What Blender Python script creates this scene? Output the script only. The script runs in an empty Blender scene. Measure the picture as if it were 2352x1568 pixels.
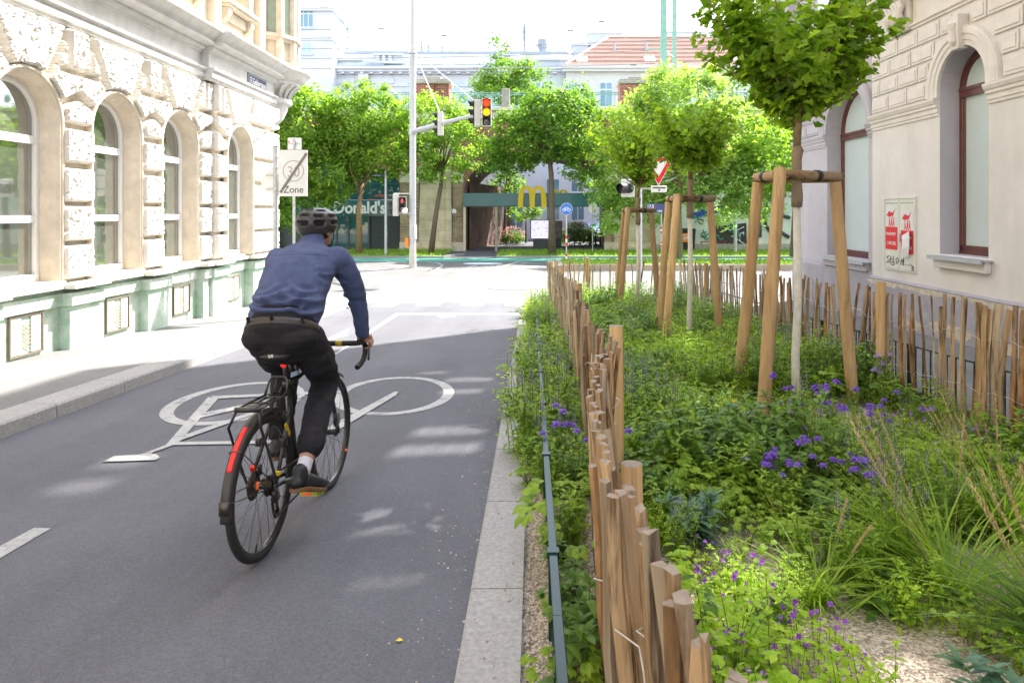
import bpy, math, random
import numpy as np
from mathutils import Vector, Matrix, noise as mnoise
random.seed(7); np.random.seed(7)
S = bpy.context.scene
COL = S.collection
R = math.radians
pi = math.pi
# ---------------------------------------------------------------- camera (level, lens shifted down like a corrected 24 mm shot)
CAMZ = 1.56; F = 1577.0; U0 = 1225.0; V0 = 486.0
cd = bpy.data.cameras.new('camera'); cam = bpy.data.objects.new('camera', cd); COL.objects.link(cam)
cam.location = (0, 0, CAMZ); cam.rotation_euler = (R(90), 0, 0)
cd.sensor_width = 36; cd.lens = 36*F/2352
cd.shift_x = (1176-U0)/2352; cd.shift_y = -(784-V0)/2352
cd.clip_start = 0.05; cd.clip_end = 3000
cd.dof.use_dof = True; cd.dof.focus_distance = 4.2; cd.dof.aperture_fstop = 9.0
S.camera = cam
# ---------------------------------------------------------------- light
SUN_AZ = math.atan2(0.71, 0.70); SUN_EL = R(50)
w = bpy.data.worlds.new('World'); S.world = w; w.use_nodes = True
nt = w.node_tree; nt.nodes.clear()
sky = nt.nodes.new('ShaderNodeTexSky'); sky.sky_type = 'NISHITA'; sky.sun_disc = False
sky.sun_elevation = SUN_EL; sky.sun_rotation = SUN_AZ; sky.air_density = 1.0; sky.dust_density = 1.6; sky.ozone_density = 1.0
bg = nt.nodes.new('ShaderNodeBackground'); bg.inputs[1].default_value = 0.15
wo = nt.nodes.new('ShaderNodeOutputWorld')
hs = nt.nodes.new('ShaderNodeHueSaturation'); hs.inputs['Saturation'].default_value = 0.55; hs.inputs['Value'].default_value = 1.0
nt.links.new(sky.outputs[0], hs.inputs['Color']); nt.links.new(hs.outputs[0], bg.inputs[0]); nt.links.new(bg.outputs[0], wo.inputs[0])
sl = bpy.data.lights.new('sun', 'SUN'); sun = bpy.data.objects.new('sun', sl); COL.objects.link(sun)
sl.energy = 3.5; sl.angle = R(0.5); sl.color = (1.0, 0.95, 0.86)
sd = Vector((math.sin(SUN_AZ)*math.cos(SUN_EL), math.cos(SUN_AZ)*math.cos(SUN_EL), math.sin(SUN_EL)))
sun.rotation_euler = sd.to_track_quat('Z', 'Y').to_euler()
S.view_settings.view_transform = 'Standard'; S.view_settings.look = 'None'
S.view_settings.exposure = 2.35; S.view_settings.gamma = 1
S.view_settings.use_curve_mapping = False
S.cycles.use_denoising = True
S.cycles.max_bounces = 8; S.cycles.diffuse_bounces = 4; S.cycles.glossy_bounces = 4
S.cycles.transmission_bounces = 6; S.cycles.transparent_max_bounces = 8
S.cycles.sample_clamp_indirect = 8; S.cycles.blur_glossy = 0.6
# ---------------------------------------------------------------- helpers
def g(y):
    return -0.04*y if y < 20 else -0.8
def at(u, v, y):
    return Vector(((u-U0)/F*y, y, CAMZ-(v-V0)/F*y))
def gnd(u, v, dz=0.0):
    dv = v-V0
    z = F*CAMZ/(dv-63.08)
    if dv <= 63.1 or z > 20: z = F*2.36/dv
    return Vector(((u-U0)/F*z, z, g(z)+dz))
def tag(o, label=None, cat=None, group=None, kind=None):
    if label: o['label'] = label
    if cat: o['category'] = cat
    if group: o['group'] = group
    if kind: o['kind'] = kind
    return o
def thing(name, label, cat, loc=(0, 0, 0), rot=(0, 0, 0), group=None):
    o = bpy.data.objects.new(name, None); COL.objects.link(o)
    o.location = loc; o.rotation_euler = rot; o.empty_display_size = 0.2
    return tag(o, label, cat, group)
def wmat(o):
    m = o.matrix_basis.copy()
    return wmat(o.parent) @ m if o.parent else m
def V(*a): return Vector(a)
class MB:
    def __init__(s): s.v = []; s.f = []; s.m = []; s.mi = 0
    def add(s, vs, fs):
        o = len(s.v); s.v.extend([tuple(p) for p in vs])
        s.f.extend([tuple(i+o for i in f) for f in fs]); s.m.extend([s.mi]*len(fs)); return s
    def quad(s, a, b, c, d): return s.add([a, b, c, d], [(0, 1, 2, 3)])
    def poly(s, pts): return s.add(pts, [tuple(range(len(pts)))])
    def box(s, x0, x1, y0, y1, z0, z1):
        vs = [(x, y, z) for z in (z0, z1) for y in (y0, y1) for x in (x0, x1)]
        return s.add(vs, [(0, 2, 3, 1), (4, 5, 7, 6), (0, 1, 5, 4), (2, 6, 7, 3), (0, 4, 6, 2), (1, 3, 7, 5)])
    def obox(s, c, ax, ay, az):
        c = Vector(c); ax = Vector(ax); ay = Vector(ay); az = Vector(az)
        vs = [c+i*ax+j*ay+k*az for k in (-1, 1) for j in (-1, 1) for i in (-1, 1)]
        return s.add(vs, [(0, 2, 3, 1), (4, 5, 7, 6), (0, 1, 5, 4), (2, 6, 7, 3), (0, 4, 6, 2), (1, 3, 7, 5)])
    def beam(s, a, b, w, h, up=(0, 0, 1)):
        a = Vector(a); b = Vector(b); d = (b-a); L = d.length; d = d/L
        x = d.cross(Vector(up))
        if x.length < 1e-4: x = d.cross(Vector((1, 0, 0)))
        x.normalize(); y = x.cross(d)
        return s.obox((a+b)/2, x*w/2, d*L/2, y*h/2)
    def prism(s, poly, d):
        d = Vector(d); n = len(poly); P = [Vector(p) for p in poly]
        fs = [tuple(range(n-1, -1, -1)), tuple(range(n, 2*n))]
        fs += [(i, (i+1) % n, n+(i+1) % n, n+i) for i in range(n)]
        return s.add(P+[p+d for p in P], fs)
    def rings(s, rings, cap=True, closed=False):
        n = len(rings[0]); vs = [p for r in rings for p in r]; fs = []
        m = len(rings)
        for i in range(m if closed else m-1):
            a = i*n; b = ((i+1) % m)*n
            fs += [(a+j, a+(j+1) % n, b+(j+1) % n, b+j) for j in range(n)]
        if cap and not closed:
            fs += [tuple(range(n-1, -1, -1)), tuple((m-1)*n+j for j in range(n))]
        return s.add(vs, fs)
    def tube(s, pts, r, n=8, cap=True, closed=False, flat=1.0, up=None):
        P = [Vector(p) for p in pts]; m = len(P)
        rr = [r]*m if not isinstance(r, (list, tuple)) else list(r)
        T = []
        for i in range(m):
            if closed: t = P[(i+1) % m]-P[i-1]
            else: t = P[min(i+1, m-1)]-P[max(i-1, 0)]
            T.append(t.normalized() if t.length > 1e-9 else Vector((0, 0, 1)))
        x = T[0].cross(Vector(up) if up else Vector((0, 0, 1)))
        if x.length < 1e-3: x = T[0].cross(Vector((1, 0, 0)))
        x.normalize(); rings = []
        for i in range(m):
            x = (x-T[i]*x.dot(T[i]))
            x = x.normalized() if x.length > 1e-6 else T[i].orthogonal().normalized()
            y = T[i].cross(x)
            rings.append([P[i]+(x*math.cos(2*pi*k/n)+y*flat*math.sin(2*pi*k/n))*rr[i] for k in range(n)])
        return s.rings(rings, cap, closed)
    def loft(s, secs, n=16, cap=True):
        """secs: (centre, half-axis a, half-axis b); rounded ends"""
        S_ = [(Vector(c), Vector(a), Vector(b)) for c, a, b in secs]
        def endcap(q, q2):
            c, a, b = q; d = (c-q2[0]).normalized(); r = min(a.length, b.length)
            return [(c+d*r*math.sin(t), a*math.cos(t), b*math.cos(t)) for t in (R(35), R(65), R(84))]
        S_ = list(reversed(endcap(S_[0], S_[1])))+S_+endcap(S_[-1], S_[-2])
        rg = [[c+a*math.cos(2*pi*k/n)+b*math.sin(2*pi*k/n) for k in range(n)] for c, a, b in S_]
        return s.rings(rg, cap)
    def limb(s, pts, rad, n=14):
        P = [Vector(p) for p in pts]; secs = []
        for i, p in enumerate(P):
            t = (P[min(i+1, len(P)-1)]-P[max(i-1, 0)]).normalized()
            x = t.cross(Vector((0, 1, 0.01)))
            if x.length < 0.2: x = t.cross(Vector((1, 0, 0)))
            x.normalize(); y = t.cross(x); r = rad[i]
            rx, ry = r if isinstance(r, tuple) else (r, r)
            secs.append((p, x*rx, y*ry))
        return s.loft(secs, n)
    def lathe(s, prof, c=(0, 0, 0), n=16, axis=(0, 0, 1), cap=True):
        ax = Vector(axis).normalized(); x = ax.orthogonal().normalized(); y = ax.cross(x); c = Vector(c)
        rg = [[c+ax*h+(x*math.cos(2*pi*k/n)+y*math.sin(2*pi*k/n))*max(r, 1e-4) for k in range(n)] for r, h in prof]
        return s.rings(rg, cap)
    def ell(s, c, rx, ry, rz, n=16, m=10):
        c = Vector(c); rg = []
        for i in range(m+1):
            t = -pi/2+pi*(i+.02)/(m+.04); rg.append([c+Vector((rx*math.cos(t)*math.cos(2*pi*k/n), ry*math.cos(t)*math.sin(2*pi*k/n), rz*math.sin(t))) for k in range(n)])
        return s.rings(rg)
    def mesh(s, name, inv=None):
        me = bpy.data.meshes.new(name)
        vs = s.v if inv is None else [tuple(inv @ Vector(p)) for p in s.v]
        me.from_pydata(vs, [], s.f)
        return me
    def build(s, name, mats, parent=None, smooth=False, world=True, bevel=0, **tg):
        inv = wmat(parent).inverted() if (parent is not None and world) else None
        me = s.mesh(name, inv)
        for mt in (mats if isinstance(mats, (list, tuple)) else [mats]): me.materials.append(mt)
        if any(s.m): me.polygons.foreach_set('material_index', s.m)
        if smooth: me.polygons.foreach_set('use_smooth', [True]*len(me.polygons))
        me.update()
        o = bpy.data.objects.new(name, me); COL.objects.link(o)
        if parent is not None: o.parent = parent
        if bevel:
            b = o.modifiers.new('edge', 'BEVEL'); b.width = bevel; b.segments = 2; b.limit_method = 'ANGLE'
        return tag(o, **tg)
def build_each(mb, name, mats, parent=None, **k):
    """one object per loose piece"""
    par = list(range(len(mb.v)))
    def find(i):
        while par[i] != i: par[i] = par[par[i]]; i = par[i]
        return i
    for f in mb.f:
        for i in f[1:]: par[find(i)] = find(f[0])
    groups = {}
    for f, mi in zip(mb.f, mb.m): groups.setdefault(find(f[0]), []).append((f, mi))
    for fs in groups.values():
        q = MB(); ix = {}
        for f, mi in fs:
            for i in f:
                if i not in ix: ix[i] = len(q.v); q.v.append(mb.v[i])
            q.f.append(tuple(ix[i] for i in f)); q.m.append(mi)
        q.build(name, mats, parent, **k)
def copy_tree(o, parent=None):
    c = o.copy(); COL.objects.link(c); c.parent = parent
    for ch in list(o.children): copy_tree(ch, c)
    return c
def text_mesh(body, size, o, r, u, mat, name, parent=None, ext=0.002, bold=0.0, align='LEFT', sx=1.0, **tg):
    cu = bpy.data.curves.new('lettering', 'FONT'); cu.body = body; cu.size = size; cu.extrude = ext; cu.offset = bold
    cu.align_x = align; cu.resolution_u = 3
    ob = bpy.data.objects.new('lettering', cu); COL.objects.link(ob)
    dg = bpy.context.evaluated_depsgraph_get()
    me = bpy.data.meshes.new_from_object(ob.evaluated_get(dg)); bpy.data.objects.remove(ob); bpy.data.curves.remove(cu)
    r = Vector(r).normalized(); u = Vector(u).normalized(); n = r.cross(u)
    M = Matrix(((r.x*sx, u.x, n.x, o[0]), (r.y*sx, u.y, n.y, o[1]), (r.z*sx, u.z, n.z, o[2]), (0, 0, 0, 1)))
    if parent is not None: M = wmat(parent).inverted() @ M
    me.transform(M); me.materials.clear(); me.materials.append(mat); me.name = name
    ob = bpy.data.objects.new(name, me); COL.objects.link(ob); ob.parent = parent
    return tag(ob, **tg)
def fuse(mb, voxel, smooth=6, fac=0.5):
    me = mb.mesh('temp'); o = bpy.data.objects.new('temp', me); COL.objects.link(o)
    m = o.modifiers.new('r', 'REMESH'); m.mode = 'VOXEL'; m.voxel_size = voxel
    if smooth:
        k = o.modifiers.new('s', 'SMOOTH'); k.iterations = smooth; k.factor = fac
    dg = bpy.context.evaluated_depsgraph_get(); dg.update()
    res = bpy.data.meshes.new_from_object(o.evaluated_get(dg))
    bpy.data.objects.remove(o); bpy.data.meshes.remove(me)
    res.polygons.foreach_set('use_smooth', [True]*len(res.polygons)); res.update()
    return res
def link_mesh(me, name, mats, parent, **tg):
    me.materials.clear(); me.name = name
    for mt in (mats if isinstance(mats, (list, tuple)) else [mats]): me.materials.append(mt)
    o = bpy.data.objects.new(name, me); COL.objects.link(o); o.parent = parent
    return tag(o, **tg)
# ---------------------------------------------------------------- materials
MAT = {}
def mat(name, col, rough=0.7, var=0.15, scale=4.0, bump=0.0, bscale=60.0, metal=0.0, col2=None, spec=0.4, detail=5, emit=0, coat=0.0, big=0.0, bdist=0.01, stretch=None):
    m = bpy.data.materials.new(name); m.use_nodes = True; nt = m.node_tree; N = nt.nodes; L = nt.links
    b = N['Principled BSDF']
    b.inputs['Roughness'].default_value = rough; b.inputs['Metallic'].default_value = metal
    b.inputs['Specular IOR Level'].default_value = spec; b.inputs['Coat Weight'].default_value = coat
    tc = N.new('ShaderNodeTexCoord'); src = tc.outputs['Object']
    if stretch:
        mp = N.new('ShaderNodeMapping'); mp.inputs['Scale'].default_value = stretch; L.new(src, mp.inputs[0]); src = mp.outputs[0]
    c1 = tuple(max(0, x*(1-var)) for x in col)+(1,); c2 = tuple(min(1, x*(1+var)) for x in (col2 or col))+(1,)
    if col2: c1 = tuple(col)+(1,); c2 = tuple(col2)+(1,)
    nz = N.new('ShaderNodeTexNoise'); nz.inputs['Scale'].default_value = scale; nz.inputs['Detail'].default_value = detail
    nz.inputs['Roughness'].default_value = 0.65
    L.new(src, nz.inputs['Vector'])
    rp = N.new('ShaderNodeValToRGB'); rp.color_ramp.elements[0].position = 0.32; rp.color_ramp.elements[1].position = 0.68
    rp.color_ramp.elements[0].color = c1; rp.color_ramp.elements[1].color = c2
    L.new(nz.outputs['Fac'], rp.inputs[0]); out = rp.outputs[0]
    if big:
        n2 = N.new('ShaderNodeTexNoise'); n2.inputs['Scale'].default_value = 0.6; n2.inputs['Detail'].default_value = 3; L.new(src, n2.inputs['Vector'])
        mr = N.new('ShaderNodeMapRange'); mr.inputs[1].default_value = .3; mr.inputs[2].default_value = .7; mr.inputs[3].default_value = 1-big; mr.inputs[4].default_value = 1+big
        L.new(n2.outputs['Fac'], mr.inputs[0])
        mx = N.new('ShaderNodeVectorMath'); mx.operation = 'SCALE'; L.new(out, mx.inputs[0]); L.new(mr.outputs[0], mx.inputs['Scale']); out = mx.outputs[0]
    L.new(out, b.inputs['Base Color'])
    if bump:
        n3 = N.new('ShaderNodeTexNoise'); n3.inputs['Scale'].default_value = bscale; n3.inputs['Detail'].default_value = 4; L.new(src, n3.inputs['Vector'])
        bp = N.new('ShaderNodeBump'); bp.inputs['Strength'].default_value = bump; bp.inputs['Distance'].default_value = bdist
        L.new(n3.outputs['Fac'], bp.inputs['Height']); L.new(bp.outputs[0], b.inputs['Normal'])
    if emit:
        b.inputs['Emission Color'].default_value = tuple(col)+(1,); b.inputs['Emission Strength'].default_value = emit
    MAT[name] = m; return m
def leafmat(name, col, col2, trans=0.5, rough=0.55, tcol=None):
    m = bpy.data.materials.new(name); m.use_nodes = True; nt = m.node_tree; N = nt.nodes; L = nt.links
    b = N['Principled BSDF']; b.inputs['Roughness'].default_value = rough; b.inputs['Specular IOR Level'].default_value = 0.22
    ge = N.new('ShaderNodeNewGeometry')
    rp = N.new('ShaderNodeValToRGB'); rp.color_ramp.elements[0].color = tuple(col)+(1,); rp.color_ramp.elements[1].color = tuple(col2)+(1,)
    L.new(ge.outputs['Random Per Island'], rp.inputs[0]); L.new(rp.outputs[0], b.inputs['Base Color'])
    tr = N.new('ShaderNodeBsdfTranslucent'); vm = N.new('ShaderNodeVectorMath'); vm.operation = 'MULTIPLY'
    vm.inputs[1].default_value = tcol or (1.75, 1.85, 0.75); L.new(rp.outputs[0], vm.inputs[0]); L.new(vm.outputs[0], tr.inputs[0])
    mx = N.new('ShaderNodeMixShader'); mx.inputs[0].default_value = trans
    L.new(b.outputs[0], mx.inputs[1]); L.new(tr.outputs[0], mx.inputs[2]); L.new(mx.outputs[0], N['Material Output'].inputs[0])
    MAT[name] = m; return m
def brickmat(name, c1, c2, mortar, sc=1.0, axis='XZ', rough=0.85):
    m = bpy.data.materials.new(name); m.use_nodes = True; nt = m.node_tree; N = nt.nodes; L = nt.links
    b = N['Principled BSDF']; b.inputs['Roughness'].default_value = rough
    tc = N.new('ShaderNodeTexCoord'); sp = N.new('ShaderNodeSeparateXYZ'); L.new(tc.outputs['Object'], sp.inputs[0])
    ad = N.new('ShaderNodeMath'); ad.operation = 'ADD'; L.new(sp.outputs[0], ad.inputs[0]); L.new(sp.outputs[1], ad.inputs[1])
    cb = N.new('ShaderNodeCombineXYZ'); L.new(ad.outputs[0], cb.inputs[0]); L.new(sp.outputs[2], cb.inputs[1])
    br = N.new('ShaderNodeTexBrick'); br.inputs['Scale'].default_value = sc
    br.inputs['Color1'].default_value = tuple(c1)+(1,); br.inputs['Color2'].default_value = tuple(c2)+(1,); br.inputs['Mortar'].default_value = tuple(mortar)+(1,)
    br.inputs['Brick Width'].default_value = 0.29; br.inputs['Row Height'].default_value = 0.1; br.inputs['Mortar Size'].default_value = 0.012
    L.new(cb.outputs[0], br.inputs['Vector'])
    nz = N.new('ShaderNodeTexNoise'); nz.inputs['Scale'].default_value = 1.3; nz.inputs['Detail'].default_value = 6; L.new(tc.outputs['Object'], nz.inputs['Vector'])
    mr = N.new('ShaderNodeMapRange'); mr.inputs[1].default_value = .3; mr.inputs[2].default_value = .7; mr.inputs[3].default_value = .7; mr.inputs[4].default_value = 1.25
    L.new(nz.outputs['Fac'], mr.inputs[0]); vs = N.new('ShaderNodeVectorMath'); vs.operation = 'SCALE'
    L.new(br.outputs['Color'], vs.inputs[0]); L.new(mr.outputs[0], vs.inputs['Scale']); L.new(vs.outputs[0], b.inputs['Base Color'])
    MAT[name] = m; return m
def asphalt(name, base, rough=0.85, speck=0.5, vscale=130, wear=True):
    m = bpy.data.materials.new(name); m.use_nodes = True; nt = m.node_tree; N = nt.nodes; L = nt.links
    b = N['Principled BSDF']; b.inputs['Roughness'].default_value = rough; b.inputs['Specular IOR Level'].default_value = 0.35
    tc = N.new('ShaderNodeTexCoord'); src = tc.outputs['Object']
    vo = N.new('ShaderNodeTexVoronoi'); vo.inputs['Scale'].default_value = vscale; L.new(src, vo.inputs['Vector'])
    sx = N.new('ShaderNodeSeparateColor'); L.new(vo.outputs['Color'], sx.inputs[0])
    mr = N.new('ShaderNodeMapRange'); mr.inputs[3].default_value = 1-speck; mr.inputs[4].default_value = 1+speck; L.new(sx.outputs[0], mr.inputs[0]); fac = mr.outputs[0]
    def mul(scale, st, lo, hi, a, c, det=6, r_=.65):
        nonlocal fac
        mp = N.new('ShaderNodeMapping'); mp.inputs['Scale'].default_value = st; L.new(src, mp.inputs[0])
        n2 = N.new('ShaderNodeTexNoise'); n2.inputs['Scale'].default_value = scale; n2.inputs['Detail'].default_value = det; n2.inputs['Roughness'].default_value = r_; L.new(mp.outputs[0], n2.inputs['Vector'])
        m2 = N.new('ShaderNodeMapRange'); m2.inputs[1].default_value = lo; m2.inputs[2].default_value = hi; m2.inputs[3].default_value = a; m2.inputs[4].default_value = c; L.new(n2.outputs['Fac'], m2.inputs[0])
        mu = N.new('ShaderNodeMath'); mu.operation = 'MULTIPLY'; L.new(fac, mu.inputs[0]); L.new(m2.outputs[0], mu.inputs[1]); fac = mu.outputs[0]
    mul(0.9, (1, 1, 1), .3, .7, .88, 1.12, 8)
    if wear:
        mul(1.6, (1, .08, 1), .35, .65, .90, 1.10, 4)      # wheel-polished tracks along the street
        mul(2.2, (1, 1, 1), .62, .70, 1.0, .80, 7, .75)    # oil and tar stains
        mul(14, (1, 1, 1), .30, .42, 1.14, 1.0, 5)         # dust
    vs = N.new('ShaderNodeVectorMath'); vs.operation = 'SCALE'; vs.inputs[0].default_value = base; L.new(fac, vs.inputs['Scale']); L.new(vs.outputs[0], b.inputs['Base Color'])
    bp = N.new('ShaderNodeBump'); bp.inputs['Strength'].default_value = 0.35; bp.inputs['Distance'].default_value = 0.004; L.new(vo.outputs['Distance'], bp.inputs['Height']); L.new(bp.outputs[0], b.inputs['Normal'])
    MAT[name] = m; return m
def worn(m, base2, scale=9, lo=.50, hi=.60, amt=.9, stretch=(1, 1, 1)):
    """chips and scuffs: shows base2 through the paint in noise patches"""
    nt = m.node_tree; N = nt.nodes; L = nt.links; b = N['Principled BSDF']; old = b.inputs['Base Color'].links[0].from_socket
    tc = N.new('ShaderNodeTexCoord'); mp = N.new('ShaderNodeMapping'); mp.inputs['Scale'].default_value = stretch; L.new(tc.outputs['Object'], mp.inputs[0])
    nz = N.new('ShaderNodeTexNoise'); nz.inputs['Scale'].default_value = scale; nz.inputs['Detail'].default_value = 10; nz.inputs['Roughness'].default_value = .75; L.new(mp.outputs[0], nz.inputs['Vector'])
    mr = N.new('ShaderNodeMapRange'); mr.inputs[1].default_value = lo; mr.inputs[2].default_value = hi; mr.inputs[3].default_value = 0; mr.inputs[4].default_value = amt; L.new(nz.outputs['Fac'], mr.inputs[0])
    mx = N.new('ShaderNodeMixRGB'); mx.inputs[2].default_value = tuple(base2)+(1,); L.new(mr.outputs[0], mx.inputs[0]); L.new(old, mx.inputs[1]); L.new(mx.outputs[0], b.inputs['Base Color']); return m
def woodmat(name, col, col2, stretch, sc=1.0, grey=.35, streak=.9):
    m = mat(name, col, 0.8, 0.2, 9.0*sc, 0.6, 30*sc, col2=col2, stretch=stretch, big=0.15, bdist=0.005, spec=.2)
    nt = m.node_tree; N = nt.nodes; L = nt.links; b = N['Principled BSDF']
    old = b.inputs['Base Color'].links[0].from_socket
    oi = N.new('ShaderNodeObjectInfo'); mr = N.new('ShaderNodeMapRange'); mr.inputs[3].default_value = .68; mr.inputs[4].default_value = 1.3; L.new(oi.outputs['Random'], mr.inputs[0])
    vs = N.new('ShaderNodeVectorMath'); vs.operation = 'SCALE'; L.new(old, vs.inputs[0]); L.new(mr.outputs[0], vs.inputs['Scale']); out = vs.outputs[0]
    tc = [n for n in N if n.type == 'TEX_COORD'][0]
    def layer(scale, st, lo, hi, colr, amt):
        nonlocal out
        mp = N.new('ShaderNodeMapping'); mp.inputs['Scale'].default_value = st; L.new(tc.outputs['Object'], mp.inputs[0])
        ad = N.new('ShaderNodeVectorMath'); ad.operation = 'ADD'; L.new(mp.outputs[0], ad.inputs[0]); L.new(oi.outputs['Random'], ad.inputs[1])
        nz = N.new('ShaderNodeTexNoise'); nz.inputs['Scale'].default_value = scale; nz.inputs['Detail'].default_value = 6; nz.inputs['Roughness'].default_value = .7; L.new(ad.outputs[0], nz.inputs['Vector'])
        mm = N.new('ShaderNodeMapRange'); mm.inputs[1].default_value = lo; mm.inputs[2].default_value = hi; mm.inputs[3].default_value = 0; mm.inputs[4].default_value = amt; L.new(nz.outputs['Fac'], mm.inputs[0])
        mx = N.new('ShaderNodeMixRGB'); mx.inputs[2].default_value = tuple(colr)+(1,); L.new(mm.outputs[0], mx.inputs[0]); L.new(out, mx.inputs[1]); out = mx.outputs[0]
    layer(3.5, stretch, .50, .70, (.25, .215, .175), grey*2)
    layer(22, stretch, .50, .64, (.050, .026, .013), streak)
    layer(9, (1, 1, .5), .67, .73, (.06, .03, .015), .7)
    L.new(out, b.inputs['Base Color']); return m
def glassmat(name, col, rough=0.03, spec=0.9):
    return mat(name, col, rough, 0.05, 2, spec=spec)
# ================================================================ SETTING: ground, road, pavements, markings
mat('ground_mat', (.16, .15, .13), .95, .2, 1.0)
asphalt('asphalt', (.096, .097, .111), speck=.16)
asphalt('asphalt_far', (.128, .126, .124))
asphalt('pavement', (.155, .152, .148), speck=.2)
mat('granite', (.29, .28, .27), .8, .22, 45, .3, 120, big=.08)
mat('granite_dark', (.24, .235, .225), .8, .22, 45, .3, 120, big=.1)
mat('road_paint', (.34, .34, .335), .7, .12, 25, .25, 180, big=.08)
worn(MAT['road_paint'], (.115, .115, .12), 7, .53, .62, .75); worn(MAT['road_paint'], (.13, .13, .135), 60, .56, .64, .5)
mat('green_lane', (.10, .36, .28), .75, .12, 8)
asphalt('soil', (.44, .37, .29), .95, .55, 85, False)
for n_ in MAT['soil'].node_tree.nodes:
    if n_.type == 'BUMP': n_.inputs['Strength'].default_value = 1.0; n_.inputs['Distance'].default_value = .012
mat('lawn', (.11, .20, .04), .95, .3, 3, 1, 30, col2=(.22, .34, .07), bdist=.03)
def strip(mb, x0, x1, ys, dz):
    for a, b in zip(ys[:-1], ys[1:]):
        mb.quad((x0, a, g(a)+dz), (x1, a, g(a)+dz), (x1, b, g(b)+dz), (x0, b, g(b)+dz))
YS = [-16, -8, 0, 4, 8, 12, 16, 18, 20]
m = MB()
for a, b in zip([-60, -16, 0, 20, 60, 2500][:-1], [-60, -16, 0, 20, 60, 2500][1:]):
    m.quad((-900, a, g(a)-.03), (900, a, g(a)-.03), (900, b, g(b)-.03), (-900, b, g(b)-.03))
m.build('ground', MAT['ground_mat'], kind='structure')
m = MB(); strip(m, -4.16, -.26, YS[:7]+[16.8], 0); m.build('road', MAT['asphalt'], kind='structure')
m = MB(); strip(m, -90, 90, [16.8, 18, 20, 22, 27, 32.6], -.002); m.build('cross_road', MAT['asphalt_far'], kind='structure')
m = MB(); strip(m, -90, 90, [32.6, 34.6], .002); m.build('cycle_lane', MAT['green_lane'], kind='structure')
# left pavement with corner, granite kerb stones
def kerb_path():
    p = [(-4.16, y) for y in np.arange(-15, 15.01, 1.0)]
    c = (-6.16, 15.0)
    for k in range(1, 7): a = R(90*k/6); p.append((c[0]+2*math.cos(a), c[1]+2*math.sin(a)))
    p += [(x, 17.0) for x in np.arange(-7.2, -30, -1.0)]
    return p
kp = kerb_path()
m = MB()
for (xa, ya), (xb, yb) in zip(kp[:-1], kp[1:]):
    d = Vector((xb-xa, yb-ya, 0)); nrm = Vector((-d.y, d.x, 0)).normalized(); d.normalize()
    A = Vector((xa, ya, g(ya)))+d*.004; B = Vector((xb, yb, g(yb)))-d*.004
    pr = []
    for p, sgn in ((A, 0), (B, 1)):
        pr.append([p+Vector((0, 0, -.1)), p+nrm*.006+Vector((0, 0, .105)), p+nrm*.022+Vector((0, 0, .122)), p+nrm*.31+Vector((0, 0, .126)), p+nrm*.31+Vector((0, 0, -.1))])
    m.rings(pr)
m.build('kerb', MAT['granite'], kind='structure')
m = MB()
inner = []
for i, (xa, ya) in enumerate(kp):
    q = kp[min(i+1, len(kp)-1)]; p0 = kp[max(i-1, 0)]
    d = Vector((q[0]-p0[0], q[1]-p0[1], 0)).normalized(); nrm = Vector((-d.y, d.x, 0))
    inner.append(Vector((xa, ya, 0))+nrm*.312)
for a, b in zip(inner[:-1], inner[1:]):
    if a.y < 15 and b.y <= 15.01:
        m.quad((-6.6, a.y, g(a.y)+.122), (a.x, a.y, g(a.y)+.122), (b.x, b.y, g(b.y)+.122), (-6.6, b.y, g(b.y)+.122))
    else:
        m.poly([(a.x, a.y, g(a.y)+.122), (b.x, b.y, g(b.y)+.122), (min(b.x, -6.6), 14.99, g(15)+.122), (min(a.x, -6.6), 14.99, g(15)+.122)])
m.build('pavement', MAT['pavement'], kind='structure')
# planting bed: flush granite edging, gravel soil with gentle mounds, pavement by the right wall
m = MB(); ys = list(np.arange(-3, 13.6, 1.0))
for a, b in zip(ys[:-1], ys[1:]):
    a += .004; b -= .004
    pr = []
    for y in (a, b):
        x0 = -.275; z = g(y)
        pr.append([(x0, y, z-.1), (x0, y, z+.022), (x0+.012, y, z+.034), (-.045, y, z+.036), (-.045, y, z-.1)])
    m.rings([[Vector(p) for p in r] for r in pr])
pts = []
for k in range(7):
    a = R(180-90*k/6); pts.append((2.725+3.0*math.cos(a), 13.5+3.0*math.sin(a)))
for (xa, ya), (xb, yb) in zip(pts[:-1], pts[1:]):
    d = Vector((xb-xa, yb-ya, 0)).normalized(); nr = Vector((d.y, -d.x, 0))
    rr = []
    for x, y in ((xa, ya), (xb, yb)):
        p = Vector((x, y, g(y))); rr.append([p+V(0, 0, -.1), p+V(0, 0, .03), p+nr*.012+V(0, 0, .036), p+nr*.23+V(0, 0, .036), p+nr*.23+V(0, 0, -.1)])
    m.rings(rr)
m.build('kerb_edging', MAT['granite'], kind='structure')
def bed_h(x, y):
    return g(y)+.02+.035*mnoise.noise((x*.9, y*.9, 1.3))+.02*mnoise.noise((x*3, y*3, 4))
m = MB(); nx, ny = 42, 190; vs = []; fs = []
for j in range(ny+1):
    y = -3+19.6*j/ny
    x0 = -.05
    if y > 13.5: x0 = 2.725-math.sqrt(max(0.01, 2.78**2-(y-13.5)**2)) if y-13.5 < 2.77 else 2.7
    for i in range(nx+1):
        x = x0+(3.72-x0)*i/nx; vs.append((x, y, bed_h(x, y)-(.015 if i == 0 else 0)))
for j in range(ny):
    for i in range(nx): a = j*(nx+1)+i; fs.append((a, a+1, a+nx+2, a+nx+1))
m.add(vs, fs); m.build('soil_bed', MAT['soil'], smooth=True, kind='structure')
m = MB()
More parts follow.
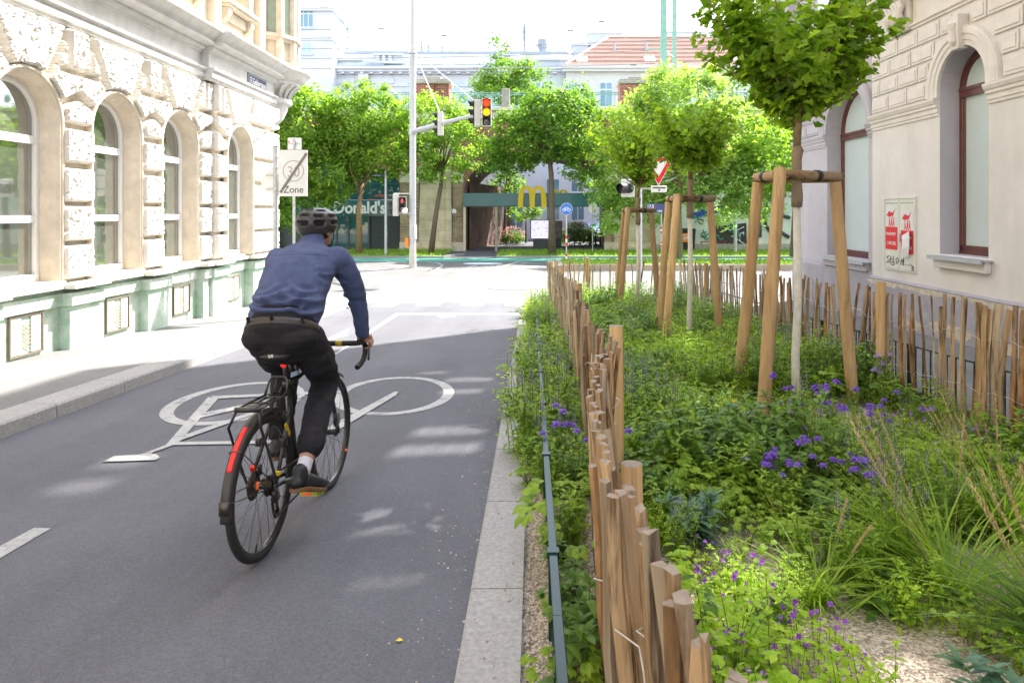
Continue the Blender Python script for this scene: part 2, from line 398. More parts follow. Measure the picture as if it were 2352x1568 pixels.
for a, b in zip(YS[:6]+[15.9], YS[1:7]+[16.9]):
    m.quad((3.72, a, g(a)+.09), (6.6, a, g(a)+.09), (6.6, b, g(b)+.09), (3.72, b, g(b)+.09))
m.quad((3.72, -16, .64), (3.72, -16, .74), (3.72, 16.9, g(16.9)+.09), (3.72, 16.9, g(16.9)-.03))
m.quad((3.72, 16.9, g(16.9)-.04), (6.6, 16.9, g(16.9)-.04), (6.6, 16.9, g(16.9)+.09), (3.72, 16.9, g(16.9)+.09))
m.build('pavement_beside_wall', MAT['pavement'], kind='structure')
# lawns in front of the viaduct, path between, traffic island
GL = -.8
m = MB(); m.box(-90, -4.55, 34.6, 34.8, -1, GL+.12); m.box(-1.9, 90, 34.6, 34.8, -1, GL+.12)
m.obox((-4.15, 35.6, GL+.02), (.42, 1.0, 0), (.06, -.03, 0), (0, 0, .12)); m.build('kerb_far', MAT['granite_dark'], kind='structure')
m = MB(); m.box(-90, -4.75, 34.8, 40.6, -1, GL+.10); m.box(-1.9, 90, 34.8, 40.2, -1, GL+.10); m.build('lawn', MAT['lawn'], kind='structure')
m = MB(); m.quad((-4.75, 34.6, GL+.02), (-1.9, 34.6, GL+.02), (-1.9, 41, GL+.02), (-4.75, 41, GL+.02)); m.quad((-90, 40.2, GL+.011), (90, 40.2, GL+.011), (90, 62, GL+.011), (-90, 62, GL+.011)); m.build('path', MAT['asphalt'], kind='structure')
m = MB()
for k in range(24):
    x = 1.2+k*.62; m.box(x+.006, x+.614, 27.5, 27.72, -1, GL+.24)
m.box(1.0, 1.2, 27.6, 31, -1, GL+.2); m.build('kerb_island', mat('island_stone', (.36, .30, .22), .9, .2, 20, .4, 60), kind='structure', bevel=.01)
m = MB(); m.box(1.2, 30, 27.72, 31, -1, GL+.2); m.build('island_lawn', MAT['lawn'], kind='structure')
def blades(name, areas, n, h, mt, seed):
    rnd = np.random.RandomState(seed); m = MB()
    tot = sum((a[1]-a[0])*(a[3]-a[2]) for a in areas)
    for (x0, x1, y0, y1, z) in areas:
        k = int(n*(x1-x0)*(y1-y0)/tot)
        for _ in range(k):
            x = rnd.uniform(x0, x1); y = rnd.uniform(y0, y1); a = rnd.uniform(0, pi); hh = h*rnd.uniform(.5, 1.4); w_ = .02+.012*rnd.rand()
            dx, dy = math.cos(a)*w_, math.sin(a)*w_; lx, ly = rnd.normal(0, .35*hh, 2)
            m.add([(x-dx, y-dy, z), (x+dx, y+dy, z), (x+lx, y+ly, z+hh)], [(0, 1, 2)])
    return m.build(name, mt, kind='stuff')
leafmat('grass_blade', (.12, .22, .03), (.28, .40, .07), .4)
blades('grass', [(-16, -4.75, 34.8, 40.5, GL+.1), (-1.9, 16, 34.8, 40.1, GL+.1), (1.25, 16, 27.75, 30.9, GL+.2)], 16000, .13, MAT['grass_blade'], 3)
# ---- painted markings, 4 mm above the road
def mark(polys, name, dz=.004, mt='road_paint'):
    m = MB()
    for p in polys: m.poly([gnd(u, v, dz) for u, v in p])
    return m.build(name, MAT[mt], kind='structure')
def ring_poly(c, rx, ry, wx, wy, rot=0, n=56):
    m = []
    for k in range(n):
        q = []
        for (kk, s) in ((k, 0), (k+1, 0), (k+1, 1), (k, 1)):
            a = 2*pi*kk/n; x = (rx-s*wx)*math.cos(a); y = (ry-s*wy)*math.sin(a)
            X = c[0]+x*math.cos(rot)-y*math.sin(rot); Y = c[1]+x*math.sin(rot)+y*math.cos(rot)
            q.append((X, Y, g(Y)+.004))
        m.append(q)
    return m
bm = MB()
for q in ring_poly((-1.40, 6.92), .60, .85, .11, .10, R(6))+ring_poly((-2.86, 6.62), .60, .88, .12, .11, R(4)):
    bm.poly(q)
def gp(pts, dz=.0075):
    bm.poly([gnd(u, v, dz) for u, v in pts])
gp([(478, 913), (502, 916), (465, 956), (411, 1018), (389, 1027), (381, 1023), (435, 961)])
gp([(381, 1024), (390, 1027), (345, 1043.5), (320, 1047)], .009)
gp([(235, 1063), (262, 1050), (317, 1047), (344, 1043), (360, 1046), (367, 1053), (357, 1059)], .0105)
gp([(484, 911), (800, 898), (800, 903), (494, 917)], .009)
gp([(460, 951), (640, 915), (640, 921), (452, 963)], .009)
gp([(418, 1003), (700, 905), (700, 912), (408, 1016)], .0105)
gp([(404, 1017), (700, 1012), (700, 1019), (398, 1024)], .009)
gp([(700, 1012), (785, 966), (905, 902), (915, 901), (909, 910), (785, 985), (700, 1019)], .0105)
bm.build('bicycle_marking', MAT['road_paint'], kind='structure')
mark([[(-60, 1287), (78, 1213), (117, 1214), (-60, 1318)]], 'lane_marking')
def c6(x, y): return ((1000+.4677*x)/1.7415, (700+.4677*y)/1.7415)
def m6(*ps): return [c6(*p) for p in ps]
mark([m6((700, 1545), (745, 1530), (1285, 1190), (1250, 1180)), m6((1250, 1180), (1280, 1194), (2300, 1198), (2300, 1180))], 'stop_marking')
mark([m6((660, 1400), (740, 1365), (850, 1310), (840, 1345), (800, 1365), (850, 1370), (740, 1398), (670, 1412))], 'arrow_marking')
mark([m6((1030, 1130), (1220, 1130), (1430, 1022), (1260, 1022)), m6((1410, 1122), (1610, 1122), (1740, 1022), (1560, 1022)),
      m6((1795, 1120), (1985, 1120), (2060, 1022), (1885, 1022)), m6((2175, 1118), (2372, 1118), (2390, 1020), (2220, 1020)),
      m6((2560, 1116), (2760, 1116), (2740, 1018), (2570, 1018)), m6((620, 1130), (840, 1130), (1110, 1022), (920, 1022))], 'zebra_crossing')
mark([m6((1500, 826), (1540, 822), (1640, 775), (1600, 752), (1500, 748), (1520, 744), (1610, 748), (1655, 772), (1640, 790)),
      m6((1520, 818), (2060, 812), (2050, 822), (1520, 826)), m6((2010, 824), (2050, 818), (2310, 742), (2280, 742)),
      m6((1850, 796), (1880, 780), (1950, 768), (1930, 778), (1890, 788)),
      m6((1000, 808), (1240, 800), (1420, 760), (1440, 762), (1250, 808), (1000, 812)),
      m6((870, 852), (1060, 836), (1090, 840), (900, 856)), m6((880, 1000), (2400, 992), (2400, 998), (880, 1006)), m6((1200, 905), (2600, 900), (2600, 905), (1200, 910))], 'lane_markings_far', dz=.004)
m = MB()
for (x, y) in ((1990, 757), (2420, 786)):
    c = gnd(*c6(x, y), .004); m.poly([c+V(.9*math.cos(a), .55*math.sin(a), 0) for a in np.linspace(0, 2*pi, 20, endpoint=False)])
m.build('circle_marking', mat('white_blue_paint', (.6, .66, .7), .6, .1, 9), kind='structure')
m = MB()
def manhole(c, r):
    m.lathe([(r, 0), (r, .004), (r*.9, .0045), (r*.88, .003), (.01, .003)], c, 22)
for (x, y, r) in ((1340, 1065, .55), (1245, 780, .55), (2250, 960, .8), (1680, 1212, .2)):
    manhole(gnd(*c6(x, y), .006), r)
m.build('manhole_covers', mat('cast_iron', (.20, .19, .18), .7, .3, 40, .6, 80), kind='structure')
# cut seam across the road
m = MB(); a = gnd(*c6(1030, 1438), .0035); b = gnd(*c6(2235, 1412), .0035)
for k in range(20):
    p = a.lerp(b, k/20); q = a.lerp(b, (k+.75)/20); w_ = V(.0, .012, 0)
    p.z = g(p.y)+.004; q.z = g(q.y)+.004
    m.quad(p-w_, q-w_, q+w_, p+w_)
m.build('road_seam_marking', MAT['pavement'], kind='structure')
# small stones spilled along the planter edging
rnd = np.random.RandomState(11); m = MB()
for k in range(7500):
    if k < 330: y = 1.2+abs(rnd.normal(0, 3.4)); x = -.27-abs(rnd.normal(0, .16))+(.25 if rnd.rand() < .45 else 0); z0 = g(y)+(.036 if x > -.27 else 0)
    elif k < 3300: y = 1.5+2.9*rnd.rand()**1.5; x = rnd.uniform(-.06, .30); z0 = bed_h(x, y)-.001
    elif k < 6700: y = rnd.uniform(1.7, 3.6); x = rnd.uniform(.75, 2.3); z0 = bed_h(x, y)-.001
    else: y = rnd.uniform(4, 12); x = rnd.uniform(-.04, .3); z0 = bed_h(x, y)
    r = (.0035+.005*rnd.rand()**2) if k < 330 else (.004+.0065*rnd.rand()**2)
    a = rnd.rand()*6.3
    vs = [(x+r*math.cos(a+t)*(1+.3*rnd.randn()), y+r*math.sin(a+t)*(1+.3*rnd.randn()), z0) for t in (0, 1.57, 3.14, 4.71)]+[(x, y, z0+r*1.1)]
    m.add(vs, [(0, 1, 4), (1, 2, 4), (2, 3, 4), (3, 0, 4)])
m.build('gravel', mat('pebble', (.26, .20, .15), .9, .1, 40, col2=(.62, .53, .42), detail=2), kind='stuff')

m = MB(); p = gnd(1072, 1420, .008); m.tube([p, p+V(.022, .012, .001)], .004, 8); tag(m.build('cigarette_butt', mat('butt_orange', (.62, .30, .12), .8, .2, 200), smooth=True), 'orange cigarette butt lying on the asphalt beside the granite edging', 'cigarette butt')
m = MB(); p = gnd(917, 1473, .006); m.add([p+V(-.014, 0, 0), p+V(0, .012, .004), p+V(.016, 0, .001), p+V(0, -.011, .003)], [(0, 1, 2, 3)]); tag(m.build('fallen_leaf', mat('yellow_leaf', (.62, .45, .05), .7, .2, 90)), 'small yellow fallen leaf on the asphalt in front of the camera', 'leaf')
# ================================================================ LEFT BUILDING (rusticated cream facade, green plinth)
mat('cream_rough', (.60, .565, .51), .9, .08, 12, .3, 90)
mat('cream_trim', (.58, .51, .41), .85, .14, 5, .15, 40, big=.1)
mat('cream_wall', (.62, .53, .40), .9, .12, 3, .15, 50, big=.08)
mat('cornice_paint', (.56, .55, .53), .85, .12, 4, .12, 40, big=.06)
worn(MAT['cream_rough'], (.40, .36, .31), 1.4, .58, .78, .35); worn(MAT['cream_trim'], (.42, .33, .22), 1.7, .55, .75, .6, (1, 1, .5)); worn(MAT['cornice_paint'], (.36, .34, .31), 2.5, .55, .75, .5)
mat('white_paint', (.74, .73, .71), .45, .04, 3)
mat('zinc', (.42, .43, .44), .5, .1, 3, metal=.3)
def plinthmat():
    m = mat('green_plaster', (.37, .50, .385), .9, .1, 7, .4, 40)
    nt = m.node_tree; N = nt.nodes; L = nt.links; b = N['Principled BSDF']
    old = b.inputs['Base Color'].links[0].from_socket
    tc = N.new('ShaderNodeTexCoord')
    nz = N.new('ShaderNodeTexNoise'); nz.inputs['Scale'].default_value = 2.2; nz.inputs['Detail'].default_value = 9; nz.inputs['Roughness'].default_value = .72; L.new(tc.outputs['Object'], nz.inputs['Vector'])
    rp = N.new('ShaderNodeValToRGB'); rp.color_ramp.elements[0].position = .44; rp.color_ramp.elements[1].position = .62
    L.new(nz.outputs['Fac'], rp.inputs[0])
    mx = N.new('ShaderNodeMixRGB'); mx.inputs[2].default_value = (.62, .67, .60, 1); L.new(rp.outputs[0], mx.inputs[0]); L.new(old, mx.inputs[1]); L.new(mx.outputs[0], b.inputs['Base Color'])
plinthmat(); worn(MAT['green_plaster'], (.24, .25, .19), 3.0, .58, .72, .5)
WY = [2.86, 4.68, 6.50, 8.32, 10.14, 11.94, 14.03]      # window axes along the street
RW = .50; ZS = 2.70; ZB = .66; XF = -6.40
PIERX = -6.14
left = thing('corner_house', 'cream rusticated town house with arched ground floor windows above a green plinth', 'building', (-6.2, 5, g(5)+.12))
# rusticated heightfield
STEP = .02
ya, yb, za, zb = 1.95, 16.15, .62, 4.03
ny = int((yb-ya)/STEP); nz_ = int((zb-za)/STEP)
Yg = np.linspace(ya, yb, ny+1); Zg = np.linspace(za, zb, nz_+1)
YY, ZZ = np.meshgrid(Yg, Zg)
wy = np.array(WY)
idx = np.abs(YY[..., None]-wy).argmin(-1); yc = wy[idx]; dY = YY-yc
mid = (wy[1:]+wy[:-1])/2
joint = np.zeros_like(YY, bool)
low = ZZ < 2.70
for e in (1.14, 1.66, 2.18, 2.70): joint |= (np.abs(ZZ-e) < .036)
joint |= (np.abs(ZZ-.64) < .03)
ang = np.degrees(np.arctan2(ZZ-ZS, dY)); rad = np.hypot(ZZ-ZS, dY)
up = ~low
for e in (24, 62, 118, 156):
    joint |= up & (np.abs(np.radians(ang-e))*rad < .05)
joint |= up & (np.abs(ZZ-3.42) < .034) & ((ang < 62) | (ang > 118)) & (np.abs(dY) > .5)
dm = np.min(np.abs(YY[..., None]-mid), -1)
joint |= up & (ZZ > 3.42) & (np.abs(dm-.22) < .034)
joint |= (ZZ > 3.97)
joint |= (rad < .645) & up
joint |= low & (np.abs(dY) < .625)
nzv = np.random.RandomState(5).rand(*YY.shape)
def blur(a, k=1):
    for _ in range(k):
        a = (a+np.roll(a, 1, 0)+np.roll(a, -1, 0)+np.roll(a, 1, 1)+np.roll(a, -1, 1))/5
    return a
bump = blur(nzv, 2); bump = (bump-bump.mean())/bump.std()
jf = np.clip(1-blur(joint.astype(float), 1)*1.2, 0, 1); jf[joint] = 0
pit = blur(np.random.RandomState(8).rand(*YY.shape), 1); pit = (pit-pit.mean())/pit.std()
H = jf*(.135+0.004*bump-.030*np.clip(pit-.8, 0, 1.4))
H += np.where((YY > 13.02), .10, 0)
H[:, -1] = 0
X = -6.20+H
inside = ((np.abs(dY) < .59) & (ZZ < ZS)) | ((rad < .59) & (ZZ >= ZS))
ins_c = inside[:-1, :-1] & inside[1:, :-1] & inside[:-1, 1:] & inside[1:, 1:]
m = MB(); fmat = (jf < .35)
m.v = list(zip(X.ravel().tolist(), YY.ravel().tolist(), ZZ.ravel().tolist())); W = ny+1
for j in range(nz_):
    for i in range(ny):
        if not ins_c[j, i]:
            a = j*W+i; m.f.append((a, a+1, a+W+1, a+W)); m.m.append(1 if fmat[j, i] and fmat[j+1, i+1] else 0)
m.build('rusticated_wall', [MAT['cream_rough'], MAT['cream_trim']], left)
# body of the house
m = MB()
m.box(-20, -6.62, -16, 16.1, -1, 18)
m.box(-6.62, -6.22, -16, 1.95, .62, 4.05)
m.box(-6.62, -6.2, -16, 15.95, 4.05, 4.95)
m.box(-6.62, -6.30, 1.95, 16.1, -.9, .63)
m.build('wall', MAT['cream_wall'], left)
m = MB()
# upper storey with window openings modelled as recesses
yw = [2.9, 4.7, 6.55, 8.40, 10.24, 12.1, 14.3]
prev = -16
for y in yw:
    m.box(-6.62, -6.22, prev, y-.5, 4.95, 18); prev = y+.5
    m.box(-6.62, -6.22, y-.5, y+.5, 4.95, 5.78); m.box(-6.62, -6.22, y-.5, y+.5, 7.9, 8.9); m.box(-6.62, -6.22, y-.5, y+.5, 11.7, 18)
m.box(-6.62, -6.22, prev, 15.7, 4.95, 18)
m.build('upper_wall', MAT['cream_wall'], left)
def sweep_arch(mb, yc, zs, z0, prof, n=20):
    def path(r, x):
        p = [V(x, yc+r, z0), V(x, yc+r, zs)]
        p += [V(x, yc+r*math.cos(pi*k/n), zs+r*math.sin(pi*k/n)) for k in range(1, n)]
        return p+[V(x, yc-r, zs), V(x, yc-r, z0)]
    P = [path(*q) for q in prof]
    for a, b in zip(P[:-1], P[1:]):
        for i in range(len(a)-1): mb.quad(a[i], a[i+1], b[i+1], b[i])
def arch_poly(yc, zs, z0, r, x, n=24):
    return [V(x, yc+r, z0)]+[V(x, yc+r*math.cos(pi*k/n), zs+r*math.sin(pi*k/n)) for k in range(n+1)]+[V(x, yc-r, z0)]
glass_l = glassmat('window_glass', (.075, .085, .07), .03, 1.0); glass_l.node_tree.nodes['Principled BSDF'].inputs['IOR'].default_value = 2.3
mat('sill_stone', (.62, .60, .56), .8, .12, 6, .2, 50)
for i, y in enumerate(WY):
    off = .15 if y > 12.8 else 0
    XF = -6.40+off
    m = MB(); sweep_arch(m, y, ZS, ZB, [(.64, -6.2+off), (.64, -6.125+off), (.63, -6.11+off), (.60, -6.11+off), (.59, -6.13+off), (.575, -6.13+off), (.55, -6.17+off), (.535, -6.22+off), (.505, -6.28+off), (.50, XF-.04)])
    m.box(XF-.06, -6.09, y-.63, y+.63, .60, ZB+.004)
    wn = m.build('window_surround', MAT['cream_trim'], left)
    m = MB(); sweep_arch(m, y, ZS, ZB, [(.50, XF+.05), (.45, XF+.05), (.44, XF+.035), (.44, XF-.03)])
    m.box(XF-.03, XF+.045, y-.49, y+.49, 2.42, 2.52); m.box(XF-.03, XF+.045, y-.49, y+.49, 1.42, 1.51); m.box(XF-.03, XF+.06, y-.49, y+.49, ZB, ZB+.10)
    fr = m.build('window', MAT['white_paint'], left)
    m = MB(); m.poly(arch_poly(y, ZS, ZB+.05, .47, XF)); m.build('pane', glass_l, fr)
# plinth: recessed under the windows, projecting under the piers
m = MB(); mo = MB(); le = MB()
edges = []
piers = [(1.95, 2.26), (3.46, 4.08), (5.28, 5.90), (7.10, 7.72), (8.92, 9.54), (10.74, 11.34), (12.53, 12.74), (12.80, 13.42), (14.66, 16.12)]
m.box(-6.40, -6.16, -16, 16.0, -1.1, .585)
m.box(-6.4, -6.11, -16, 16.0, .33, .50)
for a, b in piers:
    o_ = .05 if a > 12.75 else 0
    m.box(-6.4, -6.02+o_, a, b, -1.1, .33); m.box(-6.4, -5.97+o_, a-.03, b+.03, .332, .502)
m.build('plinth', MAT['green_plaster'], left, bevel=.012)
le.box(-6.6, -6.04, -16, 16.0, .562, .622)
for a, b in piers:
    o_ = .05 if a > 12.75 else 0
    le.box(-6.4, -5.90+o_, a-.07, b+.07, .558, .626)
le.build('ledge', MAT['sill_stone'], left, bevel=.008)
# ventilation grilles in the plinth
gr = mat('vent_mesh', (.30, .28, .22), .7, .3, 30)
mat('old_white', (.62, .61, .57), .7, .15, 20)
for y in (8.32, 10.15, 12.0, 14.05):
    m = MB(); x = -6.155; z0 = -.20-.012*(y-10); z1 = z0+.50
    for (a, b, c, d) in ((y-.28, y+.28, z1-.022, z1), (y-.28, y+.28, z0, z0+.022), (y-.28, y-.258, z0+.022, z1-.022), (y+.258, y+.28, z0+.022, z1-.022)):
        m.box(x-.01, x+.025, a, b, c, d)
    v = m.build('vent', mat('vent_frame', (.16, .13, .10), .7, .25, 30) if 'vent_frame' not in MAT else MAT['vent_frame'], left)
    m = MB(); m.box(x-.005, x+.012, y-.25, y-.085, z0+.03, z1-.03); m.box(x-.005, x+.012, y+.085, y+.25, z0+.03, z1-.03); m.build('side_panel', MAT['old_white'], v)
    m = MB()
    for k in range(-9, 16):
        for sgn in (1, -1):
            zc = z0+.03+(k+.5)*.045; p0 = V(x+.008, y-.085, zc-sgn*.06); p1 = V(x+.008, y+.085, zc+sgn*.06)
            zl, zh = z0+.03, z1-.03
            ok = True
            pts = []
            for t in (0, 1):
                p = p0.lerp(p1, t); pts.append(p)
            if min(pts[0].z, pts[1].z) < zl or max(pts[0].z, pts[1].z) > zh: continue
            m.beam(pts[0], pts[1], .007, .006, (1, 0, 0))
    m.build('grille', gr, v)
# cornice between ground floor and upper floor: stepped profile along the facade, breaking forward over the corner bay
prof = [(.00, 4.00), (.06, 4.01), (.06, 4.05), (.10, 4.06), (.10, 4.13), (.085, 4.135), (.085, 4.17), (.14, 4.20), (.14, 4.235), (.03, 4.25), (.03, 4.50), (.06, 4.51), (.06, 4.545), (.10, 4.56), (.13, 4.60), (.13, 4.63), (.30, 4.66), (.30, 4.70), (.27, 4.71), (.30, 4.76), (.37, 4.82), (.44, 4.87), (.46, 4.875), (.46, 4.915), (0, 4.97)]
def cornice(mb, xb, path):
    rows = [[V(xb+o+ox, y, z) for (y, ox) in path] for (o, z) in prof]
    for a, b in zip(rows[:-1], rows[1:]):
        for i in range(len(a)-1): mb.quad(a[i], a[i+1], b[i+1], b[i])
m = MB(); cornice(m, -6.2, [(-16, 0), (12.76, 0), (12.78, .13), (16.0, .13)])
rows = [[V(-6.09+o, 16.0+0*o, z) for (o, z) in prof]]
m.build('cornice', MAT['cornice_paint'], left)
# aprons, sills and brackets of the upper floor windows
for y in yw:
    m = MB()
    m.box(-6.22, -5.98, y-.72, y+.72, 5.70, 5.78); m.box(-6.22, -6.02, y-.69, y+.69, 5.64, 5.70)
    for s in (-1, 1):
        m.prism([(-6.22, y+s*.55-.09, 5.64), (-6.05, y+s*.55-.09, 5.64), (-6.07, y+s*.55-.09, 5.52), (-6.14, y+s*.55-.09, 5.40), (-6.22, y+s*.55-.09, 5.34)], (0, .18, 0))
        m.box(-6.22, -6.12, y+s*.6-.1, y+s*.6+.1, 5.78, 8.05)
    m.box(-6.22, -6.16, y-.45, y+.45, 5.42, 5.62)
    m.box(-6.22, -6.0, y-.75, y+.75, 8.05, 8.2); m.build('window_sill', MAT['cream_trim'], left, bevel=.008)
    m = MB(); m.box(-6.5, -6.45, y-.5, y+.5, 5.78, 5.86)
    for s in (-.47, -.02, .43): m.box(-6.5, -6.45, y+s, y+s+.05, 5.86, 7.9)
    f = m.build('upper_window', MAT['white_paint'], left); m = MB()
    for z_ in (5.8, 8.92): m.quad((-6.49, y-.5, z_), (-6.49, y+.5, z_), (-6.49, y+.5, z_+2.1), (-6.49, y-.5, z_+2.1))
    m.build('pane', glass_l, f)
m = MB()
for y in (13.25, 15.45): m.box(-6.25, -6.08, y-.13, y+.13, 4.95, 18)
for y in (7.5, 9.3, 11.2): m.box(-6.25, -6.12, y-.12, y+.12, 4.95, 5.32)
m.build('pilaster', MAT['cream_trim'], left, bevel=.01)
# corner oriel on a curved console
cx, cy = -6.35, 16.55
def bayring(r, z, n=9):
    return [V(cx+r*1.0*math.cos(t), cy+r*1.15*math.sin(t), z) for t in np.linspace(R(-115), R(60), n)]
m = MB()
pr = [(.10, 3.55), (.13, 3.60), (.30, 3.78), (.40, 4.0), (.42, 4.12), (.50, 4.14), (.50, 4.24), (.42, 4.26), (.43, 4.34), (.5, 4.46), (.62, 4.56), (.68, 4.58), (.68, 4.66), (.80, 4.70), (.86, 4.80), (.93, 4.86), (.93, 4.90), (.55, 4.97)]
rg = [bayring(r, z)+[V(cx-.3, cy+.2, z)] for r, z in pr]
m.rings(rg); m.build('console', MAT['cornice_paint'], left)
m = MB()
for k, t in enumerate(np.linspace(R(-80), R(20), 6)):
    d = V(math.cos(t), 1.15*math.sin(t), 0)
    m.tube([V(cx, cy, 4.27)+d*.44, V(cx, cy, 4.36)+d*.47, V(cx, cy, 4.46)+d*.53, V(cx, cy, 4.55)+d*.64], [.03, .035, .04, .05], 6)
m.build('acanthus_carving', MAT['cornice_paint'], left, smooth=True)
m = MB(); rg = [bayring(.57, z, 6)+[V(cx-.3, cy+.2, z)] for z in (4.96, 18)]
m.rings(rg); m.build('oriel', MAT['cream_wall'], left)
m = MB()
for z0, z1, r in ((5.55, 5.62, .66), (5.62, 5.70, .72), (8.0, 8.2, .72), (5.0, 5.1, .62)):
    m.rings([bayring(r, z, 6)+[V(cx-.3, cy+.2, z)] for z in (z0, z1)])
for t in np.linspace(R(-115), R(60), 6):
    c = V(cx+.6*math.cos(t), cy+.69*math.sin(t), 0); m.box(c.x-.07, c.x+.07, c.y-.07, c.y+.07, 4.97, 18)
m.build('oriel_trim', MAT['cream_trim'], left)
m = MB(); rr = bayring(.585, 0, 6)
for i in (0, 1, 2):
    a = rr[i].lerp(rr[i+1], .25); b = rr[i].lerp(rr[i+1], .75)
    m.quad(a+V(.01, -.01, 5.75), b+V(.01, -.01, 5.75), b+V(.01, -.01, 7.8), a+V(.01, -.01, 7.8))
m.build('oriel_window', mat('green_shutter', (.30, .36, .28), .6, .1, 5), left)
# roof slab
m = MB(); m.box(-20, -5.7, -16, 17, 18, 18.4); m.build('roof', MAT['zinc'], left)
# street name plate hanging on the corner bay
sn = thing('street_name_plate', 'dark blue enamel street name plate reading 17. Geblergasse', 'street sign', (-6.04, 14.9, 4.2))
sy0, sy1, sx = 14.50, 15.50, -6.020
m = MB(); m.box(sx-.02, sx, sy0, sy1, 4.20, 4.50); m.build('plate', mat('blue_enamel', (.045, .06, .16), .3, .1, 8), sn, bevel=.004)
m = MB()
for (a, b, c, d) in ((sy0+.02, sy1-.02, 4.475, 4.485), (sy0+.02, sy1-.02, 4.215, 4.225), (sy0+.02, sy0+.03, 4.225, 4.475), (sy1-.03, sy1-.02, 4.225, 4.475)): m.box(sx, sx+.002, a, b, c, d)
m.build('border', MAT['white_paint'], sn)
text_mesh('17.Geblergasse', .185, (sx+.001, sy0+.06, 4.30), (0, 1, 0), (0, 0, 1), MAT['white_paint'], 'lettering', sn, .001, .004, sx=.78)
# ================================================================ RIGHT BUILDING (pale plaster, in shade)
mat('pale_plaster', (.62, .58, .54), .9, .05, 2.5, .25, 90, big=.06)
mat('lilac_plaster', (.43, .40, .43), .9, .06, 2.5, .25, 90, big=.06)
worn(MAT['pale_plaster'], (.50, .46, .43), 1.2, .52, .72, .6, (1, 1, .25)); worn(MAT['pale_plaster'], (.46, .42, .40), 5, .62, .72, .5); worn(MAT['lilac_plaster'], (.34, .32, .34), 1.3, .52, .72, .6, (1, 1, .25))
mat('trim_plaster', (.62, .57, .52), .88, .07, 5, .12, 60)
mat('plinth_grey', (.33, .31, .335), .9, .12, 3, .5, 20, big=.12)
worn(MAT['plinth_grey'], (.42, .40, .38), 4, .55, .65, .7)
mat('brown_frame', (.105, .035, .028), .35, .2, 8, spec=.5)
mat('frosted_glass', (.50, .57, .57), .22, .04, 1.2, spec=.7)
mat('patch_plaster', (.50, .43, .33), .95, .2, 12, .8, 25)
right = thing('plaster_house', 'pale plaster town house with tall arched windows and brown frames in shade', 'building', (6.1, 8, g(8)+.1))
XR = 6.10            # projecting bay face; recessed part 0.16 further back
BAY = (3.0, 12.35); REC = (12.35, 16.45)
ZI = 3.02            # impost
def rwin(yc, x, zsill, zs, r, depth, trimmat, wallmat):
    """arched window looking at -X: surround, frame > pane, sill"""
    s = 1
    m = MB(); sweep_arch(m, yc, zs, zsill, [(r, x-.001), (r, x+depth)])
    m.quad((x, yc-r, zsill), (x, yc+r, zsill), (x+depth, yc+r, zsill), (x+depth, yc-r, zsill))
    m.build('window_reveal', wallmat, right)
    n = 28; m = MB()          # archivolt
    profs = [(r+.0, x), (r+.0, x-.05), (r+.07, x-.05), (r+.08, x-.065), (r+.15, x-.065), (r+.165, x-.085), (r+.235, x-.085), (r+.25, x-.06), (r+.27, x-.06), (r+.28, x)]
    P = [[V(xx, yc+rr*math.cos(pi*k/n), zs+rr*math.sin(pi*k/n)) for k in range(n+1)] for rr, xx in profs]
    for a, b in zip(P[:-1], P[1:]):
        for i in range(n): m.quad(a[i], a[i+1], b[i+1], b[i])
    if zs > 3.25:
        for k in (0, n):
            for a, b in zip(P[:-1], P[1:]): m.quad(a[k], b[k], b[k]+V(0, 0, 3.27-zs), a[k]+V(0, 0, 3.27-zs))
    else:
        for k in (0, n): m.poly([p[k] for p in P])
    # keystone
    m.prism([(x-.12, yc-.09, zs+r-.05), (x-.12, yc+.09, zs+r-.05), (x-.16, yc+.14, zs+r+.42), (x-.16, yc-.14, zs+r+.42)], (.14, 0, 0))
    m.lathe([(.02, 0), (.055, .05), (.05, .2), (.075, .3), (.02, .36)], (x-.15, yc, zs+r), 10)
    m.build('archivolt', trimmat, right)
    xf = x+depth-.07; m = MB()
    sweep_arch(m, yc, zs, zsill, [(r, xf), (r-.06, xf), (r-.07, xf+.015), (r-.10, xf+.015), (r-.11, xf+.03), (r-.11, xf+.06)])
    m.box(xf-.02, xf+.05, yc-r+.03, yc+r-.03, zs-.11, zs-.02); m.box(xf-.035, xf+.05, yc-r+.04, yc+r-.04, zs-.02, zs+.03)
    m.box(xf, xf+.05, yc-r+.03, yc+r-.03, zsill+.02, zsill+.13); m.box(xf-.02, xf+.04, yc-r+.02, yc+r-.02, zsill, zsill+.05)
    fr = m.build('window', MAT['brown_frame'], right)
    m = MB(); m.poly(arch_poly(yc, zs, zsill+.05, r-.08, xf+.035)); m.build('pane', MAT['frosted_glass'], fr)
    m = MB(); m.box(x-.16, x+depth-.1, yc-r-.10, yc+r+.06, zsill-.045, zsill-.02); m.box(x-.165, x-.15, yc-r-.10, yc+r+.06, zsill-.075, zsill-.02)
    sl_ = m.build('window_sill', MAT['zinc'], right)
    m = MB(); m.box(x-.09, x, yc-r-.06, yc+r+.02, zsill-.2, zsill-.046); m.build('sill_apron', trimmat, right, bevel=.01)
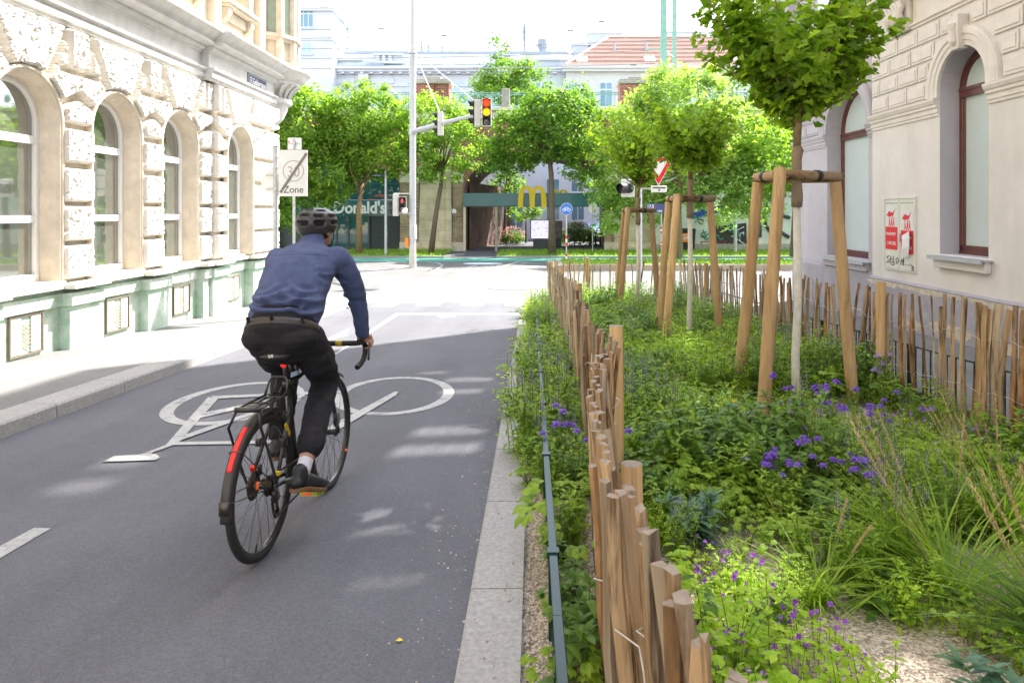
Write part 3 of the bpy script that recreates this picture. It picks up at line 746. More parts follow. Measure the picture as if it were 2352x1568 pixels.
def wall_arches(mb, x, y0, y1, z0, z1, wins, n=24):
    prev = y0
    for (yc, zsill, zs, r) in wins:
        mb.quad((x, prev, z0), (x, yc-r, z0), (x, yc-r, z1), (x, prev, z1)); prev = yc+r
        mb.quad((x, yc-r, z0), (x, yc+r, z0), (x, yc+r, zsill), (x, yc-r, zsill))
        for k in range(n):
            a, b = pi*k/n, pi*(k+1)/n
            pa = (yc-r*math.cos(a), zs+r*math.sin(a)); pb = (yc-r*math.cos(b), zs+r*math.sin(b))
            mb.quad((x, pa[0], pa[1]), (x, pb[0], pb[1]), (x, pb[0], z1), (x, pa[0], z1))
    mb.quad((x, prev, z0), (x, y1, z0), (x, y1, z1), (x, prev, z1))
WB = [(9.75, .93, 3.36, .55), (6.7, .93, 3.36, .55), (3.7, .93, 3.36, .55)]
WB.sort()
WR = [(13.72, .64, 3.16, .90)]
XC = XR+.16
m = MB(); wall_arches(m, XR, -16, BAY[1], .38, 7.1, WB); m.quad((XR, BAY[1], -1), (XC, BAY[1], -1), (XC, BAY[1], 7.1), (XR, BAY[1], 7.1))
m.box(XR+.5, 20, -16, 16.4, -1, 7.1); m.build('wall', MAT['pale_plaster'], right)
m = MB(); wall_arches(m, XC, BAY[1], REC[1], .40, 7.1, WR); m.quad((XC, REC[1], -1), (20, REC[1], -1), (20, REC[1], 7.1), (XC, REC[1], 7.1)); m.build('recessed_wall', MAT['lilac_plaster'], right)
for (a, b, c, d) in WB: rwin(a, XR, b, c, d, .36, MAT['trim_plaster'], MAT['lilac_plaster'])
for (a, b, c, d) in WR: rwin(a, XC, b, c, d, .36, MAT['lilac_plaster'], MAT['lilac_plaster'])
# plinth with crumbling upper edge
m = MB()
m.box(XR-.10, XR+.3, -16, BAY[1]+.08, -1.2, .30); m.prism([(XR-.10, -16, .30), (XR-.10, -16, .33), (XR-.06, -16, .36), (XR-.07, -16, .385), (XR-.02, -16, .415), (XR+.2, -16, .415), (XR+.2, -16, .30)], (0, 16+BAY[1]+.03, 0))
m.box(XC-.05, XC+.3, BAY[1]+.08, REC[1]+.02, -1.2, .40)
m.prism([(XC-.05, BAY[1]+.08, .401), (XC-.02, BAY[1]+.08, .45), (XC+.2, BAY[1]+.08, .45), (XC+.2, BAY[1]+.08, .401)], (0, 4.05, 0))
pl = m.build('plinth', [MAT['plinth_grey']], right)
rnd = np.random.RandomState(4); m = MB()
y = -1.0
pts = []
while y < 12.3:
    pts.append((y, .30+.04*rnd.randn()*.6)); y += rnd.uniform(.06, .22)
top = [V(XR-.103, a, .375) for a, b in pts]; bot = [V(XR-.103, a, b) for a, b in pts]
for i in range(len(pts)-1): m.quad(bot[i], bot[i+1], top[i+1], top[i])
for (yy, zz, ry, rz) in ((9.9, -.16, .55, .10), (8.7, -.22, .6, .12), (7.4, -.14, .35, .16), (10.9, -.22, .4, .08)):
    k = 18; m.poly([V(XR-.103, yy+ry*math.cos(t)*(1+.25*rnd.randn()*.6), zz+rz*math.sin(t)*(1+.3*rnd.randn()*.6)) for t in np.linspace(0, 2*pi, k, endpoint=False)])
m.build('worn_plaster', MAT['patch_plaster'], right)
# impost mouldings and panelled courses above
def moulding(mb, prof, x, y0, y1):
    P = [[V(x-o, y0, z), V(x-o, y1, z)] for o, z in prof]
    for a, b in zip(P[:-1], P[1:]): mb.quad(a[0], a[1], b[1], b[0])
    mb.poly([p[0] for p in P]); mb.poly([p[1] for p in reversed(P)])
imp = [(0, -.2), (.02, -.2), (.02, -.16), (.035, -.15), (.035, -.09), (.06, -.07), (.06, -.03), (.075, -.02), (.10, .03), (.10, .06), (0, .075)]
m = MB()
def spans(wins, y0, y1, gap):
    out = []; p = y0
    for w_ in wins: out.append((p, w_[0]-w_[3]-gap)); p = w_[0]+w_[3]+gap
    out.append((p, y1)); return out
for a, b in spans(WB, -3, BAY[1]-.012, .01): moulding(m, [(o, z+3.20) for o, z in imp], XR, a, b)
build_each(m, 'impost_moulding', MAT['trim_plaster'], right)
m = MB()
for a, b in spans(WR, BAY[1]+.005, REC[1], .01): moulding(m, [(o, z+3.14) for o, z in imp], XC, a, b)
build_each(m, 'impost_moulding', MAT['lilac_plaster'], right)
def panels(wins, x, y0, y1, z0, rows, rh, mt, extra):
    m = MB(); k0 = 0
    for r in range(rows):
        za = z0+r*rh+.02; zb = z0+(r+1)*rh-.02
        segs = [(y0, y1)]
        for (yc, zsill, zs, rr) in wins:
            R_ = rr+.30; h = min(abs(za-zs), abs(zb-zs)) if not (za < zs < zb) else 0
            half = math.sqrt(max(0, R_*R_-max(0, za-zs)**2)) if za-zs < R_ else 0
            if half <= 0: continue
            new = []
            for (p, q) in segs:
                if yc+half < p or yc-half > q: new.append((p, q)); continue
                if yc-half > p: new.append((p, yc-half))
                if yc+half < q: new.append((yc+half, q))
            segs = new
        for (p, q) in segs:
            L = q-p
            if L < .18: continue
            n = max(1, int(round(L/.62))); cuts = [p+L*i/n for i in range(n+1)]
            if r % 2 and n > 1: cuts = [p]+[p+L*(i+.5)/n for i in range(n)]+[q]
            for c0, c1 in zip(cuts[:-1], cuts[1:]):
                if c1-c0 < .12: continue
                m.box(x-.028, x, c0+.015, c1-.015, za, zb)
                m.box(x-.040, x-.028, c0+.055, c1-.055, za+.04, zb-.04)
    return m.build('wall_panels', mt, right, bevel=.006)
panels(WB, XR, -2, BAY[1]-.02, 3.29, 4, .29, MAT['trim_plaster'], 0)
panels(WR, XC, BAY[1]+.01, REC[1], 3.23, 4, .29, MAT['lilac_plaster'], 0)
m = MB()
moulding(m, [(0, 4.48), (.03, 4.48), (.03, 4.51), (.06, 4.53), (.06, 4.56), (0, 4.58)], XR, -3, BAY[1]-.01)
moulding(m, [(0, 4.98), (.06, 4.98), (.06, 5.02), (.12, 5.05), (.12, 5.1), (.28, 5.14), (.28, 5.22), (.4, 5.3), (.4, 5.36), (0, 5.42)], XR, -16, BAY[1])
moulding(m, [(0, 4.98), (.06, 4.98), (.06, 5.02), (.12, 5.05), (.12, 5.1), (.28, 5.14), (.28, 5.22), (.4, 5.3), (.4, 5.36), (0, 5.42)], XC, BAY[1], REC[1])
moulding(m, [(0, 4.48), (.03, 4.48), (.03, 4.51), (.06, 4.53), (.06, 4.56), (0, 4.58)], XC, BAY[1]+.01, REC[1])
m.build('cornice', MAT['trim_plaster'], right)
for y in (11.3, 8.2, 5.2):                                    # fluted scroll brackets under the cornice
    m = MB()
    for k in range(5):
        yy = y-.2+k*.10
        m.tube([V(XR-.02, yy, 4.50), V(XR-.05, yy, 4.58), V(XR-.16, yy, 4.66), V(XR-.20, yy, 4.76), V(XR-.15, yy, 4.86), V(XR-.20, yy, 4.97)], [.025, .04, .05, .055, .05, .05], 8)
    m.box(XR-.08, XR, y-.26, y+.26, 4.48, 4.99); m.build('scroll_bracket', MAT['trim_plaster'], right, smooth=True)
m = MB(); m.prism([(6.0, 16.2, 4.7), (5.9, 16.5, 4.7), (5.9, 18.25, 4.7), (6.6, 18.94, 4.7), (7.0, 18.94, 4.7), (7.0, 16.2, 4.7)], (0, 0, 13.3)); m.build('corner_oriel', MAT['lilac_plaster'], right)
m = MB(); m.rings([[V(6.2+(p[0]-6.2)*k, 16.4+(p[1]-16.4)*k, z) for p in ((6.0, 16.2), (5.9, 16.5), (5.9, 18.25), (6.6, 18.94), (7.0, 18.94), (7.0, 16.2))] for k, z in ((.3, 3.9), (.5, 4.2), (.9, 4.5), (1, 4.7))]); m.build('console', MAT['lilac_plaster'], right)
# added light screen: thin unseen front, openings invented to cast sun flecks below
def wall_holes(mb, x0, x1, y0, y1, z0, z1, holes):
    ed = sorted({y0, y1}|{e for h in holes for e in h[:2]})
    for a, b in zip(ed[:-1], ed[1:]):
        hs = sorted((h[2], h[3]) for h in holes if h[0] <= a+1e-6 and h[1] >= b-1e-6); z = z0
        for (c, d) in hs: mb.box(x0, x1, a, b, z, c); z = d
        mb.box(x0, x1, a, b, z, z1)
FLECK_HOLES = []  # invented openings, one stepped stack per wanted sun fleck on the ground
for (px, py, w_, h_) in ((-.66, 5.62, .28, .95), (-.70, 5.12, .26, 1.05), (-.70, 7.66, .28, .85), (-.72, 7.06, .24, .70), (-1.15, 8.05, .20, .5), (-.71, 3.85, .36, .80), (-.62, 3.15, .07, .6), (-2.83, 4.36, .28, .50), (-2.84, 4.85, .28, .50), (-2.67, 6.33, .22, .35), (-2.80, 6.0, .20, .35), (-4.75, 6.5, .5, .5),
        (.86, 2.86, .46, .75), (1.32, 2.42, .25, .40), (1.28, 5.45, .34, .75), (1.66, 5.85, .34, .5), (1.45, 7.3, .30, .55), (.95, 8.6, .3, .4), (2.1, 4.75, .2, .3), (.0, 6.2, .35, .4)):
    dx = XR+.1-px
    for k in range(4):
        dz = (k-1.5)*h_/4; yc_h = py+dx*.70/.71+dz*.70/1.1918*.85; zc_h = g(py)+dx/.71*1.1918+dz; FLECK_HOLES.append((yc_h-w_/2, yc_h+w_/2, zc_h-h_/8, zc_h+h_/8))
m = MB(); wall_holes(m, XR+.09, XR+.12, -16, 16.45, 7.1, 18, FLECK_HOLES); m.build('pierced_light_screen', MAT['pale_plaster'], right)
for (a, b, c, d) in FLECK_HOLES:
    m = MB(); z = c+.02
    z = c+.012
    while z < d-.02: m.box(XR+.102, XR+.107, a-.01, b+.01, z, z+.024); z += .075
    m.build('fleck_slat', MAT['zinc'], right)  # added slats dim the sun passing each opening
m = MB(); m.box(6.5, 20, -16, 16.4, 7.102, 7.3); m.build('roof', MAT['zinc'], right)  # roof set low so sun reaches the added openings
# upper floor windows, above the frame
m = MB()
for y in (3.7, 6.6, 9.5, 14.1):
    for z in (5.5,):
        m.box(XR-.03, XR+.02, y-.55, y+.55, z, z+1.3)
build_each(m, 'upper_window', MAT['frosted_glass'], right)
# electricity cabinet doors with posters
cab = thing('meter_cabinet', 'pale two-door metal meter cabinet set in plaster wall', 'cabinet', (XR, 11.4, .58))
cy0, cz0 = 10.48, .50
cy0 = 10.92; cy1 = 11.89; cz0 = .58; cz1 = 1.80
mat('cabinet_paint', (.60, .60, .52), .5, .08, 5)
m = MB()
for (a, b, c, d) in ((cy0, cy1, cz1-.03, cz1), (cy0, cy1, cz0, cz0+.02), (cy0, cy0+.02, cz0+.02, cz1-.03), (cy1-.02, cy1, cz0+.02, cz1-.03)): m.box(XR-.03, XR+.05, a, b, c, d)
m.build('frame', MAT['cabinet_paint'], cab)
mid_ = (cy0+cy1)/2
black = mat('black_paint', (.02, .02, .022), .5, .2, 9)
for a, b in ((cy0+.025, mid_-.006), (mid_+.006, cy1-.025)):
    m = MB(); m.box(XR-.022, XR+.03, a, b, cz0+.025, cz1-.035); d = m.build('door', MAT['cabinet_paint'], cab, bevel=.004)
    m = MB()
    for k in range(9):
        yy = a+.05+k*(b-a-.1)/8
        for zz in (cz1-.11, cz0+.10): m.box(XR-.0235, XR-.0215, yy-.008, yy+.008, zz, zz+.022)
    m.build('vent_holes', black, d)
m = MB(); m.box(XR-.045, XR-.02, mid_-.06, mid_-.03, 1.06, 1.2); m.build('handle', MAT['zinc'], cab)
red = mat('poster_red', (.62, .02, .025), .6, .06, 6); wht = mat('poster_white', (.62, .60, .59), .6, .04, 8)
def poster(name, label, ya, yb, z0, z1, torn):
    # the reader faces +X, so text runs towards -Y
    p = thing(name, label, 'poster', (XR-.025, (ya+yb)/2, z0)); x = XR-.024; zm = z0+(z1-z0)*.53
    m = MB(); m.box(x-.002, x, ya, yb, z0, z1); m.build('sheet', wht, p)
    m = MB(); m.box(x-.0032, x-.0021, ya, yb, z0, zm); m.build('printed_panel', red, p)
    W_ = yb-ya
    text_mesh('STRASSENFEST!', W_*.165, (x-.004, yb-.02, zm-.14), (0, -1, 0), (0, 0, 1), wht, 'lettering', p, .0004, .002, sx=.72)
    text_mesh('1. MAI 2026', W_*.20, (x-.004, yb-.05, zm-.30), (0, -1, 0), (0, 0, 1), wht, 'lettering', p, .0004, .002, sx=.75)
    m = MB()
    def q(*pts): m.prism([V(x-.0035, yb-a*W_, z0+b*(z1-z0)) for a, b in pts], (.0014, 0, 0))
    q((.08, .80), (.30, .90), (.62, .86), (.85, 1.0-.02), (.66, .80), (.34, .76))
    q((.70, .90), (.73, .90), (.44, .56), (.41, .56))
    for a in (.30, .50, .66):
        q((a, .70), (a+.08, .70), (a+.09, .62), (a+.12, .54), (a+.08, .54), (a+.04, .62), (a-.02, .54), (a-.06, .54), (a, .63)); q((a+.01, .75), (a+.07, .75), (a+.07, .71), (a+.01, .71))
    m.build('flag_print', red, p)
    if torn:
        m = MB(); rg = []
        pts = [(.30, .38, 0), (.42, .42, .04), (.55, .30, .07), (.60, .1, .09), (.50, -.12, .08)]
        rows = []
        for (a, b, o) in pts: rows.append([V(x-.006-o, yb-(a-.10)*W_, z0+b*(z1-z0)), V(x-.004-o*.6, yb-(a+.34)*W_, z0+(b+.10)*(z1-z0))])
        for r0, r1 in zip(rows[:-1], rows[1:]): m.quad(r0[0], r0[1], r1[1], r1[0])
        m.build('peeling_corner', wht, p)
    return p
poster('poster', 'red and white street festival poster hanging flat on the cabinet', mid_+.05, cy1-.05, .92, 1.64, False)
poster('poster', 'torn red street festival poster with its corner peeling away', cy0+.05, mid_-.06, .87, 1.59, True)
m = MB()
def scrawl(mb, pts, f, r=.006):
    mb.tube([f(a, b) for a, b in pts], r, 4)
f = lambda a, b: V(XR-.0235, cy1-.10-a*.4, .66+b*.16)
for st in ([(.2, .9), (0, .8), (.05, .6), (.2, .5), (.15, .3), (0, .3)], [(.3, .9), (.28, .3), (.45, .35)], [(.3, .6), (.42, .62)], [(.5, .95), (.5, .3), (.62, .3)], [(.8, .8), (.7, .6), (.78, .3), (.95, .5), (.85, .8)], [(.3, .05), (.5, .0), (.6, .1)]):
    scrawl(m, st, f, .008)
f2 = lambda a, b: V(XR-.0235, mid_-.05-a*.4, .62+b*.2)
for st in ([(0, .3), (.05, .9), (.15, .5), (.25, .95), (.2, .3)], [(.7, .5), (.9, .2), (1.0, -.1)], [(.75, .1), (.95, .3), (1.05, .1)], [(.8, -.1), (.9, .1)]): scrawl(m, st, f2, .007)
m.build('graffiti_tag', black, cab)
# ================================================================ FAR SIDE: railway viaduct, buildings behind, overhead line
YV = 41.0
def vx(u, y=YV): return (u-U0)/F*y
def vz(v, y=YV): return CAMZ-(v-V0)/F*y
brickmat('red_brick', (.36, .085, .055), (.24, .055, .04), (.38, .30, .25))
brickmat('yellow_brick', (.36, .27, .15), (.22, .15, .09), (.40, .36, .30))
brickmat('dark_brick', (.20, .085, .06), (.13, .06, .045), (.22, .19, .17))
def blockmat(name, c1, c2):
    m = brickmat(name, c1, c2, (.34, .31, .26)); br = [n for n in m.node_tree.nodes if n.type == 'TEX_BRICK'][0]
    br.inputs['Brick Width'].default_value = 1.15; br.inputs['Row Height'].default_value = .62; br.inputs['Mortar Size'].default_value = .012
blockmat('ashlar', (.60, .52, .38), (.50, .44, .33))
mat('stone_grey', (.36, .33, .28), .9, .2, 6, .3, 40, big=.15)
mat('pale_render', (.60, .55, .45), .9, .1, 3)
mat('rail_green', (.20, .38, .30), .6, .15, 6)
mat('teal_panel', (.035, .13, .155), .2, .1, 2, spec=.5)
glassmat('teal_glass', (.03, .10, .115), .03, 1.0)
mat('shutter_grey', (.06, .075, .085), .5, .15, 20)
via = thing('railway_viaduct', 'brick and stone railway viaduct with arches, brick piers and green railing', 'viaduct', (0, YV+2, -.8))
ZD = vz(252)
AX0, AX1 = vx(1066), vx(1410)
acx, ar = (AX0+AX1)/2, (AX1-AX0)/2
azs = vz(440)
def arch_front(mb, x0, x1, xc, r, zs, ztop, y, flat=.55, n=24):
    mb.quad((x0, y, -.9), (xc-r, y, -.9), (xc-r, y, ztop), (x0, y, ztop))
    mb.quad((xc+r, y, -.9), (x1, y, -.9), (x1, y, ztop), (xc+r, y, ztop))
    for k in range(n):
        a, b = pi*k/n, pi*(k+1)/n
        pa = (xc-r*math.cos(a), zs+flat*r*math.sin(a)); pb = (xc-r*math.cos(b), zs+flat*r*math.sin(b))
        mb.quad((pa[0], y, pa[1]), (pb[0], y, pb[1]), (pb[0], y, ztop), (pa[0], y, ztop))
DEP = 9.0
bays = [(-24.5, -17.2), (vx(640), vx(922)), (AX0, AX1), (vx(1505), vx(1860)), (18.3, 27.2), (29, 38)]
m = MB(); mi = MB(); prev = -40
for i, (a, b) in enumerate(bays):
    nxt = bays[i+1][0] if i+1 < len(bays) else 50
    lo = prev if i == 0 else (bays[i-1][1]+a)/2
    hi = (b+nxt)/2 if i+1 < len(bays) else 50
    arch_front(m, lo, hi, (a+b)/2, (b-a)/2, azs, ZD-.55, YV); arch_front(m, lo, hi, (a+b)/2, (b-a)/2, azs, ZD-.55, YV+DEP)
    r = (b-a)/2; xc = (a+b)/2; n = 24
    for k in range(n):
        t0, t1 = pi*k/n, pi*(k+1)/n
        p = (xc-r*math.cos(t0), azs+.55*r*math.sin(t0)); q = (xc-r*math.cos(t1), azs+.55*r*math.sin(t1))
        mi.quad((p[0], YV, p[1]), (q[0], YV, q[1]), (q[0], YV+DEP, q[1]), (p[0], YV+DEP, p[1]))
    for x in (a, b): mi.quad((x, YV, -.9), (x, YV+DEP, -.9), (x, YV+DEP, azs), (x, YV, azs))
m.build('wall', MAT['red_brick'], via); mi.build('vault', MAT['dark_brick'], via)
m = MB(); m.box(-40, 50, YV-.25, YV+DEP+.25, ZD-.55, ZD-.12); m.box(-40, 50, YV-.45, YV+DEP+.45, ZD-.12, ZD+.08); m.build('deck_cornice', MAT['pale_render'], via, bevel=.03)
for (ua, ub, mt, tp) in ((964, 1040, 'ashlar', vz(365)), (1408, 1500, 'ashlar', vz(365)), (590, 640, 'ashlar', vz(365))):
    m = MB(); a, b = vx(ua), vx(ub)
    m.prism([(a, YV-.5, -.9), (b, YV-.5, -.9), (b-.1, YV-.3, tp), (a+.1, YV-.3, tp)], (0, .5, 0))
    m.box(a-.1, b+.1, YV-.62, YV, -.9, vz(563)); m.box(a-.04, b+.04, YV-.4, YV, tp, tp+.3); m.box(a-.02, b+.02, YV-.3, YV, tp+.3, ZD-.55)
    if ua == 964: m.box(b-.35, b-.05, YV-.56, YV-.2, -.9, tp)
    m.build('stone_pier', MAT[mt], via, bevel=.03)
for (ua, ub) in ((1040.3, 1064), (920, 963.7), (1388, 1407.7)):
    m = MB(); m.box(vx(ua), vx(ub), YV-.2, YV, -.9, vz(420)); m.build('brick_pilaster', MAT['yellow_brick'], via)
    m = MB(); m.box(vx(ua)-.02, vx(ub)+.02, YV-.24, YV, vz(420), vz(395)); m.box(vx(ua)-.02, vx(ub)+.02, YV-.26, YV, -.9, vz(556)); build_each(m, 'pilaster_block', MAT['pale_render'], via)
for (ua, ub) in ((957, 1032), (1424, 1492)):
    m = MB(); a, b = vx(ua), vx(ub); w_ = b-a
    m.box(a, b, YV-.2, YV+1.0, ZD+.08, vz(195)); m.box(a+w_*.0, a+w_*.55, YV-.35, YV-.2, ZD+.08, vz(196))
    bp_ = m.build('brick_pier', MAT['red_brick'], via)
    m = MB(); m.box(a-.12, b+.15, YV-.42, YV+1.1, vz(195), vz(189)); m.box(a-.05, b+.05, YV-.3, YV+1.0, vz(189), vz(183)); m.box(a+.5, b-.5, YV-.2, YV+.9, vz(183), vz(178)); m.build('cap', MAT['stone_grey'], bp_, bevel=.02)
def railing(x0, x1, y):
    m = MB(); n = max(2, int((x1-x0)/2.4)); zt = vz(214); zb = ZD+.2
    for z in (zt, zt-.12, zb): m.box(x0, x1, y-.02, y+.02, z-.025, z+.025)
    for k in range(n):
        a = x0+(x1-x0)*k/n; b = x0+(x1-x0)*(k+1)/n; c = (a+b)/2
        for f_ in (0, .08, .16, .24, .76, .84, .92): m.box(a+f_*(b-a)-.015, a+f_*(b-a)+.015, y-.015, y+.015, zb, zt)
        m.lathe([(.22, -.03), (.25, 0), (.22, .03)], (c, y, (zt+zb)/2), 14, (0, 1, 0))
        for s in (1, -1):
            for q in (1, -1): m.beam((c+s*.16, y, (zt+zb)/2+q*.14), (c+s*.6, y, zt if q > 0 else zb), .03, .03)
    return m
railing(-24, vx(955), YV-.15).build('railing', MAT['rail_green'], via)
railing(vx(1034), vx(1152), YV-.15).build('railing', MAT['rail_green'], via)
railing(vx(1172), vx(1422), YV-.15).build('railing', MAT['rail_green'], via)
railing(vx(1495), 30, YV-.15).build('railing', MAT['rail_green'], via)
m = MB(); m.box(vx(1153), vx(1171), YV-.3, YV+.1, ZD+.08, vz(205)); m.build('stone_post', MAT['stone_grey'], via, bevel=.03)
m = MB(); m.prism([(vx(1071), 43.0, -.82), (vx(1136), 50.0, -.82), (vx(1136)-.1, 50.3, -.82), (vx(1071)-.1, 43.3, -.82)], (0, 0, 4.2)); m.box(vx(1071), vx(1142), 42.6, 43, vz(474), vz(474)+.3); m.build('passage_wall', MAT['dark_brick'], via)
# restaurant front filling the left arch
res = thing('restaurant_front', 'dark teal glazed restaurant front with white letters in the viaduct arch', 'shop front', (-11, YV-.3, -.8))
yf = YV+.05; a, b = vx(640), vx(919)
m = MB(); m.box(a, b, yf+.15, yf+.3, -.9, vz(493)); m.build('back_panel', MAT['shutter_grey'], res)
m = MB(); m.box(a, b, yf-.08, yf+.14, vz(496), vz(460)); m.build('fascia', MAT['teal_panel'], res)
m = MB(); m.box(a, b, yf+.05, yf+.1, vz(459), azs+2.5); m.build('upper_glazing', MAT['teal_glass'], res)
m = MB()
for u in range(660, 920, 43): m.box(vx(u)-.03, vx(u)+.03, yf, yf+.05, vz(459), azs+2.4)
m.box(a, b, yf, yf+.06, vz(424), vz(421)); m.build('mullions', MAT['teal_panel'], res)
m = MB(); m.box(vx(745), vx(849), yf+.02, yf+.12, -.65, vz(497)); m.build('shop_window', MAT['teal_glass'], res)
m = MB()
for u in (745, 773, 800, 825, 847): m.box(vx(u)-.05, vx(u)+.05, yf-.04, yf+.06, -.8, vz(497))
m.box(vx(745), vx(852), yf-.2, yf+.1, -.9, -.55); m.build('window_frame', MAT['shutter_grey'], res)
for ua, ub in ((854, 884), (889, 917)):
    m = MB(); z = -.7
    while z < vz(500):
        m.prism([(vx(ua), yf, z), (vx(ua), yf-.05, z+.02), (vx(ua), yf-.05, z+.08), (vx(ua), yf, z+.1)], (vx(ub)-vx(ua), 0, 0)); z += .11
    m.build('roller_shutter', MAT['shutter_grey'], res)
white_letter = mat('white_letter', (.80, .80, .80), .4, .03, 2)
text_mesh("McDonald's", .98, (vx(887), yf-.12, vz(489.5)), (1, 0, 0), (0, 0, 1), white_letter, 'lettering', res, .03, .028, align='RIGHT', sx=.90)
m = MB(); m.box(vx(862), vx(884), yf-.12, yf-.09, vz(452), vz(447)); m.box(vx(846), vx(858), yf-.12, yf-.09, vz(459.5), vz(456.5)); m.build('red_strip', mat('dull_red', (.40, .10, .10), .5, .1, 3), res)
# beam sign across the open arch, yellow arch letters before and behind it
ys = YV-.5
beam = thing('beam_sign', 'dark teal sign beam spanning the open viaduct arch on thin posts', 'sign', (0, ys, -.8))
m = MB(); m.box(vx(1066), vx(1412), ys-.1, ys+.1, vz(474), vz(444)); m.build('panel', MAT['teal_panel'], beam, bevel=.02)
m = MB(); m.box(vx(1066), vx(1412), ys-.11, ys+.11, vz(475.3), vz(474.05)); m.build('lower_edge', MAT['shutter_grey'], beam)
for u in (1069, 1141): 
    m = MB(); m.box(vx(u)-.07, vx(u)+.07, ys-.07, ys+.07, -.85, vz(475.4)); m.build('post', MAT['pale_render'] if u == 1069 else MAT['stone_grey'], beam)
yellow = mat('sign_yellow', (.72, .50, .012), .4, .05, 2)
def arches(name, label, u0, u1, vb, vt, y, w0):
    t = thing(name, label, 'sign letter', (vx((u0+u1)/2), y, vz(vb)))
    m = MB(); um = (u0+u1)/2
    def leg(ua, ub, vlow):    # half of an arch from foot (ua, vlow) to crown between ua and ub
        P = []
        for k in range(15):
            t_ = pi*k/14; P.append(V(vx((ua+ub)/2-(ub-ua)/2*math.cos(t_), 41), y, vz(vb+(vt-vb)*math.sin(t_)**.55, 41)))
        return P
    for jj, (ua, ub) in enumerate(((u0, um), (um, u1))):
        P = [q+V(0, -.012*jj, 0) for q in leg(ua, ub, vb)]; rg = []
        for i, p in enumerate(P):
            d = (P[min(i+1, 14)]-P[max(i-1, 0)]).normalized(); n_ = V(-d.z, 0, d.x); ww = w0*(.55+.45*abs(math.cos(pi*i/14)))
            rg.append([p+n_*ww/2, p-n_*ww/2, p-n_*ww/2+V(0, .09, 0), p+n_*ww/2+V(0, .09, 0)])
        m.rings(rg)
    m.build('letter_body', yellow, t); return t
arches('arch_letter', 'tall yellow arch letter on the front of the teal sign beam', 1196, 1249, 477, 431, ys-.26, .30)
arches('arch_letter', 'small yellow arch letter peeping over the sign beam from behind', 1262, 1306, 470, 437, ys+1.2, .22)
# things seen through the arch
def kiosk(name, label, ua, ub, v0, v1, y, face, dots, seed):
    t = thing(name, label, 'menu display', (vx((ua+ub)/2, y), y, -.8)); a, b = vx(ua, y), vx(ub, y)
    m = MB(); m.box(a-.02, b+.02, y, y+.14, vz(v1, y), vz(v0, y)); m.box(a+.15, b-.05, y+.02, y+.5, -.82, vz(v1, y)); m.build('body', MAT['shutter_grey'], t, bevel=.015)
    m = MB(); m.box(a+.03, b-.03, y-.012, y, vz(v1, y)+.04, vz(v0, y)-.04); m.build('screen', face, t)
    rnd = np.random.RandomState(seed); m = MB()
    for _ in range(26):
        x = rnd.uniform(a+.08, b-.14); z = rnd.uniform(vz(v1, y)+.1, vz(v0, y)-.1); m.box(x, x+rnd.uniform(.03, .12), y-.016, y-.0125, z, z+rnd.uniform(.012, .05))
    m.build('menu_print', dots, t); return t
scr = mat('menu_white', (.55, .53, .70), .3, .03, 1, emit=.25); scd = mat('menu_grey', (.16, .12, .14), .3, .3, 3); dot = mat('menu_print', (.35, .16, .2), .5, .3, 9)
kiosk('menu_display', 'menu board with bright white screen in the passage under the viaduct', 1219, 1261, 505, 549, 43.5, scr, dot, 1)
kiosk('menu_display', 'menu board with dark screen partly behind a tree trunk', 1264, 1291, 507, 548, 45.5, scd, mat('menu_print_light', (.4, .36, .36), .5, .2, 5), 2)
m = MB()
def far_house(name, label, x0, x1, y, z1, wallm, rows, cols, wmatl, dep=12):
    t = thing(name, label, 'building', ((x0+x1)/2, y, -.8)); m = MB(); m.box(x0, x1, y, y+dep, -.9, z1); m.build('wall', wallm, t)
    return t
def fwindow(t, xc, zc, w_, h, y, mt, frame, bars=1, hb=1):
    m = MB(); m.box(xc-w_/2-.09, xc+w_/2+.09, y-.05, y+.02, zc-h/2-.09, zc+h/2+.09); m.box(xc-w_/2-.2, xc+w_/2+.2, y-.16, y, zc-h/2-.2, zc-h/2-.09); f = m.build('window', frame, t)
    m = MB(); nb = bars+1
    for i in range(nb):
        for (za_, zb_) in (((zc-h/2, zc+h/2),) if not hb else ((zc-h/2, zc+h*.18), (zc+h*.22, zc+h/2))):
            m.box(xc-w_/2+w_*i/nb+.04, xc-w_/2+w_*(i+1)/nb-.04, y-.056, y-.051, za_+.03, zb_-.03)
    m.build('pane', mt, f)
YB = 66.0
blue_w = mat('blue_white', (.56, .60, .66), .85, .05, .5, big=.04)
grey_r = mat('grey_blue_render', (.50, .55, .60), .85, .05, .5, big=.04)
cream_r = mat('pale_cream_render', (.56, .58, .55), .85, .05, .5, big=.04)
glassmat('far_glass', (.12, .24, .32), .05, 1.0); lead = mat('lead_roof', (.28, .31, .35), .5, .1, 1)
glassmat('pale_glass', (.30, .45, .48), .08, 1.0)
def bx(u, y=YB): return (u-U0)/F*y
def bz(v, y=YB): return CAMZ-(v-V0)/F*y
pal = thing('white_house', 'white stucco house with stair tower, balustrade and long cornice above the viaduct', 'building', (bx(980), YB, -.8))
m = MB(); m.box(bx(500), bx(1305), YB, YB+14, -.9, bz(150)); m.build('wall', blue_w, pal)
m = MB(); m.box(bx(660), bx(1305), YB+.5, YB+12, bz(150), bz(140)); m.box(bx(720), bx(1305), YB+.3, YB+.6, bz(150), bz(124))
for u in range(850, 1290, 97): m.box(bx(u), bx(u+70), YB+.2, YB+.3, bz(147), bz(127))
m.build('parapet', blue_w, pal, bevel=.05)
m = MB(); m.box(bx(745), bx(1305), YB+1, YB+10, bz(133), bz(112)); m.build('roof', lead, pal)
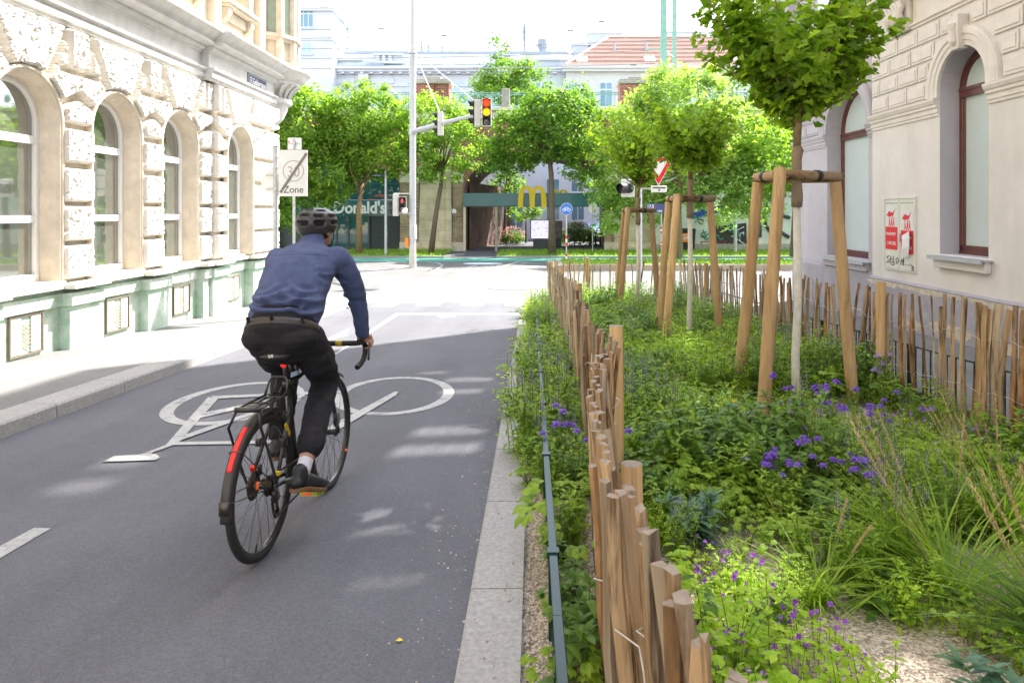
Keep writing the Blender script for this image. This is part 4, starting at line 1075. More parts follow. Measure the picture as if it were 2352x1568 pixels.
m = MB(); m.box(bx(700), bx(1305), YB-.9, YB+.5, bz(163), bz(157)); m.box(bx(700), bx(1305), YB-.7, YB, bz(168), bz(163)); m.box(bx(700), bx(1305), YB-.35, YB, bz(172), bz(168)); m.box(bx(700), bx(1305), YB-.15, YB, bz(200), bz(196))
m.build('cornice', blue_w, pal, bevel=.05)
m = MB()
for u in range(720, 1290, 22): m.box(bx(u), bx(u)+.35, YB-.6, YB, bz(172), bz(168.3))
for u in (722, 826): m.box(bx(u), bx(u+22), YB-.5, YB, bz(196), bz(172))
m.box(bx(752), bx(815), YB-.12, YB, bz(193), bz(180)); m.box(bx(850), bx(905), YB-.12, YB, bz(193), bz(180)); build_each(m, 'frieze_ornament', blue_w, pal)
m = MB(); P = [(bx(752), YB-.5, bz(157)), (bx(765), YB-.5, bz(152)), (bx(775), YB-.3, bz(146)), (bx(880), YB-.3, bz(146)), (bx(885), YB-.5, bz(152)), (bx(895), YB-.5, bz(157))]
m.prism(P, (0, .6, 0)); m.build('lead_hood', lead, pal)
m = MB(); m.box(bx(858), bx(926), YB-.2, YB+.25, bz(147), bz(141)); m.box(bx(858), bx(926), YB-.2, YB+.25, bz(127.5), bz(124))
for u in (863, 877, 891): m.lathe([(.18, 0), (.3, .12), (.16, .3), (.2, .5)], (bx(u+5), YB, bz(141)), 8)
m.build('balustrade', blue_w, pal)
for u in (875, 955, 1040, 1120, 1210): fwindow(pal, bx(u), bz(225), 1.6, 3.0, YB, MAT['pale_glass'], blue_w, 1)
# stair tower: near-side white flank catches the sun
xt0, xt1 = bx(655), bx(762, YB-2); yt = YB-2
m = MB(); m.box(bx(560, yt), xt1, yt, yt+9, -.9, bz(27, yt)); m.build('tower_wall', blue_w, pal)
m = MB(); m.box(bx(560, yt), xt1+.3, yt-.35, yt+9.3, bz(27, yt), bz(22, yt)); m.box(bx(560, yt), xt1+.15, yt-.15, yt+9.1, bz(93, yt), bz(90, yt)); m.build('tower_cornice', blue_w, pal)
m = MB(); m.box(bx(560, yt), xt1+.35, yt-.4, yt+9.35, bz(22, yt), bz(20.5, yt)); m.build('tower_roof', lead, pal)
m = MB(); m.box(bx(720, yt), bx(740, yt), yt+2, yt+3, bz(20, yt), bz(-30, yt)); m.box(xt1-1.2, xt1-.4, yt+5, yt+6, bz(20, yt), bz(-10, yt)); build_each(m, 'chimney', blue_w, pal)
fwindow(pal, bx(703, yt), bz(41, yt), 1.35, 1.75, yt, MAT['far_glass'], blue_w, 2); fwindow(pal, bx(699, yt), bz(111, yt), 1.4, .95, yt, MAT['pale_glass'], blue_w, 2, 0)
P = [(xt1, yt+2, bz(128, yt)), (xt1+2.3, yt+2, bz(128, yt))]+[(xt1+2.3-2.3*math.sin(t), yt+2, bz(128, yt)+1.7*(1-math.cos(t))) for t in np.linspace(.1, pi/2, 8)]+[(xt1, yt+2, bz(128, yt)+1.8)]
m = MB(); m.prism(P, (0, 5, 0)); m.build('scroll_buttress', blue_w, pal)
m = MB()
for yy, z in ((yt+3.2, bz(41, yt)),): m.box(xt1-.02, xt1+.06, yy-.7, yy+.7, z-.95, z+.95)
m.build('side_window_frame', blue_w, pal)
m = MB()
for k in range(3): m.box(xt1+.04, xt1+.07, yt+2.62+k*.42, yt+2.95+k*.42, bz(41, yt)-.8, bz(41, yt)+.8)
m.build('side_window', MAT['far_glass'], pal)
m = MB(); m.tube([(xt1+.12, yt+5, bz(30, yt)), (xt1+.12, yt+5, bz(120, yt))], .07, 6); m.build('drainpipe', lead, pal)
# roof bits behind
m = MB(); m.prism([(bx(818, 80), 80, bz(120, 80)), (bx(818, 80), 80, bz(97, 80)), (bx(868, 80), 80, bz(100, 80)), (bx(905, 80), 80, bz(116, 80)), (bx(905, 80), 80, bz(120, 80))], (0, 6, 0)); m.build('glass_roof', mat('pale_metal', (.6, .63, .66), .4, .05, 1), pal)
m = MB()
for u, h in ((968, 96), (984, 103), (1016, 110)): m.tube([(bx(u, 72), 72, bz(122, 72)), (bx(u, 72), 72, bz(h, 72))], .12, 8)
build_each(m, 'vent_pipe', lead, pal)
# grey house with red tiled hip roof
red_h = thing('red_roof_house', 'pale rendered house with red tiled hip roof behind the viaduct', 'building', (bx(1450), YB-1, -.8))
y0 = YB-1; zc = bz(153, y0)
m = MB(); m.box(bx(1300, y0), bx(2100, y0), y0, y0+13, -.9, zc); m.build('wall', cream_r, red_h)
m = MB(); m.box(bx(1236, y0), bx(1299.5, y0), y0+.8, y0+12, -.9, bz(136, y0)); m.box(bx(1234, y0), bx(1305, y0), y0+.4, y0+12, bz(136, y0), bz(131, y0)); m.build('side_wing', grey_r, red_h)
m = MB(); m.box(bx(1292, y0), bx(2105, y0), y0-.7, y0+.3, zc-.28, zc); m.box(bx(1292, y0), bx(2105, y0), y0-.5, y0, zc-.55, zc-.28); m.build('eaves', cream_r, red_h)
def tilemat():
    m = mat('roof_tile', (.66, .45, .38), .85, .15, 6); nt = m.node_tree; N = nt.nodes; L = nt.links; b = N['Principled BSDF']
    tc = N.new('ShaderNodeTexCoord'); wv = N.new('ShaderNodeTexWave'); wv.bands_direction = 'Z'; wv.inputs['Scale'].default_value = .55; wv.inputs['Distortion'].default_value = .6; L.new(tc.outputs['Object'], wv.inputs['Vector'])
    old = b.inputs['Base Color'].links[0].from_socket; rp = N.new('ShaderNodeMapRange'); rp.inputs[3].default_value = .55; rp.inputs[4].default_value = 1.15; L.new(wv.outputs['Fac'], rp.inputs[0])
    vs = N.new('ShaderNodeVectorMath'); vs.operation = 'SCALE'; L.new(old, vs.inputs[0]); L.new(rp.outputs[0], vs.inputs['Scale']); L.new(vs.outputs[0], b.inputs['Base Color'])
    return m
tilemat()
zr = bz(88, y0+5); xr0 = bx(1398, y0+5)
A = V(bx(1298, y0), y0-.6, zc); B_ = V(bx(2100, y0), y0-.6, zc); C_ = V(bx(2100, y0), y0+5, zr); D_ = V(xr0, y0+5, zr); E_ = V(bx(1298, y0), y0+13, zc)
m = MB(); m.quad(A, B_, C_, D_); m.poly([A, D_, E_]); rf = m.build('roof', MAT['roof_tile'], red_h)
m = MB()
for k in range(1, 26):
    t = k/26; a = A.lerp(D_, t)+V(0, -.03, .03); b = B_.lerp(C_, t)+V(0, -.03, .03); m.beam(a, b, .10, .07)
m.tube([A+V(0, 0, .05), D_+V(0, 0, .1)], .16, 8); m.tube([D_+V(0, 0, .1), C_+V(0, 0, .1)], .14, 8); m.build('tile_courses', MAT['roof_tile'], red_h)
m = MB()
for u, v in ((1336, 142), (1491, 141), (1683, 141)):
    t = (bz(v, y0+.8)-zc)/(zr-zc); p = A.lerp(D_, max(.1, t)); m.obox((bx(u, y0+.6), p.y-.02, p.z+.1), (.5, 0, 0), (0, .35, .28), (0, -.05, .05))
build_each(m, 'roof_window', mat('roof_window_white', (.7, .7, .68), .4, .05, 3), red_h)
m = MB()
for u, v in ((1411, 122), (1484, 121)):
    p = V(bx(u, y0+2.2), y0+2.2, bz(v, y0+2.2)); m.tube([p, p+V(0, 0, 1.0)], .12, 8)
build_each(m, 'vent_pipe', lead, red_h)
for (ua, ub, v0, v1) in ((1352, 1430, 78, 115), (1316, 1356, 105, 140), (1530, 1700, 75, 92)):
    m = MB(); m.box(bx(ua, 71), bx(ub, 71), 71, 73, bz(v1+20, 71), bz(v0, 71)); m.box(bx(ua, 71)-.15, bx(ub, 71)+.15, 70.85, 73.15, bz(v0, 71), bz(v0, 71)+.15); m.build('chimney', grey_r, red_h)
for u in (1228, 1313, 1392): fwindow(red_h, bx(u, y0), bz(217, y0), 1.15, 2.2, y0, MAT['far_glass'], blue_w, 1)
# lower facade seen through the arch
low = thing('blue_grey_house', 'blue grey rendered house seen through the open arch', 'building', (3, 58, -.8))
m = MB(); m.box(bx(1200, 58), bx(1430, 58), 57.6, 58.2, -.9, 6.5); m.build('wall', mat('blue_grey', (.52, .60, .68), .85, .04, .6), low)
for u, v in ((1270, 430), (1327, 422), (1270, 487), (1327, 487)): fwindow(low, bx(u, 57.6), bz(v, 57.6), 1.1, 1.35, 57.6, MAT['far_glass'], blue_w, 1, 0)
st = thing('stone_house', 'rough pale stone house front seen left inside the open arch', 'building', (-2.5, 58.4, -.8))
m = MB(); m.box(bx(1100, 58.4), bx(1199, 58.4), 58.4, 59, -.9, 6.5); m.build('wall', MAT['ashlar'] if False else mat('pale_stone', (.50, .52, .55), .9, .15, 2, .8, 4, bdist=.1), st)
for u in (1185, 1130): fwindow(st, bx(u, 58.4), bz(500, 58.4), 1.4, 2.2, 58.4, MAT['far_glass'], blue_w, 1)
# overhead line mast and wires
cat = thing('catenary_mast', 'pale green lattice railway mast rising behind the trees', 'mast', (bx(1525, 45), 45, ZD))
m = MB()
xa, xb = bx(1524, 45), bx(1549, 48)
m.box(xa-.2, xa+.2, 44.9, 45.1, ZD-6, 20); m.box(xb-.13, xb+.13, 47.9, 48.1, ZD-6, 20); build_each(m, 'post', MAT['rail_green'], cat)
m = MB()
for z in (10.2, 12.2): m.beam((xa, 45, z), (xb, 48, z+.1), .08, .08)
m.beam((xa-1.2, 45, 12.2), (xa, 45, 12.2), .06, .06); m.beam((xa-1.1, 45, 12.1), (xa, 45, 10.6), .05, .05); m.build('bracket', MAT['rail_green'], cat)
wire = mat('wire', (.18, .19, .21), .6, .1, 1)
k = 0
for (v1, v2, lab) in ((62, 25, 'topmost'), (82, 40, 'second'), (105, 78, 'third'), (128, 100, 'fourth'), (150, 134, 'lowest')):
    t = MB(); a = V(bx(640, 46), 46, bz(v1+8, 46)); b = V(bx(1800, 46), 46, bz(v2, 46)); P = [a.lerp(b, i/16)-V(0, 0, .25*math.sin(pi*i/16)) for i in range(17)]
    t.tube(P, .03, 5)
    for i in (3+2*k, 10-k): t.tube([P[i]+V(.3, 0, -.02), P[i]+V(.7, 0, -.02)], .07, 6)
    k += 1; tag(t.build('overhead_wire', wire), f'thin dark overhead railway wire across the white sky, {lab} of five', 'wire', 'overhead wires above the viaduct')
ant = thing('antenna_mast', 'slim white roof antenna mast with panels against the sky', 'antenna', (bx(1205, 70), 70, bz(108, 70)))
m = MB(); m.tube([(bx(1205, 70), 70, bz(125, 70)), (bx(1205, 70), 70, bz(40, 70))], .12, 8); m.build('pole', lead, ant)
m = MB()
for u, v0, v1 in ((1200, 62, 95), (1208, 62, 95), (1204, 46, 58)): m.box(bx(u-2.5, 70), bx(u+2.5, 70), 69.6, 69.9, bz(v1, 70), bz(v0, 70))
m.build('panel', blue_w, ant); 
vent_ = thing('roof_ventilator', 'grey metal roof ventilator beside the antenna mast', 'ventilator', (bx(1246, 70), 70, bz(128, 70)))
m = MB(); m.lathe([(.3, 0), (.4, .6), (.55, .8), (.5, 1.6), (.45, 1.65)], (bx(1246, 70), 70, bz(128, 70)), 12); m.build('cowl', lead, vent_); m = MB(); m.box(bx(1240, 70), bx(1252, 70), 69.7, 70.4, bz(140, 70), bz(128, 70)); m.build('base', lead, vent_)
# graffiti wall right of the pier, with pasted adverts
gw = thing('graffiti_wall', 'pale wall covered in graffiti and adverts beside the viaduct pier', 'wall', (10.6, 39.6, -.8))
yg = 40.0
xg0, xg1 = bx(1502, yg), bx(2050, yg)
pw = mat('pale_wall', (.58, .58, .55), .9, .12, 2, .1, 20, big=.1)
m = MB(); m.box(xg0, xg1, yg, yg+.4, bz(560, yg), bz(378, yg)); m.build('wall', pw, gw)
m = MB(); m.box(xg0, xg1, yg-.12, yg+.4, -.9, bz(560, yg)); m.build('base_course', MAT['stone_grey'], gw)
blue_p = mat('advert_blue', (.03, .06, .30), .6, .1, 4); mauve = mat('advert_mauve', (.40, .26, .36), .6, .1, 4); teal_p = mat('spray_teal', (.04, .28, .24), .7, .1, 4); dark_p = mat('spray_dark', (.05, .05, .06), .7, .1, 4); redp = mat('spray_red', (.30, .03, .06), .7, .1, 4)
def gp3(u, v, o=.01): return V(bx(u, yg), yg-o, bz(v, yg))
m = MB()
for pts in (((1586, 490), (1660, 462), (1660, 487), (1612, 496), (1586, 505)), ((1700, 415), (1812, 382), (1812, 398), (1700, 436))): m.prism([gp3(*p) for p in pts], (0, .009, 0))
build_each(m, 'advert_field', blue_p, gw)
m = MB(); m.prism([gp3(*p) for p in ((1740, 440), (1812, 420), (1812, 446), (1745, 466))], (0, .009, 0)); m.build('advert_band', mauve, gw)
text_mesh("D'spot", .55, gp3(1596, 488, .012), (1, 0, .3), (0, 0, 1), white_letter, 'lettering', gw, .002, .01)
text_mesh('Nabelo', .5, gp3(1752, 452, .012), (1, 0, .25), (0, 0, 1), white_letter, 'lettering', gw, .002, .0)
text_mesh('lser Gü', .42, gp3(1748, 479, .012), (1, 0, .25), (0, 0, 1), dark_p, 'lettering', gw, .002, .005)
text_mesh('242 42 6', .42, gp3(1744, 494, .012), (1, 0, .25), (0, 0, 1), dark_p, 'lettering', gw, .002, .005)
rnd = np.random.RandomState(21)
def squig(mt, u0, u1, v0, v1, n, r, nm):
    m = MB()
    for _ in range(n):
        u = rnd.uniform(u0, u1); v = rnd.uniform(v0, v1); P = [gp3(u, v, .012)]
        for k in range(7): u += rnd.normal(3, 7); v += rnd.normal(0, 9); P.append(gp3(min(max(u, u0), u1), min(max(v, v0), v1), .012))
        Q = []
        for i in range(len(P)-1):
            for t in (0, .33, .66): Q.append(P[i].lerp(P[i+1], t))
        for _k in range(2): Q = [Q[0]]+[(Q[i-1]+2*Q[i]+Q[i+1])/4 for i in range(1, len(Q)-1)]+[Q[-1]]
        m.tube(Q, r, 4)
    m.build(nm, mt, gw)
squig(teal_p, 1590, 1700, 496, 550, 9, .035, 'graffiti_spray'); squig(dark_p, 1600, 1690, 500, 552, 4, .03, 'graffiti_spray'); squig(redp, 1610, 1690, 555, 572, 5, .025, 'graffiti_spray')
m = MB()
for pts in ((1742, 490, 1745, 545), (1755, 488, 1778, 545), (1778, 505, 1812, 545), (1790, 490, 1814, 500)): m.tube([gp3(pts[0], pts[1], .02), gp3(pts[0]+3, (pts[1]+pts[3])/2, .02), gp3(pts[2], pts[3], .02)], .11, 6)
build_each(m, 'graffiti_letter', dark_p, gw)
m = MB(); m.prism([gp3(*p) for p in ((1640, 520), (1714, 512), (1716, 573), (1640, 575))], (0, .009, 0)); m.build('dark_poster_field', mat('soot', (.05, .04, .04), .8, .3, 6), gw)
text_mesh('N.C   N.C.', .45, gp3(1662, 571, .012), (1, 0, 0), (0, 0, 1), white_letter, 'lettering', gw, .002, .0)
squig(white_letter, 1646, 1708, 520, 558, 5, .02, 'chalk_scribble')
# ================================================================ TREES
leafmat('leaf_lime', (.125, .225, .035), (.25, .375, .06), .5)
leafmat('leaf_mid', (.075, .165, .028), (.18, .295, .045), .48)
leafmat('leaf_plane', (.10, .20, .02), (.32, .44, .045), .52, rough=.45)
leafmat('leaf_ash', (.16, .265, .06), (.33, .44, .13), .5)
leafmat('leaf_dark', (.05, .12, .02), (.11, .20, .035), .42)
leafmat('leaf_grey', (.12, .19, .06), (.24, .33, .12), .45)
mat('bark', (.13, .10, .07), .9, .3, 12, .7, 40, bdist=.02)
mat('bark_pale', (.22, .155, .08), .9, .3, 14, .6, 40, bdist=.01)  # paler, warmer bark colour for some trunks
mat('limewash', (.58, .54, .46), .9, .15, 14, .4, 60)
mat('hessian', (.23, .17, .11), .95, .2, 60, .6, 140)
SHAPES = {
 'quad': ([(0, 0), (.45, .33), (1, 0), (.45, -.33)], [(0, 1, 2, 3)]),
 'long': ([(0, 0), (.4, .16), (1, 0), (.4, -.16)], [(0, 1, 2, 3)]),
 'plane': ([(0, 0), (.12, .30), (.38, .52), (.45, .27), (.72, .36), (1, 0), (.72, -.36), (.45, -.27), (.38, -.52), (.12, -.30)], [(0, 1, 2, 3), (0, 3, 4, 5), (0, 5, 6, 7), (0, 7, 8, 9)]),
}
def leaf_arrays(C, nrm, size, shape, rnd, fold=.18):
    P, Fc = SHAPES[shape]; n = len(C); k = len(P)
    a = rnd.normal(size=(n, 3)); d = a-(a*nrm).sum(1, keepdims=True)*nrm; d /= np.linalg.norm(d, axis=1, keepdims=True)+1e-9
    s = np.cross(nrm, d); sz = size*rnd.uniform(.65, 1.3, (n, 1))
    V_ = np.zeros((n, k, 3))
    for i, (t, q) in enumerate(P):
        V_[:, i] = C+d*sz*(t-.4)+s*sz*q+nrm*sz*(abs(q)*fold*2-.12*t*t)
    faces = [tuple(int(b*k+j) for j in f) for b in range(n) for f in Fc]
    return V_.reshape(-1, 3), faces
def mesh_np(name, V_, faces):
    me = bpy.data.meshes.new(name); nv = len(V_); nf = len(faces); L = sum(map(len, faces))
    me.vertices.add(nv); me.vertices.foreach_set('co', np.asarray(V_, dtype=np.float32).ravel())
    me.loops.add(L); me.loops.foreach_set('vertex_index', np.fromiter((i for f in faces for i in f), dtype=np.int32, count=L))
    me.polygons.add(nf); ls = np.zeros(nf, dtype=np.int32); cnt = np.array([len(f) for f in faces], dtype=np.int32); ls[1:] = np.cumsum(cnt)[:-1]
    me.polygons.foreach_set('loop_start', ls); me.update(calc_edges=True); me.validate(); return me
def crown_points(blobs, n, rnd, clus, sig, shell=.55, flat=.7):
    vol = np.array([b[1]*b[2]*b[3] for b in blobs]); pr = vol/vol.sum(); out = []; nr = []; cc = []
    per = max(1, n//clus)
    for _ in range(clus):
        b = blobs[rnd.choice(len(blobs), p=pr)]; v = rnd.normal(size=3); v /= np.linalg.norm(v)
        r = shell+(1-shell)*rnd.rand()**.6; c = np.array(b[0])+v*np.array(b[1:4])*r; cc.append(c)
        s = sig*.78*rnd.uniform(.6, 1.3); p = c+rnd.normal(size=(per, 3))*np.array([s, s, s*flat]); out.append(p)
        m_ = rnd.normal(size=(per, 3))*.55+np.array([0, 0, .75])+v*.45; nr.append(m_)
    P = np.concatenate(out); N_ = np.concatenate(nr); N_ /= np.linalg.norm(N_, axis=1, keepdims=True); return P, N_, np.array(cc)
def tree(name, label, trunk, r0, blobs, n, lsize, lm, bark, shape='quad', clus=150, sig=.3, seed=1, group=None, limbs=16, r1=None, cat='tree', limb_r=.35, extra=None, shell=.55, flat=.7):
    rnd = np.random.RandomState(seed)
    t = thing(name, label, cat, trunk[0], group=group)
    P, N_, cc = crown_points(blobs, n, rnd, clus, sig, shell, flat)
    m = MB(); T = [Vector(p) for p in trunk]; k = len(T); rr = [r0+((r1 or r0*.6)-r0)*i/(k-1) for i in range(k)]
    rr[0] *= 1.15; m.tube(T, rr, 10)
    top = T[-1]; sel = cc[rnd.choice(len(cc), min(limbs, len(cc)), replace=False)]
    for c in sel:
        e = Vector(c); a = T[-1] if rnd.rand() < .6 else T[-1].lerp(T[-2], rnd.rand()*.5)
        mid1 = a.lerp(e, .4)+V(*(rnd.normal(0, .08, 3)*(e-a).length))+V(0, 0, .08*(e-a).length); mid2 = a.lerp(e, .75)+V(*(rnd.normal(0, .06, 3)*(e-a).length))
        q = rr[-1]*limb_r*2; m.tube([a, mid1, mid2, e], [q*.8, q*.5, q*.3, q*.1], 6)
    o = m.build('trunk', bark, t, smooth=True)
    V_, fs = leaf_arrays(P, N_, lsize, shape, rnd)
    me = mesh_np('crown', V_-np.array(trunk[0]), fs); me.materials.append(lm)
    c = bpy.data.objects.new('crown', me); COL.objects.link(c); c.parent = t
    return t, cc
def pb(y, lst, dy=.8):
    """crown blobs given as (u, v, ru, rv) at depth y"""
    out = []
    for i, (u, v, ru, rv) in enumerate(lst):
        s = y/F; yy = y+((i*37) % 5-2)*.3*ru*s*.5
        out.append(((float((u-U0)*s), float(yy), float(CAMZ-(v-V0)*s)), ru*s, ru*s*dy, rv*s))
    return out
def pt(u, v, y): return at(u, v, y)
def base(u, y, z=-.72): return V((u-U0)/F*y, y, z)
B, BS = MAT['bark'], MAT['bark_pale']
tree('street_tree', 'broad bright lime-green tree behind the zone sign at the house corner', [base(623, 36), pt(630, 470, 36), pt(655, 400, 36)], .14, pb(36, [(690, 285, 85, 85), (645, 390, 85, 105), (735, 385, 90, 95), (640, 255, 50, 50), (682, 480, 80, 55), (770, 380, 50, 60), (730, 250, 50, 45)]), 21000, .21, MAT['leaf_lime'], B, clus=430, sig=.32, seed=1)
tree('street_tree', 'lime-green tree with pale trunk in front of the restaurant letters', [base(825, 36.6), pt(824, 480, 36.6), pt(832, 420, 36.6)], .17, pb(36.6, [(840, 270, 90, 75), (875, 345, 70, 70), (800, 240, 50, 42), (885, 385, 45, 30), (820, 340, 70, 65), (790, 300, 60, 60)]), 13000, .19, MAT['leaf_lime'], BS, clus=240, sig=.28, seed=2)
tree('street_tree', 'leaning thin-trunked tree in front of the stone pier beside the traffic mast', [base(990, 37), pt(1000, 500, 37), pt(1013, 425, 37), pt(1016, 390, 37)], .15, pb(37, [(990, 285, 90, 65), (1045, 340, 80, 55), (960, 355, 60, 55), (1080, 290, 50, 50), (925, 310, 45, 60), (1020, 385, 75, 32), (970, 245, 50, 30)]), 8500, .19, MAT['leaf_lime'], B, clus=210, sig=.27, seed=3, limbs=22, limb_r=.3)
tree('street_tree', 'maple with grey trunk standing before the open arch', [base(1268, 36), pt(1267, 470, 36), pt(1266, 400, 36), pt(1262, 360, 36)], .19, pb(36, [(1270, 290, 105, 82), (1205, 320, 90, 75), (1335, 290, 70, 85), (1155, 365, 62, 42), (1345, 375, 58, 60), (1265, 235, 75, 40), (1330, 230, 45, 35)]), 15000, .20, MAT['leaf_mid'], B, clus=330, sig=.30, seed=4, limbs=26)
tree('tall_tree', 'tall loose tree rising behind the viaduct railing', [base(1168, 53, 0), pt(1166, 260, 53), pt(1162, 190, 53)], .2, pb(53, [(1170, 175, 62, 40), (1152, 112, 30, 38), (1150, 88, 14, 20), (1210, 180, 45, 35), (1110, 192, 32, 18), (1165, 215, 85, 25)]), 6500, .24, MAT['leaf_mid'], B, clus=170, sig=.36, seed=5, limbs=24)
tree('ash_tree', 'large pale-green feathery tree with drooping leaves by the graffiti wall', [base(1557, 34.5), pt(1556, 480, 34.5), pt(1562, 400, 34.5)], .24, pb(34.5, [(1560, 235, 105, 85), (1655, 315, 110, 95), (1480, 300, 95, 90), (1705, 420, 80, 85), (1425, 400, 65, 95), (1400, 470, 50, 60), (1565, 400, 110, 80), (1640, 455, 70, 60), (1500, 470, 55, 45), (1480, 240, 50, 40), (1745, 470, 40, 50)]), 34000, .28, MAT['leaf_ash'], BS, shape='long', clus=640, sig=.32, seed=6, limbs=26)
tree('street_tree', 'dark leafy tree at the end of the plaster house behind the pale-green tree', [base(1785, 42), pt(1785, 420, 42), pt(1780, 370, 42)], .2, pb(42, [(1770, 320, 75, 70), (1810, 250, 60, 80), (1730, 260, 60, 60), (1800, 380, 50, 40), (1700, 210, 60, 50)]), 9000, .22, MAT['leaf_dark'], B, clus=220, sig=.33, seed=7)
for i_, (x_, y_) in enumerate(((12.5, 33), (18.0, 32), (24.5, 33.5))):
    tree('street_tree', ('street tree on the island right of the junction, nearest the corner', 'middle street tree on the island right of the junction', 'farthest street tree on the island right of the junction')[i_], [V(x_, y_, -.6), V(x_+.1, y_, 1.8), V(x_, y_, 3)], .16, [((x_, y_, 4.6), 2.6, 2.6, 2.2), ((x_+1, y_, 3.6), 1.8, 1.8, 1.2), ((x_-1, y_+.5, 3.8), 1.8, 1.8, 1.3)], 5000, .26, MAT['leaf_lime'], B, clus=150, sig=.4, seed=61+i_, group=None)
tree('young_tree', 'small young tree inside the open arch behind the menu boards', [base(1208, 50), pt(1208, 500, 50)], .07, pb(50, [(1208, 487, 42, 22)]), 700, .2, MAT['leaf_mid'], B, clus=40, sig=.28, seed=8, limbs=9)
tree('young_tree', 'slim tree far inside the arch beside the stone house', [base(1157, 50.5), pt(1160, 500, 50.5), pt(1162, 440, 50.5)], .13, pb(50.5, [(1165, 425, 45, 30)]), 700, .22, MAT['leaf_mid'], B, clus=40, sig=.3, seed=9, limbs=8)
leafmat('leaf_pink', (.42, .20, .20), (.60, .42, .38), .3, tcol=(1.2, 1, 1))
def bush(label, u, v, ru, rv, y, n, lm, seed, name='bush'):
    return tree(name, label, [base(u, y, -.8), base(u, y, -.5)], .05, pb(y, [(u, v, ru, rv), (u-ru*.4, v+rv*.3, ru*.6, rv*.7), (u+ru*.4, v+rv*.3, ru*.6, rv*.7)], .7), n, .13, lm, B, clus=90, sig=.18, seed=seed, limbs=6, cat='bush', shell=.4)
bush('round green shrub with white-edged leaves inside the open arch', 1320, 535, 28, 28, 47, 2200, MAT['leaf_grey'], 21)
bush('smaller round green shrub beside the parked car inside the arch', 1355, 540, 18, 20, 48, 1400, MAT['leaf_grey'], 22)
bush('low green hedge shrub hidden by the maple trunk in the arch', 1287, 548, 14, 22, 49, 900, MAT['leaf_grey'], 23)
p, _ = bush('pink tipped shrub in the sunlit bed inside the arch', 1172, 543, 34, 16, 51, 1700, MAT['leaf_mid'], 24)
rnd = np.random.RandomState(3); P, N_, cc = crown_points(pb(51, [(1172, 535, 36, 14)], .6), 900, rnd, 60, .15, .7)
V_, fs = leaf_arrays(P, N_, .16, 'long', rnd); me = mesh_np('pink_tips', V_-np.array(p.location), fs); me.materials.append(MAT['leaf_pink']); o = bpy.data.objects.new('pink_tips', me); COL.objects.link(o); o.parent = p
leafmat('leaf_rust', (.30, .09, .03), (.42, .20, .06), .3)
# --- three young plane trees in the planting bed (trunk limewashed below the stakes, hessian at the tie)
def bed_tree(label, X, Y, blobs, n, seed, lm='leaf_plane', ls=.078, shoots=110):
    z0 = bed_h(X, Y); zt = z0+2.13
    t_ = thing('plane_tree', label, 'tree', (X, Y, z0), group=None)
    rnd = np.random.RandomState(seed)
    m = MB(); m.tube([(X+.0, Y, z0-.05), (X-.012, Y, z0+.5), (X+.012, Y, z0+1.0), (X, Y, zt-.28)], [.042, .036, .034, .033], 12); m.build('limewashed_trunk', MAT['limewash'], t_, smooth=True)
    m = MB(); m.tube([(X, Y, zt-.30), (X+.004, Y, zt-.22), (X, Y, zt-.1), (X, Y, zt+.12), (X+.01, Y, zt+.2), (X, Y, zt+.24)], [.046, .05, .045, .043, .05, .034], 12); m.build('hessian_wrap', MAT['hessian'], t_, smooth=True)
    m = MB(); tp = V(X+.01, Y, zt+.55)
    m.tube([(X, Y, zt+.2), (X+.01, Y, zt+.42), tp], [.033, .034, .036], 10)
    Pc, Nc = [], []
    per = n//shoots
    for k_ in range(shoots):
        b_ = blobs[rnd.randint(len(blobs))]; v = rnd.normal(size=3); v /= np.linalg.norm(v); v[2] = v[2]*.75+.25
        e = Vector(np.array(b_[0])+v*np.array(b_[1:4])*(rnd.uniform(.55, 1.34) if k_ % 14 else 1.62)); a = tp+V(rnd.normal(0, .03), rnd.normal(0, .03), rnd.uniform(-.15, .30))
        c1 = a.lerp(e, .45)+V(*rnd.normal(0, .05, 3))-V(0, 0, .06); L_ = (e-a).length
        if k_ < 34: m.tube([a, c1, e], [.015, .009, .003], 6)
        t = rnd.uniform(.25, 1.02, per)[:, None]; A_, C_, E_ = np.array(a), np.array(c1), np.array(e)
        p = (1-t)**2*A_+2*t*(1-t)*C_+t*t*E_+rnd.normal(size=(per, 3))*(.062*(1.2-.75*t)); Pc.append(p)
        d_ = (E_-A_)/L_; Nc.append(rnd.normal(size=(per, 3))*.55+np.array([0, 0, .6])+d_*.55)
    P = np.concatenate(Pc); N_ = np.concatenate(Nc); N_ /= np.linalg.norm(N_, axis=1, keepdims=True)
    m.build('trunk', BS, t_, smooth=True)
    V_, fs = leaf_arrays(P, N_, ls, 'plane', rnd, .25); me = mesh_np('crown', V_-np.array(t_.location), fs); me.materials.append(MAT[lm]); c = bpy.data.objects.new('crown', me); COL.objects.link(c); c.parent = t_
    sel = P[rnd.choice(len(P), len(P)//60, replace=False)]; V_, fs = leaf_arrays(sel, rnd.normal(size=sel.shape)/1.7, ls*.5, 'quad', rnd, .3); me = mesh_np('withered_leaves', V_-np.array(t_.location), fs); me.materials.append(MAT['leaf_rust']); c = bpy.data.objects.new('withered_leaves', me); COL.objects.link(c); c.parent = t_; c['kind'] = 'stuff'
TY = [(2.34, 6.1), (2.18, 9.56), (2.04, 13.4)]
def wb(y, l): return pb(y, l, .9)
bed_tree('nearest young plane tree with pale limewashed trunk tied to tall stakes', *TY[0], wb(6.1, [(1805, 95, 195, 130), (1800, -90, 230, 150), (1655, 10, 65, 120), (1985, 60, 70, 120), (1825, 225, 75, 62), (1700, 150, 80, 70), (1910, 160, 85, 70), (1700, 60, 110, 120), (1930, 40, 100, 130)]), 6200, 31, shoots=135, ls=.084)
